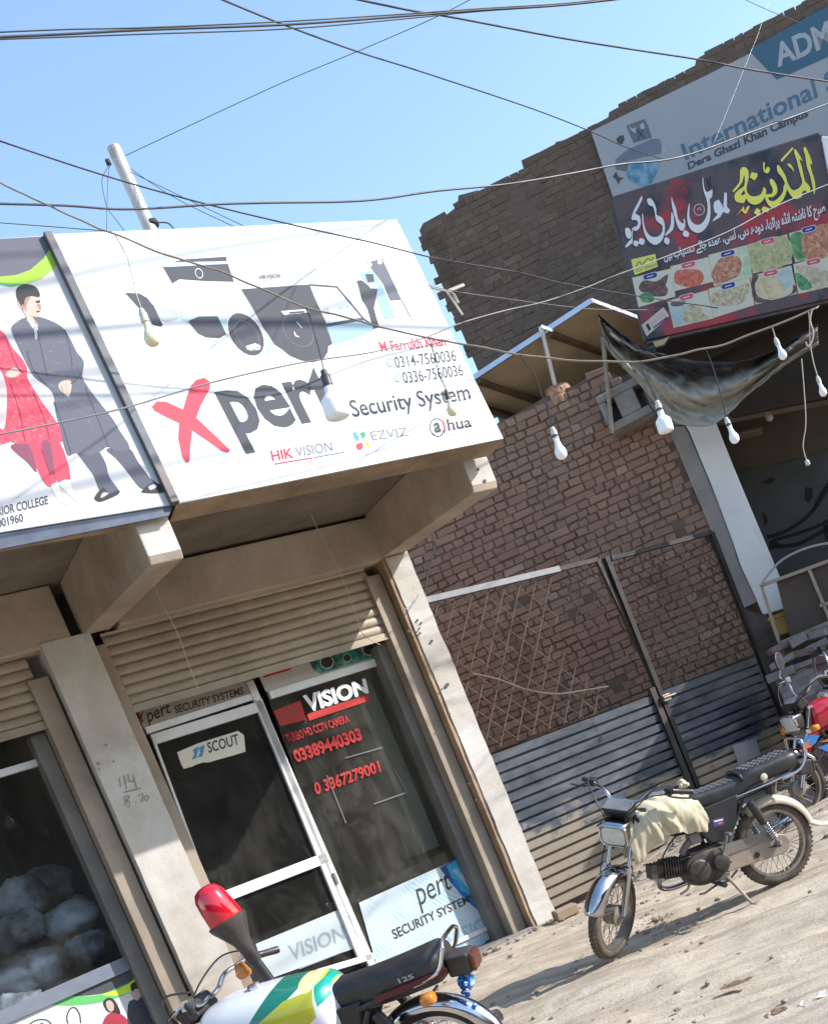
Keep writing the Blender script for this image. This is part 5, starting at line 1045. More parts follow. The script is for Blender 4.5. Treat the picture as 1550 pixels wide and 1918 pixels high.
b.bar((tp[1][0], .06, tp[1][1]), (tp[1][0], .06, .05), .05, .05); b.bar((1.9, .085, .09), (xr, .085, .09), .04, .04); b.bar((1.9, .085, 1.43), (xr, .085, 1.43), .03, .03); b.obj('frame', BLKI, g2)
lattice('lattice', F2([(1150, 1050), (1328, 1008), (1408, 1228), (1246, 1284)]), .098, R(50), .0036, IRON, g2, .07)
b = MB(); c0 = px(1247, 1306, FAC, .0); b.box(c0.x - .05, c0.x + .04, -.02, .03, c0.z - .035, c0.z + .03); b.tube([(c0.x - .05, -.02, c0.z), (c0.x + .1, -.02, c0.z)], .012, 8); b.obj('latch', mat('latch_steel', (.34, .28, .22), None, 9, .5, .6), g2, bevel=.004)
b = MB(); poly(b, [(1370, 1396), (1414, 1382), (1424, 1414), (1400, 1424), (1384, 1440)], FAC, .040); tag(b.obj('gate_patch', mat('pale_patch', (.42, .41, .40), (.30, .29, .28), 6, .8), F=FAC), 'pale patch on the right gate leaf above the bike seat', 'patch')  # flat pale patch laid over the ribbed sheet
# unseen cloth awning, added past the right edge to cast shade on the gate
aw = thing('gate_shade_awning', 'unseen grey cloth awning added past the right edge to shade the gate', 'awning', FAC)
b = MB(); b.loft([[Vector((4.5 - .85 * j / 10 + 3.2 * i / 16, -.85 - 1.85 * j / 10, 3.0 - .02 * j + .05 * math.sin(i * .9) * math.sin(j * .31) + .03 * noise.noise(Vector((i * .6, j * .6, 1))))) for j in range(11)] for i in range(17)], closed=False)
b.obj('awning_cloth', mat('awning_grey', (.22, .20, .18), None, 4, .9), aw, smooth=True, solid=.01)
b = MB(); b.bar((4.5, -.85, 2.98), (7.2, -.85, 2.98), .04, .04); b.bar((3.7, -2.7, 2.78), (7.2, -2.7, 2.78), .04, .04); b.bar((6.6, -2.7, -.2), (6.6, -2.7, 2.78), .05, .05); b.bar((6.6, -.85, -.2), (6.6, -.85, 2.98), .05, .05); b.obj('awning_frame', IRON, aw)
# bricks at the foot of the gate
for (x, y), s_, mt in (((1058, 1708), (.10, .055, .042), CLOD), ((1046, 1712), (.05, .04, .03), CLOD)):
    b = MB(); c0 = pg(x, y, .03); b.box(-s_[0], s_[0], -s_[1], s_[1], -s_[2], s_[2], M=Matrix.Translation(c0) @ Matrix.Rotation(R(25), 4, 'Z') @ Matrix.Rotation(R(6), 4, 'X'))
    tag(b.obj('brick', mat('brick_end', (.40, .29, .2), (.32, .23, .16), 8, .9, bump=.4), bevel=.012, seg=3), 'worn broken brick lying at the foot of the right pillar' if s_[0] > .06 else 'small brick fragment beside the worn brick at the pillar foot', 'brick')
# litter on the ground
for i, (x, y, a, l_) in enumerate(((1515, 1520, .2, .16), (1530, 1528, .5, .12), (1372, 1826, 2.7, .16), (1522, 1838, .4, .2), (1440, 1870, .2, .1))):
    b = MB(); c0 = pg(x, y, -.15); z_ = ground_z(c0.x, c0.y) + .012; secs = []
    for u in range(7):
        secs.append([Vector((l_ * (u / 6 - .5), .03 * (v - 1.5) * (1 - .5 * abs(u / 6 - .5)), .012 * noise.noise(Vector((u * .7, v * .9, i * 3))) + .01)) for v in range(4)])
    b.loft(secs, closed=False); b.xf(Matrix.Translation((c0.x, c0.y, z_)) @ Matrix.Rotation(a, 4, 'Z'))
    tag(b.obj('litter', (flat('pale_paper', (.62, .58, .52)), flat('dry_leaf', (.20, .12, .07)))[i in (2, 4)], solid=.002), ['long pale paper scrap on the ground behind the parked bike', 'short pale paper scrap beside the rear fender tip', 'curled brown dry leaf on the open ground', 'pale straw strip on the ground at the right edge', 'small brown leaf near the bottom edge'][i], 'litter')

GAIN = 1.0
# ================================================================== OVERHEAD WIRES AND BULBS
DARKW = mat('wire_black', (.03, .03, .035), (.05, .05, .055), 5, .6); PALEW = mat('wire_pale', (.22, .215, .22), (.16, .155, .16), 5, .5)
WG = 'overhead wires strung across the street'
def wire(label, pts, F, off, r0, mt=DARKW, name='overhead_wire', k=5, wob=0, tail=None):
    r_ = r0 * (.55 if F is FAC else .9)
    b = MB(); P = smoothpath([px(x, y, F, off) if not isinstance(off, (list, tuple)) else px(x, y, F, off[i]) for i, (x, y) in enumerate(pts)], k)
    if wob: P = [p_ + Vector((noise.noise(p_ * 9) * wob, noise.noise(p_ * 9 + Vector((5, 0, 0))) * wob, noise.noise(p_ * 9 + Vector((0, 5, 0))) * wob)) for p_ in P]
    out = lambda q: q[0] < 0 or q[1] < 0 or q[0] > IW
    if out(pts[0]): P = [P[0] + (P[0] - P[1]).normalized() * 9] + P          # the line runs on beyond the picture
    if out(pts[-1]): P = P + [P[-1] + (P[-1] - P[-2]).normalized() * 9]
    if tail is not None: P = P + [tail]
    b.tube(P, r_, 6); return tag(b.obj(name, mt, F=F, smooth=True), label, 'wire', WG)
wire('thick cable of the bundled line along the top left of the sky', [(-40, 71), (120, 64), (270, 56), (540, 46), (760, 30), (900, 19), (1060, 9), (1200, -8)], FAC, -4.5, .0085)
wire('upper thin strand of the bundled line along the top left', [(-40, 62), (130, 55), (270, 52), (540, 40), (760, 26), (900, 16), (1060, 6), (1200, -10)], FAC, -4.5, .005)
wire('lower thin strand of the bundled line along the top left', [(-40, 75), (130, 69), (270, 64), (540, 54), (760, 35), (900, 21), (1060, 10), (1200, -6)], FAC, -4.45, .005)
wire('dark wire running from the top edge down to the brick wall corner', [(380, -16), (520, 42), (670, 97), (800, 138), (1000, 205), (1110, 248), (1170, 275), (1240, 298)], FAC, [-4, -3.6, -3.2, -2.6, -1.6, -.8, -.2, .3], .009)
wire('thick black cable dropping across the sky to the school banner', [(600, -16), (760, 18), (850, 33), (1050, 71), (1200, 95), (1310, 112), (1420, 133), (1600, 160)], FAC, -3.2, .0115)
wire('thin straight wire rising from the steel pipe to the top of the sky', [(234, 292), (390, 219), (540, 150), (670, 96), (810, 35), (890, -6)], FAC, [.45, 0, -.6, -1.2, -2, -2.6], .005)
wire('wire crossing behind the steel pipe and over the white shop sign', [(-30, 254), (190, 327), (370, 378), (560, 424), (700, 455), (817, 484), (970, 510), (1055, 531), (1197, 555), (1300, 570), (1386, 576), (1560, 544)], FAC, [-2.4] * 5 + [-2.2, -2, -1.6, -1.2, -.9, -.7, -.6], .0085)
wire('thick sagging cable from the left edge across the brick wall to the banner', [(-30, 381), (120, 385), (240, 392), (400, 383), (500, 380), (640, 378), (720, 372), (815, 358), (950, 345), (1070, 325), (1160, 308), (1270, 295), (1400, 250), (1600, 175)], FAC, -3.0, .0105, mat('cable_grey', (.06, .06, .075), (.09, .09, .10), 5, .45))
wire('thin wire ending at the top edge of the college sign', [(-30, 415), (190, 432), (226, 438)], FAC, -1.5, .005)
wire('pale wire across the lower lettering of the shop sign to the banner', [(-30, 818), (60, 802), (230, 765), (390, 718), (560, 680), (700, 659), (799, 631), (860, 606), (948, 581), (1019, 565), (1101, 537), (1144, 519), (1230, 487), (1360, 435), (1457, 384), (1600, 325)], FAC, [-2.6] * 6 + [-2.5, -2.4, -2.3, -2.2, -2.1, -2, -2, -2, -2, -2], .0075, PALEW)
wire('first of two thin stays from the steel pipe to the sign top', [(244, 316), (330, 372), (446, 428)], FAC, [.45, .1, -1.1], .005)
wire('second of two thin stays from the steel pipe to the sign top', [(244, 322), (340, 368), (462, 426)], FAC, [.45, .1, -1.1], .005)
wire('looped black cable hanging from the clamp of the steel pipe', [(206, 308), (193, 330), (192, 350), (201, 388), (218, 412), (236, 436)], FAC, [.42, .40, .38, .2, -.4, -1.1], .005)
wire('straight black lead hanging from the clamp of the steel pipe', [(206, 306), (202, 340), (201, 380), (200, 434)], FAC, [.42, .40, .2, -.4], .004)
wire('thin wire tied at the sign edge leading to the banner', [(800, 535), (840, 543), (900, 553), (1060, 574), (1140, 580), (1325, 580)], FAC, [-1.3, -1.2, -1, -.6, -.5, -.3], .005, PALEW)
wire('pale hair-thin line slanting down in front of the school banner', [(1442, -10), (1420, 60), (1396, 120), (1360, 210), (1334, 272)], FAC, -1.2, .0028, mat('fishing_line', (.34, .35, .38), None, 4, .3))
wire('short wire crossing the top right corner of the sky', [(1370, -12), (1440, 20), (1500, 44)], FAC, -1.0, .006)
ax_ = thing('rooftop_aerial', 'tangle of bent aerial arms at the right edge of the shop sign', 'aerial', FAC)
b = MB()
for pts, r_ in (([(838, 546), (868, 534)], .014), ([(836, 546), (850, 566), (866, 590)], .010), ([(842, 546), (850, 552), (858, 568)], .012), ([(800, 530), (812, 540), (822, 534)], .006), ([(806, 545), (812, 530), (818, 540), (808, 538)], .005), ([(805, 538), (838, 546)], .008)):
    b.tube([px(x, y, FAC, -1.15) for x, y in pts], r_, 6)
b.obj('arms', mat('aerial_alu', (.5, .46, .4), None, 6, .5, .4), ax_)
# heavier service cables higher up, outside the picture; their soft shadows cross the two signs
for i, (pts, t_, r_, lb) in enumerate(((((-120, 566), (91, 527), (217, 498), (520, 448), (900, 392)), 6.2, .017, 'first heavy service cable high above the signs'), (((-100, 640), (122, 622), (305, 606), (514, 605), (940, 618)), 5.0, .019, 'second heavy service cable high above the signs'),
        (((-60, 730), (150, 700), (300, 672), (622, 574), (900, 492)), 6.6, .012, 'third service cable high above the signs'), (((60, 930), (271, 880), (520, 824), (886, 719), (1100, 655)), 6.4, .015, 'fourth service cable high above the signs'), (((0, 480), (300, 462), (420, 430), (760, 372)), 5.6, .008, 'thin fifth service cable high above the signs'), (((-40, 790), (230, 742), (560, 690), (900, 640)), 6.0, .008, 'thin sixth service cable high above the signs'))):
    b = MB(); P = [pw(x, y, SGN, 0) + SUN * t_ for x, y in pts]; P = [P[0] + (P[0] - P[1]) * 2] + P + [P[-1] + (P[-1] - P[-2]) * 2]; b.tube(smoothpath(P, 6), r_, 6); tag(b.obj('service_cable', DARKW, smooth=True), lb, 'cable', 'service cables above the signs')
# string of bulbs, nearer the street
wire('sagging twisted cord that carries the row of hanging bulbs', [(-30, 326), (100, 390), (200, 432), (290, 470), (430, 515), (560, 570), (690, 606), (800, 633), (880, 647), (975, 665), (1053, 674), (1130, 677), (1196, 676), (1260, 667), (1355, 644), (1442, 611), (1530, 575)], STR, 0.0, .0042, mat('twisted_cord', (.28, .235, .185), (.19, .155, .12), 30, .8), 'bulb_cord', 8, .006, tail=STR.inverted() @ pw(1532, 573, HOT, -.4))
LED = mat('bulb_white', (.86, .86, .86), (.82, .82, .83), 5, .28, spec=.5); WARM = mat('bulb_cream', (.74, .66, .46), (.68, .60, .42), 5, .3); SOCK = mat('socket_white', (.60, .58, .55), (.48, .46, .43), 9, .5); SOCKD = mat('socket_dark', (.035, .035, .04), (.07, .07, .07), 9, .5)
BPRO = {'led': [(.010, 0), (.0135, .004), (.0135, .020), (.0150, .028), (.0185, .045), (.0255, .058), (.0295, .072), (.0300, .082), (.0265, .097), (.018, .107), (.006, .112)],
        'pear': [(.010, 0), (.0130, .004), (.0130, .018), (.0150, .030), (.0225, .045), (.0295, .060), (.0310, .074), (.0270, .089), (.018, .099), (.006, .103)],
        'tee': [(.012, 0), (.016, .004), (.017, .022), (.022, .030), (.037, .044), (.0405, .054), (.0405, .098), (.038, .106), (.030, .110), (.008, .111)]}
def bulb(label, top, bot, kind, gm, sm, cord, depth=0.0, sdark=None, size=1.0):
    """top: where the holder starts, bot: lowest point of the glass (photo points)"""
    t = thing('hanging_bulb', label, 'light bulb', None, 'bulbs hanging from cords')
    a = pw(*top, STR, depth); c = pw(*bot, STR, depth); t.location = a
    L_ = (c - a).length; s_ = L_ / .165 * size; d = (c - a).normalized(); rot = Vector((0, 0, -1)).rotation_difference(d).to_matrix().to_4x4()
    s_ = L_ / .165
    down = rot @ Matrix.Rotation(math.pi, 4, 'X') @ Matrix.Scale(s_, 4)
    b = MB(); b.lathe([(.006, 0), (.011, .004), (.0125, .018), (.0165, .020), (.0165, .046), (.0175, .048), (.0175, .056), (.015, .058)], down, 16); b.obj('holder', sm, t, smooth=True, auto=35)
    if sdark: b = MB(); b.lathe([(.0172, .040), (.0182, .042), (.0182, .052), (.0172, .054)], down, 16); b.obj('collar', sdark, t, smooth=True, auto=35)
    b = MB(); pr = BPRO[kind]; b.lathe([(r_, h_ + .054) for r_, h_ in pr], down, 22); b.obj('globe', gm, t, smooth=True)
    b = MB(); P = smoothpath([pw(x, y, STR, depth) - a for x, y in cord], 5); P = [p_ + Vector((.004 * noise.noise(p_ * 14), 0, .003 * noise.noise(p_ * 11))) for p_ in P[:-1]] + [P[-1]]
    b.tube(P, .0024, 5); b.obj('flex', DW if sm is SOCKD or sdark else TWINE, t); return t
bulb('cream pear bulb on a twisted black cord, leftmost, before the shop sign', (264, 578), (291, 652), 'pear', WARM, SOCK, [(214, 436), (232, 470), (244, 500), (254, 545), (262, 570), (265, 579)])
bulb('large frosted lamp hanging over the sign lettering beside Security', (605, 692), (634, 784), 'tee', LED, SOCKD, [(570, 572), (580, 596), (590, 630), (600, 665), (606, 693)])
bulb('small cream bulb hanging over the right lettering of the shop sign', (834, 730), (850, 782), 'pear', WARM, SOCKD, [(803, 634), (812, 662), (822, 700), (832, 722), (835, 731)])
bulb('white round bulb hanging in front of the bare brick wall', (1033, 800), (1054, 860), 'led', LED, SOCK, [(972, 664), (986, 684), (1000, 700), (1014, 740), (1026, 770), (1034, 801)], sdark=SOCKD)
bulb('white cylindrical lamp hanging below the concrete block', (1229, 750), (1248, 810), 'tee', LED, SOCK, [(1198, 676), (1204, 700), (1216, 720), (1224, 738), (1230, 751)], sdark=SOCKD)
bulb('white bulb hanging at the top of the white pillar', (1358, 782), (1378, 830), 'led', LED, SOCK, [(1322, 655), (1334, 690), (1345, 725), (1354, 760), (1359, 783)], sdark=SOCKD)
bulb('white bulb hanging in front of the tarpaulin below the banner', (1450, 632), (1468, 673), 'led', LED, SOCK, [(1445, 611), (1448, 622), (1451, 633)])
bulb('white bulb at the photo edge in front of the dark entrance', (1529, 704), (1543, 742), 'led', LED, SOCK, [(1514, 585), (1516, 640), (1523, 680), (1530, 705)])
bulb('small grey bulb deep inside the restaurant entrance', (1422, 754), (1444, 788), 'led', mat('bulb_grey', (.42, .40, .38), None, 5, .4), SOCK, [(1412, 720), (1417, 738), (1423, 755)], depth=7.4)
b = MB(); b.tube(smoothpath([pw(x, y, STR, 5.6) for x, y in [(1500, 672), (1504, 720), (1508, 790), (1503, 830), (1506, 852), (1512, 866)]], 5), .005, 5); tag(b.obj('thread', TWINE), 'long pale thread hanging inside the restaurant entrance', 'thread')
b = MB(); b.lathe([(.015, 0), (.022, .01), (.02, .04), (.01, .05)], Matrix.Translation(pw(1513, 872, STR, 5.6)), 10); tag(b.obj('pull_switch', SOCK, smooth=True), 'small white pull switch on the thread in the entrance', 'switch')
b = MB(); b.tube(smoothpath([pw(x, y, STR, 0.0) for x, y in [(1520, 578), (1516, 600), (1522, 622), (1519, 640), (1512, 648), (1508, 640)]], 5), .0035, 5); tag(b.obj('cord', TWINE), 'knotted end of the bulb cord hanging by the tarpaulin', 'cord')
# ================================================================== MOTORBIKES  (x forward, y to the rider's left, z up; origin under the rear axle)
TYRE = mat('tyre', (.03, .028, .026), (.05, .045, .04), 14, .85, dirt=(.20, .155, .115), dirt_amt=.55); TYREB = mat('tyre_clean', (.018, .018, .018), (.03, .028, .027), 14, .8, dirt=(.10, .08, .065), dirt_amt=.3)
CHRM = mat('chrome', (.62, .62, .64), (.52, .52, .54), 5, .16, 1.0, dirt=(.30, .25, .2), dirt_amt=.25); RIMM = mat('rim_steel', (.40, .37, .34), (.28, .25, .22), 9, .35, .8, dirt=(.24, .19, .14), dirt_amt=.5)
ENG = mat('engine_alloy', (.065, .06, .056), (.025, .022, .022), 14, .6, .35, dirt=(.17, .13, .095), dirt_amt=.4); BLKP = mat('black_plastic', (.018, .018, .02), (.03, .03, .032), 6, .42, dirt=(.12, .1, .08), dirt_amt=.25)
SEATM = NT('seat_vinyl'); q = SEATM; q.set('Base Color', q.mix(q.ramp(q.noise(8, 5), [(.4, 0), (.75, .6)]), (.016, .016, .018), (.06, .055, .052))); q.set('Roughness', .45); q.bump(q.noise(120, 3), .15, .004); SEATM = q.m
LENS = mat('lamp_lens', (.62, .62, .58), (.5, .5, .46), 18, .12, coat=.6); AMB = mat('amber_lens', (.60, .20, .02), (.48, .15, .015), 8, .2, coat=.5); REDL = mat('red_lens', (.45, .01, .015), (.33, .008, .01), 6, .18, coat=.7)
DUST = mat('dusty_steel', (.34, .28, .215), (.26, .21, .16), 7, .75, .1, dirt=(.14, .11, .09), dirt_amt=.35); DGRY = mat('dusty_grey', (.15, .145, .14), (.22, .19, .16), 7, .7, .2, dirt=(.28, .22, .17), dirt_amt=.4)
def arc(cx, cz, r_, a0, a1, n=16): return [(cx + r_ * math.cos(R(a0 + (a1 - a0) * i / n)), cz + r_ * math.sin(R(a0 + (a1 - a0) * i / n))) for i in range(n + 1)]
def superell(cy, cz, wy, hz, n=24, e=2.6, flatb=1.0):
    out = []
    for j in range(n):
        t = 2 * math.pi * j / n; c, s_ = math.cos(t), math.sin(t)
        y = wy * (abs(c) ** (2 / e)) * (1 if c >= 0 else -1); z = hz * (abs(s_) ** (2 / e)) * (1 if s_ >= 0 else -1)
        out.append((cy + y, cz + (z if z > 0 else z * flatb)))
    return out
def bike(name, label, F, o):
    """o: options and colours; returns the root Empty"""
    t = thing(name, label, 'motorbike', F, o.get('group')); WB = 1.20; RW = .245
    ax = Vector((-.44, 0, .90)).normalized(); hp = Vector((WB - .30, 0, .80))
    ST = Matrix.Translation(hp) @ Matrix.Rotation(R(o.get('steer', 0)), 4, ax) @ Matrix.Translation(-hp)
    I4 = Matrix.Identity(4)
    def wheel(cx, M):
        b = MB(); P = [Vector((cx + RW * math.cos(a), 0, .28 + RW * math.sin(a))) for a in [2 * math.pi * i / 56 for i in range(56)]]
        b.tube(P, .036, 12, closed=True)
        for i in range(56):                                     # tread blocks
            a = 2 * math.pi * i / 56; rr = Matrix.Translation((cx, 0, .28)) @ Matrix.Rotation(-a, 4, 'Y')
            for s_ in (-1, 1): b.box(RW + .031, RW + .0375, s_ * .013 - .008, s_ * .013 + .008, -.007, .007, M=rr)
        b.xf(M); w_ = b.obj('wheel', o.get('tyre', TYRE), t, smooth=True, auto=50)
        b = MB(); b.lathe([(.205, -.028), (.222, -.030), (.226, -.022), (.214, -.012), (.214, .012), (.226, .022), (.222, .030), (.205, .028), (.203, 0), (.205, -.028)], Matrix.Translation((cx, 0, .28)) @ Matrix.Rotation(R(90), 4, 'X'), 48)
        b.f = [f for f in b.f if len(f) == 4]; b.mi = b.mi[:len(b.f)]; b.xf(M); b.obj('rim', o.get('rim', RIMM), w_, smooth=True, auto=50)
        b = MB(); rng = random.Random(3)
        for i in range(18):
            for s_ in (-1, 1):
                a = 2 * math.pi * (i + .25 * s_) / 18; a2 = a + s_ * .5 * (1 if i % 2 else -1)
                b.tube([(cx + .055 * math.cos(a2), s_ * .03, .28 + .055 * math.sin(a2)), (cx + .208 * math.cos(a), s_ * .006, .28 + .208 * math.sin(a))], .0022, 5)
        b.xf(M); b.obj('spokes', o.get('rim', RIMM), w_)
        b = MB(); b.lathe([(.02, -.06), (.05, -.05), (.062, -.03), (.062, .03), (.066, .032), (.066, .045), (.03, .055), (.015, .075)], Matrix.Translation((cx, 0, .28)) @ Matrix.Rotation(R(-90), 4, 'X'), 24)
        b.xf(M); b.obj('hub', o.get('hub', DGRY), w_, smooth=True, auto=40); return w_
    wheel(0, I4); wheel(WB, ST)
    def fender(nm, cx, r_, a0, a1, wid, mt, M, flare=None, n=26):
        b = MB(); secs = []
        for i in range(n + 1):
            a = R(a0 + (a1 - a0) * i / n); row = []
            for j in range(9):
                v = -1 + 2 * j / 8; rr = r_ - .055 * abs(v) ** 2.6; k = wid / 2 * (1 if 0 < i < n else .82)
                row.append(Vector((cx + rr * math.cos(a), v * k, .28 + rr * math.sin(a))))
            secs.append(row)
        if flare:
            row = [p_ + Vector(flare) for p_ in secs[-1]]; mid = [a.lerp(c, .5) + Vector((0, 0, -.01)) for a, c in zip(secs[-1], row)]; secs += [mid, row]
        b.loft(secs, closed=False); b.xf(M); return b.obj(nm, mt, t, smooth=True, solid=.004)
    fender('front_fender', WB, .315, 28, 150, o.get('fw', .115), o['ffender'], ST)
    fender('rear_fender', 0, .318, 62, 188 if not o.get('tail') else 172, .13, o['rfender'], I4, flare=(-.13, 0, -.06))
    # fork, yokes
    b = MB()
    for s_ in (-1, 1):
        p0 = Vector((WB, s_ * .075, .28)); p1 = Vector((WB - .30, s_ * .075, .86)); m_ = p0.lerp(p1, .45)
        b.tube([p0, m_], .021, 10); b.tube([m_, p1], .0145, 10)
        b.lathe([(.026, -.02), (.026, .02)], Matrix.Translation(p0.lerp(p1, .45)), 10)
    b.bar((WB - .29, -.1, .85), (WB - .29, .1, .85), .05, .02); b.bar((WB - .215, -.1, .68), (WB - .215, .1, .68), .06, .04)
    b.tube([(WB, -.1, .28), (WB, .1, .28)], .009, 8)
    b.xf(ST); b.obj('fork', o.get('fork', CHRM), t, smooth=True, auto=40)
    b = MB()
    for s_ in (-1, 1): b.bar((WB - .235, s_ * .082, .70), (WB - .28, s_ * .082, .84), .012, .055)
    b.xf(ST); b.obj('lamp_bracket', BLKP, t, bevel=.004)
    # headlight
    hx, hz_ = WB - .17, .775; HM = ST @ Matrix.Translation((hx, 0, hz_)) @ Matrix.Rotation(R(6), 4, 'Y')
    b = MB(); se = []
    for x, k in ((-.085, .45), (-.07, .7), (-.02, .93), (.03, 1.0), (.042, 1.02)): se.append([HM @ Vector((x, y, z)) for y, z in superell(0, 0, .092 * k, .072 * k, 28, 4.5)])
    b.loft(se); hd = b.obj('headlight', o.get('lampshell', BLKP), t, smooth=True, auto=50)
    b = MB(); se = [[HM @ Vector((x, y, z)) for y, z in superell(0, 0, .094 * k, .074 * k, 28, 4.5)] for x, k in ((.036, 1.03), (.052, 1.03), (.056, .97), (.050, .92))]
    b.loft(se, cap=False); b.obj('bezel', CHRM, hd, smooth=True, auto=50)
    b = MB(); se = [[HM @ Vector((x, y, z)) for y, z in superell(0, 0, .088 * k, .068 * k, 28, 4.5)] for x, k in ((.048, 1.0), (.058, .82), (.063, .5), (.065, .1))]
    b.loft(se); b.obj('lens', LENS, hd, smooth=True)
    if o.get('visor'): 
        b = MB(); b.loft([[HM @ Vector((x, y, .074 + .012 - (y / .095) ** 4 * .012 + dz_)) for y in [-.095 + .19 * i / 8 for i in range(9)]] for x, dz_ in ((-.03, 0), (.03, .004), (.075, .0))], closed=False); b.obj('visor', o['visor'], hd, smooth=True, solid=.004)
    # clock, handlebar
    b = MB(); GM = ST @ Matrix.Translation((WB - .235, 0, .905)) @ Matrix.Rotation(R(24), 4, 'Y'); b.box(-.05, .05, -.095, .095, -.045, .035, M=GM); mt_ = b.obj('speedometer', BLKP, t, bevel=.016, seg=3)
    b = MB(); b.box(-.042, .042, -.085, .085, .037, .040, M=GM); b.obj('dial', mat('dial_glass', (.20, .205, .21), (.12, .12, .13), 9, .15), mt_, bevel=.008)
    hb_ = smoothpath([(WB - .49, .375, 1.005), (WB - .41, .27, 1.035), (WB - .345, .16, 1.02), (WB - .315, .09, .955), (WB - .31, 0, .93), (WB - .315, -.09, .955), (WB - .345, -.16, 1.02), (WB - .41, -.27, 1.035), (WB - .49, -.375, 1.005)], 5)
    hb_ = [Vector((p_.x, p_.y, p_.z + o.get('hbz', 0) * min(1, abs(p_.y) / .2))) for p_ in hb_]
    b = MB(); b.tube(hb_, .0115, 10); b.xf(ST); hbo = b.obj('handlebar', CHRM, t, smooth=True)
    for s_ in (0, 1):
        seq = hb_[:7] if s_ == 0 else hb_[-7:][::-1]
        d_ = (seq[0] - seq[5]).normalized()
        b = MB(); b.tube([seq[0] + d_ * .012, seq[0], seq[0] - d_ * .055, seq[0] - d_ * .115, seq[0] - d_ * .12], [.0165, .0185, .0165, .0185, .021], 12); b.xf(ST); b.obj('grip', BLKP, hbo, smooth=True, auto=50)
        sy = 1 if s_ == 0 else -1; c_ = seq[0] - d_ * .14
        b = MB(); b.box(-.024, .024, -.022, .022, -.02, .026, M=Matrix.Translation(c_)); b.tube(smoothpath([c_ + Vector((.02, 0, 0)), c_ + Vector((.055, sy * .02, -.005)), c_ + Vector((.05, sy * .08, -.012)), c_ + Vector((.02, sy * .15, -.02))], 4), .0055, 6); b.xf(ST); b.obj('lever', BLKP if not o.get('chromelever') else CHRM, hbo, smooth=True, auto=45)
        if o.get('mirror') and s_ == o.get('mside', 0):
            st0 = seq[3] - d_ * .03; e_ = st0 + Vector(o.get('mdir', (.02, sy * .09, .20)))
            b = MB(); b.tube(smoothpath([st0, st0 + Vector((.03, sy * .035, .035)), st0.lerp(e_, .6) + Vector((.02, sy * .02, 0)), e_], 5), .0055, 7); b.xf(ST); b.obj('mirror_stem', CHRM, hbo, smooth=True)
            MM = ST @ Matrix.Translation(e_ + Vector((0, 0, .05))) @ Matrix.Rotation(R(o.get('mrot', 0)), 4, 'Z')
            b = MB(); b.loft([[MM @ Vector((x, y, z)) for y, z in superell(0, 0, .058 * k, .078 * k, 22, 2.3)] for x, k in ((.016, .5), (.012, .85), (.002, 1.0), (-.008, 1.0))]); mi_ = b.obj('mirror', BLKP, hbo, smooth=True, auto=50)
            b = MB(); b.loft([[MM @ Vector((x, y, z)) for y, z in superell(0, 0, .052 * k, .071 * k, 22, 2.3)] for x, k in ((-.0085, 1.0), (-.0095, .98))]); b.obj('mirror_glass', mat('mirror_silver', (.9, .9, .92), None, 3, .04, 1.0), t) if False else b.obj('mirror_glass', o.get('mglass', CHRM), hbo)
    b = MB()
    for s_, k in ((1, 0), (-1, 0), (1, 1)):
        c_ = Vector((WB - .43, s_ * .25, 1.03)); b.tube(smoothpath([c_, c_ + Vector((.14, -s_ * .02, .01)), Vector((WB - .17, s_ * .10, .93 - .03 * k)), Vector((WB - .19, s_ * .05, .80)), Vector((WB - .24, s_ * .03, .68))], 6), .0042, 6)
    b.tube(smoothpath([(WB - .2, -.09, .72), (WB - .1, -.1, .56), (WB - .02, -.085, .40), (WB - .01, -.07, .30)], 5), .004, 6); b.xf(ST); b.obj('cables', BLKP, t, smooth=True)
    # frame, engine
    b = MB(); b.tube([(WB - .30, 0, .82), (WB - .36, 0, .72), (.62, 0, .60), (.40, 0, .56)], .028, 10)
    for s_ in (-1, 1):
        b.tube(smoothpath([(.44, s_ * .06, .60), (.30, s_ * .10, .655), (.05, s_ * .11, .68), (-.22, s_ * .10, .70)], 4), .013, 8); b.tube([(.42, s_ * .08, .34), (.16, s_ * .12, .65)], .012, 8); b.tube([(.42, s_ * .08, .34), (0, s_ * .10, .28)], .017, 8); b.tube([(.46, s_ * .06, .60), (.42, s_ * .08, .32)], .016, 8)
    if o.get('downtube'): b.tube(smoothpath([(WB - .33, 0, .70), (WB - .42, 0, .50), (WB - .48, 0, .30), (.60, 0, .22)], 5), .019, 8)
    b.obj('frame', BLKP, t, smooth=True, auto=40)
    b = MB(); se = []
    for y, k in ((-.11, .72), (-.10, .92), (-.05, 1), (.05, 1), (.10, .94), (.115, .74)): se.append([Vector((.50 + x_ * k, y, .335 + z_ * k)) for x_, z_ in superell(0, 0, .165, .115, 26, 3.0)])
    b.loft(se)
    for cx_, r_ in ((.585, .075), (.43, .058)): b.lathe([(r_, 0), (r_, .016), (r_ * .86, .026), (r_ * .5, .03), (.012, .031)], Matrix.Translation((cx_, .112, .335)) @ Matrix.Rotation(R(-90), 4, 'X'), 22)
    for cx_, r_, nb in ((.585, .068, 7), (.43, .050, 5)):
        for i in range(nb): a_ = 2 * math.pi * i / nb; b.lathe([(.0075, 0), (.0075, .008), (.004, .010)], Matrix.Translation((cx_ + r_ * math.cos(a_), .124, .335 + r_ * math.sin(a_))) @ Matrix.Rotation(R(-90), 4, 'X'), 6)
    for i in range(6): b.box(.50 - .10, .50 + .10, .06 + .008 * i, .063 + .008 * i, .445, .456 - .001 * i)
    b.tube(smoothpath([(.66, .10, .30), (.70, .125, .26), (.76, .13, .25)], 3), .008, 6)
    eng = b.obj('engine', ENG, t, smooth=True, auto=35)
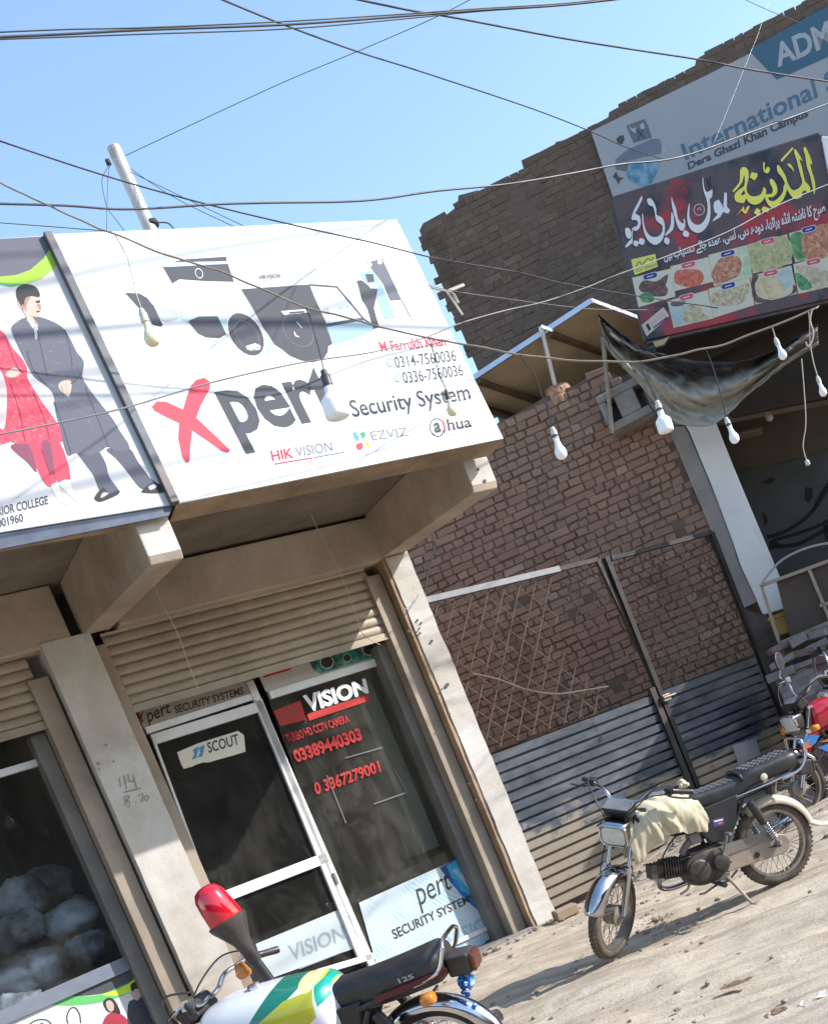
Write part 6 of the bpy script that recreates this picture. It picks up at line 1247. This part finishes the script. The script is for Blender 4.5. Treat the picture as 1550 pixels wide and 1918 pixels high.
    b = MB(); b.tube(smoothpath([(.78, .02, .43), (.76, .05, .50), (.68, .04, .56), (.60, .03, .60)], 4), .005, 6); b.tube(smoothpath([(.70, -.02, .46), (.72, .06, .44), (.60, .10, .44)], 4), .004, 6); b.tube(smoothpath([(.43, .10, .44), (.40, .12, .36), (.36, .11, .30)], 4), .004, 6); b.obj('engine_leads', BLKP, eng, smooth=True)
    b = MB(); b.tube(smoothpath([(.42, .13, .36), (.37, .15, .45), (.35, .155, .50)], 4), .009, 7); b.tube([(.35, .15, .50), (.35, .22, .505)], .012, 8); b.obj('kick_lever', DGRY, eng, smooth=True, auto=40)
    b = MB(); CM = Matrix.Translation((.66, 0, .385)) @ Matrix.Rotation(R(78 if not o.get('upright') else 12), 4, 'Y')
    for i in range(9): k = .062 if i < 7 else .05; b.box(-k, k, -k, k, .006 + i * .0185, .0135 + i * .0185, M=CM)
    b.lathe([(.05, 0), (.05, .17), (.042, .19)], CM, 14); b.box(-.045, .045, -.05, .05, .17, .215, M=CM); b.obj('cylinder', ENG, eng, bevel=.003)
    b = MB(); b.tube(smoothpath([(.55, .06, .53), (.60, .05, .50), (.63, .03, .46)], 3), .024, 10); b.box(.50, .57, .02, .10, .50, .57); b.obj('carburettor', DGRY, eng, smooth=True, auto=35)
    b = MB(); b.tube(smoothpath([(.80, -.04, .36), (.80, -.09, .28), (.70, -.12, .235), (.45, -.13, .235), (.28, -.135, .25)], 5), .017, 10); b.tube([(.30, -.137, .25), (.22, -.14, .255), (-.22, -.15, .33), (-.26, -.15, .34)], [.02, .036, .042, .03], 14); b.obj('exhaust', CHRM, t, smooth=True, auto=45)
    # chain case: upper grey run and lower dusty run, as on small commuters
    b = MB()
    pr = [(.36, .42), (.20, .41), (.03, .365), (-.055, .33), (-.075, .28), (-.055, .235), (0, .215), (.2, .235), (.40, .25), (.44, .30), (.42, .39)]
    b.prism(pr, .078, .112); b.obj('chain_case', o.get('chaincase', DUST), t, bevel=.008, seg=3)
    b = MB(); b.prism([(.40, .43), (.10, .405), (.02, .375), (.03, .335), (.12, .345), (.40, .36)], .113, .118); b.lathe([(.02, 0), (.02, .004)], Matrix.Translation((.18, .112, .28)) @ Matrix.Rotation(R(-90), 4, 'X'), 14, 1); b.obj('case_panel', [DGRY, BLKP], t)
    # shocks
    for s_ in (-1, 1):
        p0 = Vector((.02, s_ * .135, .30)); p1 = Vector((.13, s_ * .135, .63)); b = MB(); d = p1 - p0
        b.tube([p0, p0 + d * .42], .012, 8); b.lathe([(.02, -.01), (.02, .02)], Matrix.Translation(p0), 10)
        so_ = b.obj('shock_absorber', DGRY, t, smooth=True, auto=40)
        b = MB(); ex = d.normalized(); u_ = ex.orthogonal().normalized(); v_ = ex.cross(u_)
        b.tube([p0 + d * (.14 + .36 * i / 70) + (u_ * math.cos(i * .72) + v_ * math.sin(i * .72)) * .022 for i in range(71)], .0045, 5); b.obj('spring', CHRM, so_, smooth=True)
        b = MB(); b.tube([p0 + d * .48, p0 + d * .50, p0 + d * .97, p1], [.02, .028, .028, .018], 14); b.obj('shroud', BLKP, so_, smooth=True, auto=40)
    # tank
    tx0, tx1 = o.get('tank', (.45, .90)); tz = o.get('tankz', (.60, .86)); tw = o.get('tankw', .125); n_ = 22; se = []
    for i in range(n_ + 1):
        u = i / n_; x = tx0 + (tx1 - tx0) * u
        top = tz[1] - .075 * (1 - u) ** 2.2 * 1.0 - .055 * max(0, u - .72) ** 1.2 * 3.2; e_ = math.sin(math.pi * min(1, .10 + .95 * u)) if u < .5 else 1
        endk = min(1, (u / .10) ** .5 if u < .10 else 1) * min(1, ((1 - u) / .08) ** .5 if u > .92 else 1); endk = max(endk, .15)
        wy = tw * (.70 + .30 * math.sin(math.pi * (.12 + .68 * u))) * endk; bot = tz[0] + .03 * (1 - u)
        hz2 = (top - bot) / 2 * (.5 + .5 * endk); cz = (top + bot) / 2
        ring = superell(0, cz, wy, hz2, 32, 2.5, 1.0)
        if o.get('cloth'):
            ring = [(y * (1 + .05 * noise.noise(Vector((x * 13, z * 6, y * 5)))) , z + .012 * noise.noise(Vector((x * 22, y * 18, 3)))) for y, z in ring]
        se.append([Vector((x, y, z)) for y, z in ring])
    b = MB(); b.loft(se); tk = b.obj('fuel_tank', o['tankmat'], t, smooth=True, subsurf=1)
    if o.get('cloth'):
        # a cloth draped over the tank: open skirt with folds
        b = MB(); se = []; n2 = 60
        for i in range(n2 + 1):
            u = i / n2; x = tx0 - .01 + (tx1 - tx0 + .05) * u; row = []
            top = tz[1] + .012 - .07 * (1 - u) ** 2.4 - .085 * max(0, u - .62) ** 1.1 * 1.5
            for j in range(25):
                v = -1 + 2 * j / 24; a = v * 2.05; fold = 1 + .11 * math.sin(u * 24 + v * 5) * max(0, abs(v) - .3) + .07 * noise.noise(Vector((u * 6, v * 3, 1)))
                hem = 1 + .10 * math.sin(u * 7 + (1 if v > 0 else 2)) + .25 * u
                y = math.sin(a) * .150 * fold * (.70 + .30 * math.sin(math.pi * (.15 + .7 * u))); z = top - .155 * (1 - math.cos(a)) * hem * 1.0 + .006 * math.sin(u * 31 + v * 9)
                cr = abs(noise.noise(Vector((u * 10 + v * 2, v * 2.2, 4)))) + .6 * abs(noise.noise(Vector((u * 23 - v * 4, v * 3.5, 8)))); y += (.030 if v > 0 else -.030) * (cr - .3) * min(1, abs(v) * 2.5); z -= .016 * (cr - .3)
                row.append(Vector((x + .01 * math.sin(v * 6 + u * 9), y, z)))
            se.append(row)
        b.loft(se, closed=False); b.obj('tank_cover', o['cloth'], t, smooth=True, solid=.003, subsurf=1)
        b = MB(); 
        for k in range(26): 
            a = k * .8; b.tube([Vector((tx0 + .03 + .05 * noise.noise(Vector((k, 1, 0))), .06 * noise.noise(Vector((k, 5, 0))), tz[1] + .0 + .03 * noise.noise(Vector((k, 9, 0))))), Vector((tx0 + .03 + .05 * noise.noise(Vector((k + .5, 1, 0))), .07 * noise.noise(Vector((k + .7, 5, 0))), tz[1] + .02 + .03 * noise.noise(Vector((k + .6, 9, 0)))))], .014, 6)
        b.obj('cover_knot', o['cloth'], t, smooth=True)
    b = MB(); b.lathe([(.03, 0), (.032, .012), (.026, .02)], Matrix.Translation((tx0 + (tx1 - tx0) * .55, 0, tz[1] - .015)), 16)
    if not o.get('cloth'): b.obj('fuel_cap', CHRM, tk, smooth=True, auto=40)
    # seat with a raised pillion half
    s0, s1 = o.get('seat', (-.30, .52)); sz = o.get('seatz', .80); n_ = 30; se = []
    for i in range(n_ + 1):
        u = i / n_; x = s0 + (s1 - s0) * u; st_ = 1 / (1 + math.exp((u - .50) * 40)) * o.get('step', .03)
        top = sz + st_ + .015 * max(0, u - .85) * 4 - .02 * math.sin(math.pi * u) * .5; endk = min(1, (u / .07) ** .5 if u < .07 else 1) * min(1, ((1 - u) / .07) ** .5 if u > .93 else 1); endk = max(.3, endk)
        wy = (.128 - .045 * u ** 1.5) * (.7 + .3 * endk); h_ = o.get('seath', .066) * (.6 + .4 * endk); ring = superell(0, top - o.get('seath', .066), wy, h_, 28, 3.4)
        se.append([Vector((x, y, z)) for y, z in ring])
    b = MB(); b.loft(se); SB_ = b
    if o.get('pattern'):
        b = SB_
        for i in range(17):
            for j in range(7):
                u = .08 + .80 * i / 16
                if abs(u - .50) < .05: continue
                x = s0 + (s1 - s0) * u + (.012 if j % 2 else 0); y = -.075 + .15 * j / 6; y *= (1 - .3 * u)
                st_ = 1 / (1 + math.exp((u - .50) * 40)) * o.get('step', .03); top = sz + st_ + .015 * max(0, u - .85) * 4 - .02 * math.sin(math.pi * u) * .5
                z = top - .058 + .058 * (1 - min(.98, abs(y) / (.128 - .045 * u ** 1.5)) ** 3.4) ** (1 / 3.4)
                b.bar((x - .010, y, z + .0005), (x + .010, y + .004, z + .0005), .010, .005, mi=1)
    sto = SB_.obj('seat', [SEATM, mat('seat_grey', (.17, .18, .20), (.12, .125, .14), 8, .5)] if o.get('pattern') else SEATM, t, smooth=True, auto=50)
    if o.get('pattern'):
        b = MB(); u = .5; x = s0 + (s1 - s0) * .49; b.tube([Vector((x + .02, y, sz - .058 + z)) for y, z in [(yy, .075 * (1 - min(.99, abs(yy) / .12) ** 3) ** .33 - .0) for yy in [-.118 + .236 * k / 10 for k in range(11)]]], .012, 8); b.obj('seat_strap', BLKP, sto, smooth=True)
    b = MB(); b.tube(smoothpath([(s0 + .03, .122, sz - .105), (s0 + .3, .126, sz - .112), (s1 - .28, .108, sz - .116)], 5), .006, 6); b.tube(smoothpath([(s0 + .03, -.122, sz - .105), (s0 + .3, -.126, sz - .112), (s1 - .28, -.108, sz - .116)], 5), .006, 6); b.obj('seat_trim', CHRM, sto, smooth=True)
    # side cover
    for s_ in (-1, 1):
        b = MB(); b.prism([(.18, .70), (.46, .70), (.52, .60), (.45, .47), (.33, .44), (.25, .52)], s_ * .095, s_ * .118); b.obj('side_cover', o.get('side', BLKP), t, bevel=.01, seg=3)
    if o.get('badge'):
        b = MB(); b.prism([(.32, .60), (.40, .61), (.405, .56), (.33, .55)], .1185, .1195); k = len(b.f); b.prism([(.33, .59), (.39, .60), (.39, .59), (.33, .58)], .1196, .1200, 1); b.prism([(.34, .572), (.37, .577), (.37, .568), (.34, .563)], .1196, .12, 2); b.obj('side_sticker', [flat('badge_violet', (.07, .04, .18)), WHI, flat('badge_orange', (.5, .2, .05))], t)
        b = MB(); b.lathe([(.024, 0), (.024, .006), (.018, .010)], Matrix.Translation((-.02, .128, sz - .06)) @ Matrix.Rotation(R(-90), 4, 'X'), 18); b.obj('reflector', mat('reflector_cream', (.6, .57, .46), None, 8, .3), t, smooth=True, auto=40)
    # grab rail, tail lamp, indicators, stands, pegs
    gz = o.get('grabz', 0); b = MB(); b.tube(smoothpath([(s0 + .16, .125, sz - .12), (s0 + .02, .13, sz - .10), (s0 - .045, .125, sz - .02), (s0 - .05, .115, sz + .06 + gz), (s0 - .05, .07, sz + .075 + gz), (s0 - .05, -.07, sz + .075 + gz), (s0 - .05, -.115, sz + .06 + gz), (s0 - .045, -.125, sz - .02), (s0 + .02, -.13, sz - .10), (s0 + .16, -.125, sz - .12)], 4), .0095, 8); b.obj('grab_rail', CHRM, t, smooth=True)
    b = MB(); TM = Matrix.Translation((s0 - .05, 0, sz - .12)) @ Matrix.Rotation(R(-8), 4, 'Y'); b.box(-.055, .05, -.062, .062, -.05, .045, M=TM); tl_ = b.obj('tail_lamp', BLKP, t, bevel=.014, seg=3)
    b = MB(); b.box(-.078, -.052, -.056, .056, -.044, .038, M=TM); b.obj('lens', o.get('tlens', REDL), tl_, bevel=.012, seg=3)
    for (x, z) in (() if o.get('noind') else ((WB - .20, .70), (-.15, .63))):
        for s_ in (-1, 1):
            M_ = ST if x > .5 else I4; b = MB(); b.tube([(x, s_ * .07, z), (x, s_ * .175, z)], .008, 8); b.xf(M_); iq = b.obj('indicator', CHRM if o.get('chromeind') else BLKP, t, smooth=True)
            b = MB(); b.loft([[M_ @ Vector((x + xx, y_ + s_ * .205, z_ + z)) for y_, z_ in superell(0, 0, .036 * k, .027 * k, 18, 2.8)] for xx, k in ((-.03, .5), (-.025, .9), (.0, 1.0), (.024, .92), (.034, .55))]); b.obj('lens', AMB, iq, smooth=True)
    b = MB()
    for s_ in (-1, 1): b.tube([(.50, s_ * .10, .215), (.50, s_ * .24, .22)], .011, 8); b.tube([(.50, s_ * .15, .22), (.50, s_ * .25, .222)], .017, 10)
    b.tube([(.34, .11, .24), (.42, .12, .20), (.50, .125, .21), (.60, .125, .19), (.64, .14, .20)], .007, 6); b.tube([(.50, -.12, .215), (.50, .12, .215)], .012, 8); b.obj('foot_pegs', BLKP, t, smooth=True, auto=40)
    b = MB(); ft = F.inverted() @ (F @ Vector((.34, .20, 0)))
    wv = F @ Vector((.36, .24, 0)); wv.z = ground_z(wv.x, wv.y) + .004; fl = F.inverted() @ wv
    b.tube([(.42, .10, .235), Vector((.42, .10, .235)).lerp(fl, .5), fl], [.012, .011, .010], 8); b.bar(fl + Vector((-.01, 0, .003)), fl + Vector((-.02, .05, .003)), .03, .006); b.bar((.48, .09, .245), (.40, .11, .225), .02, .05); b.obj('kickstand', DUST, t, smooth=True, auto=40)
    return t
def bikeframe(rear, front, lean, scale=None):
    """ground contacts read off the photo -> frame with x towards the front wheel"""
    def gp(p):
        a = pg(p[0], p[1], -.15)
        for _ in range(6): a = pg(p[0], p[1], ground_z(a.x, a.y))
        return a
    a, c = gp(rear), gp(front); ex = (c - a); s_ = scale or ex.length / 1.22; ex.normalize()
    ey = UP.cross(ex).normalized(); ez = ex.cross(ey); L_ = Matrix.Rotation(R(-lean), 4, ex)
    ey = L_.to_3x3() @ ey; ez = L_.to_3x3() @ ez
    return frame(a, ex * s_, ey * s_, ez * s_)
CLOTHM = NT('cream_cloth'); q = CLOTHM; q.set('Base Color', q.mix(q.ramp(q.noise(5, 6, .65), [(.42, 0), (.7, .8)]), (.48, .43, .31), (.40, .33, .20))); q.set('Roughness', .8); q.bump(q.noise(7, 4, .5, q.mapping(scale=(2, 1, .8))), .3, .03); CLOTHM = q.m
BF1 = bikeframe((1470, 1652), (1162, 1789), 9)
CHBLUE = mat('chrome_fender', (.60, .61, .64), (.50, .5, .52), 4, .13, 1.0, dirt=(.25, .21, .17), dirt_amt=.12)
bike('motorbike', 'dusty black motorbike with cream cloth over its tank parked before the gate', BF1, dict(tlens=BLKP, steer=44, fw=.15, noind=True, ffender=CHBLUE, rfender=mat('fender_cream', (.50, .44, .34), (.40, .34, .25), 5, .55, dirt=(.25, .19, .14), dirt_amt=.3), tankmat=BLKP, cloth=CLOTHM, visor=CHBLUE, pattern=True, badge=True, tail=True, step=.035, chaincase=DUST, tank=(.44, .92), tankz=(.60, .86), hbz=-.06, group='motorbikes parked on the forecourt'))
def bikeframe2(p, Y, head, lean, s_):
    """front contact seen at p, Y metres away; head = direction of travel"""
    c = pdepth(p[0], p[1], Y); ex = Vector((math.cos(R(head)), math.sin(R(head)), 0)); ey = UP.cross(ex)
    L_ = Matrix.Rotation(R(-lean), 4, ex).to_3x3(); ey = L_ @ ey; ez = L_ @ UP
    return frame(c - ex * 1.2 * s_, ex * s_, ey * s_, ez * s_)
BF2 = bikeframe2((1512, 1538), 9.9, 196, 3, 1.02)
RTANK = mat('red_paint', (.42, .012, .03), (.34, .01, .024), 3, .22, coat=.7, dirt=(.3, .12, .1), dirt_amt=.15)
RB = bike('motorbike', 'red motorbike with round mirror and blue orange stickers at the right edge', BF2, dict(steer=10, ffender=CHRM, rfender=CHRM, tankmat=RTANK, side=RTANK, mirror=1, mside=1, mdir=(.0, -.02, .12), mrot=-70, mglass=mat('mirror_bright', (.9, .9, .92), None, 3, .05, 1.0), tyre=TYREB, chromeind=True, chromelever=True, tank=(.42, .92), tankz=(.62, .88), hbz=.03, downtube=True, upright=True, group='motorbikes parked on the forecourt'))
b = MB()
def onside(pts, F, off, mi=0): b.add([(lambda v: Vector((v.x, off, v.z)))(px(x, y, F, off)) for x, y in pts], [list(range(len(pts)))], mi)
onside([(1492, 1390), (1516, 1376), (1534, 1378), (1526, 1392), (1508, 1404)], BF2, .131, 0); onside([(1500, 1398), (1516, 1384), (1512, 1394), (1520, 1398), (1506, 1404)], BF2, .134, 1); onside([(1530, 1400), (1560, 1390), (1560, 1412)], BF2, .132, 0); onside([(1534, 1390), (1560, 1380), (1560, 1388)], BF2, .134, 1)
b.obj('tank_sticker', [flat('sticker_skyblue', (.02, .16, .45)), flat('sticker_orange', (.55, .12, .03))], RB)
BF3 = bikeframe2((1572, 1484), 10.6, 190, 7, 1.06)
bike('motorbike', 'second red motorbike mostly hidden behind the red one with the mirror', BF3, dict(steer=18, ffender=mat('red_fender2', (.30, .02, .03), None, 3, .35), rfender=CHRM, tankmat=RTANK, side=RTANK, tyre=TYREB, tank=(.42, .92), tankz=(.62, .88), hbz=.05, upright=True, group='motorbikes parked on the forecourt'))
# ---- police motorbike in the foreground
ra = pdepth(834, 1984, 5.6); th = R(-12); ex = Vector((-math.cos(th), -math.sin(th), 0)); ey = UP.cross(ex)
S4 = 1.04; L_ = Matrix.Rotation(R(-9), 4, ex).to_3x3(); ey = L_ @ ey; ez = L_ @ UP
BF4 = frame(ra - ez * .28 * S4, ex * S4, ey * S4, ez * S4)
q = NT('police_tank'); sx = q.n('ShaderNodeSeparateXYZ'); q.l(q.coord(), sx.inputs[0])
def mask(pts):
    """convex outline (photo points on the near side of the tank) -> 0/1 mask in the tank's own x, z"""
    P = [px(x, y, BF4, .15) for x, y in pts]; P = [(p_.x, p_.z) for p_ in P]; ar = sum(P[i][0] * P[(i + 1) % len(P)][1] - P[(i + 1) % len(P)][0] * P[i][1] for i in range(len(P)))
    if ar < 0: P.reverse()
    out = None
    for i in range(len(P)):
        (x1, z1), (x2, z2) = P[i], P[(i + 1) % len(P)]; a_, b_ = -(z2 - z1), (x2 - x1); c_ = -(a_ * x1 + b_ * z1)
        v = q.math('MULTIPLY_ADD', sx.outputs[0], a_, q.math('MULTIPLY_ADD', sx.outputs[2], b_, c_)); v = q.math('GREATER_THAN', v, 0.0); out = v if out is None else q.math('MULTIPLY', out, v)
    return out
c = q.mix(q.ramp(q.noise(4, 5), [(.4, 0), (.8, .5)]), (.66, .67, .70), (.54, .54, .57))
for pts, col in (([(472, 1912), (500, 1860), (530, 1815), (560, 1800), (600, 1810), (560, 1850), (520, 1890), (480, 1925)], (.01, .17, .12)), ([(482, 1918), (530, 1876), (580, 1858), (596, 1900), (560, 1940), (480, 1950)], (.42, .42, .025)), ([(566, 1808), (590, 1806), (612, 1830), (608, 1862), (585, 1862), (572, 1840)], (.55, .50, .05)), ([(580, 1856), (598, 1842), (612, 1872), (596, 1884)], (.0, .30, .22))):
    c = q.mix(mask(pts), c, col)
disc_c = px(562, 1846, BF4, .15)
dd = q.math('ADD', q.math('POWER', q.math('SUBTRACT', sx.outputs[0], disc_c.x), 2.0), q.math('POWER', q.math('SUBTRACT', sx.outputs[2], disc_c.z), 2.0))
c = q.mix(q.math('LESS_THAN', dd, .046 ** 2), c, (.66, .62, .30))
q.set('Base Color', c); q.set('Roughness', .25); q.set('Coat Weight', .5); PTANK = q.m
PB = bike('motorbike', 'white police style motorbike with green and yellow tank in the foreground', BF4, dict(steer=-4, ffender=CHRM, rfender=CHRM, tankmat=PTANK, side=BLKP, tyre=TYREB, rim=CHRM, chromelever=True, chromeind=True, tank=(.26, .98), tankz=(.52, .91), tankw=.20, seat=(-.22, .34), seatz=.80, seath=.08, step=0.0, grabz=-.06, tlens=mat('smoked_lens', (.10, .03, .02), None, 5, .25), hbz=-.05, mirror=0, downtube=True, upright=True, group='motorbikes parked on the forecourt'))
# extras on the police bike: beacon on its pole, ornament, side band
a = px(480, 1800, BF4, -.10); tp_ = px(387, 1672, BF4, -.10); d = (tp_ - a).normalized(); L_ = (tp_ - a).length
AM = Matrix.Translation(a) @ Vector((0, 0, 1)).rotation_difference(d).to_matrix().to_4x4()
b = MB(); b.tube([a - d * .30, a + d * (L_ * .12)], .022, 10); b.lathe([(.030, L_ * .0), (.034, L_ * .16), (.042, L_ * .30), (.070, L_ * .46), (.088, L_ * .56), (.090, L_ * .60), (.086, L_ * .61)], AM, 24)
be = b.obj('beacon_base', BLKP, PB, smooth=True, auto=40)
b = MB(); b.lathe([(.080, L_ * .60), (.082, L_ * .62), (.076, L_ * .80), (.068, L_ * .96), (.052, L_ * 1.04), (.026, L_ * 1.075), (.006, L_ * 1.08)], AM, 28)
q = NT('beacon_red'); q.set('Base Color', (.48, .006, .02)); q.set('Roughness', .12); q.set('Coat Weight', .8); q.set('Subsurface Weight', 0.0); lz = b.obj('beacon_lens', q.m, be, smooth=True)
b = MB(); c0 = px(462, 1812, BF4, -.10); b.lathe([(.03, -.02), (.036, .0), (.02, .05)], Matrix.Translation(px(456, 1822, BF4, -.12)), 12); b.obj('indicator_lens', AMB, be, smooth=True)
q = NT('blue_ornament'); q.set('Base Color', q.ramp(q.noise(30, 4), [(.42, (.0, .03, .22)), (.55, (.01, .16, .5)), (.68, (.4, .6, .75))])); q.set('Roughness', .2)
b = MB(); cc = px(872, 1838, BF4, .02)
b.lathe([(.006, -.045), (.035, -.02), (.035, .02), (.006, .045)], Matrix.Translation(cc), 10)
for i in range(26):
    p_ = cc + Vector((random.gauss(0, .018), random.gauss(0, .03), random.gauss(0, .03))); b.lathe([(.004, -.012), (.013, -.004), (.013, .004), (.004, .012)], Matrix.Translation(p_) @ Matrix.Rotation(random.random() * 3, 4, 'X') @ Matrix.Rotation(random.random() * 3, 4, 'Y'), 8)
b.obj('blue_ornament', q.m, PB, smooth=True, auto=40)
b = MB(); vs, fs = text_geo('125', .03); q0 = px(748, 1842, BF4, .1325); q1 = px(776, 1832, BF4, .1325)
b.add([(lambda p_: Vector((p_.x, .1335, p_.z)))(q0.lerp(q1, u) + Vector((0, 0, .022 * v))) for u, v in vs], fs); b.obj('side_number', flat('number_grey', (.35, .33, .33)), PB)
b = MB(); P = [px(x, y, BF4, .131) for x, y in [(700, 1868), (836, 1812), (838, 1822), (706, 1878)]]; b.add(P, [(0, 1, 2, 3)]); b.obj('side_band', mat('maroon_band', (.12, .01, .02), (.08, .008, .015), 5, .35), PB, solid=.006)

# plain row on the other side of the street (seen only as a dim reflection in the shop glass)
ob = thing('street_building', 'plain brown shop row across the street, mirrored in the shop glass', 'building', Matrix.Translation((-4, -17, 0)))
b = MB(); b.box(-30, 28, -6, 0, -.3, 5.5); b.box(28.01, 64, -6, -.3, -.3, 12); b.box(64.01, 110, -6, -.2, -.3, 9.5); b.obj('wall', mat('street_brick', (.10, .085, .07), (.06, .05, .045), .6, .95), ob)
b = MB()
for i in range(33): b.box(-29 + i * 4.2, -26 + i * 4.2, .005, .06, 0, 3)
b.obj('shop_openings', mat('street_dark', (.03, .028, .026), None, 1, .8), ob)
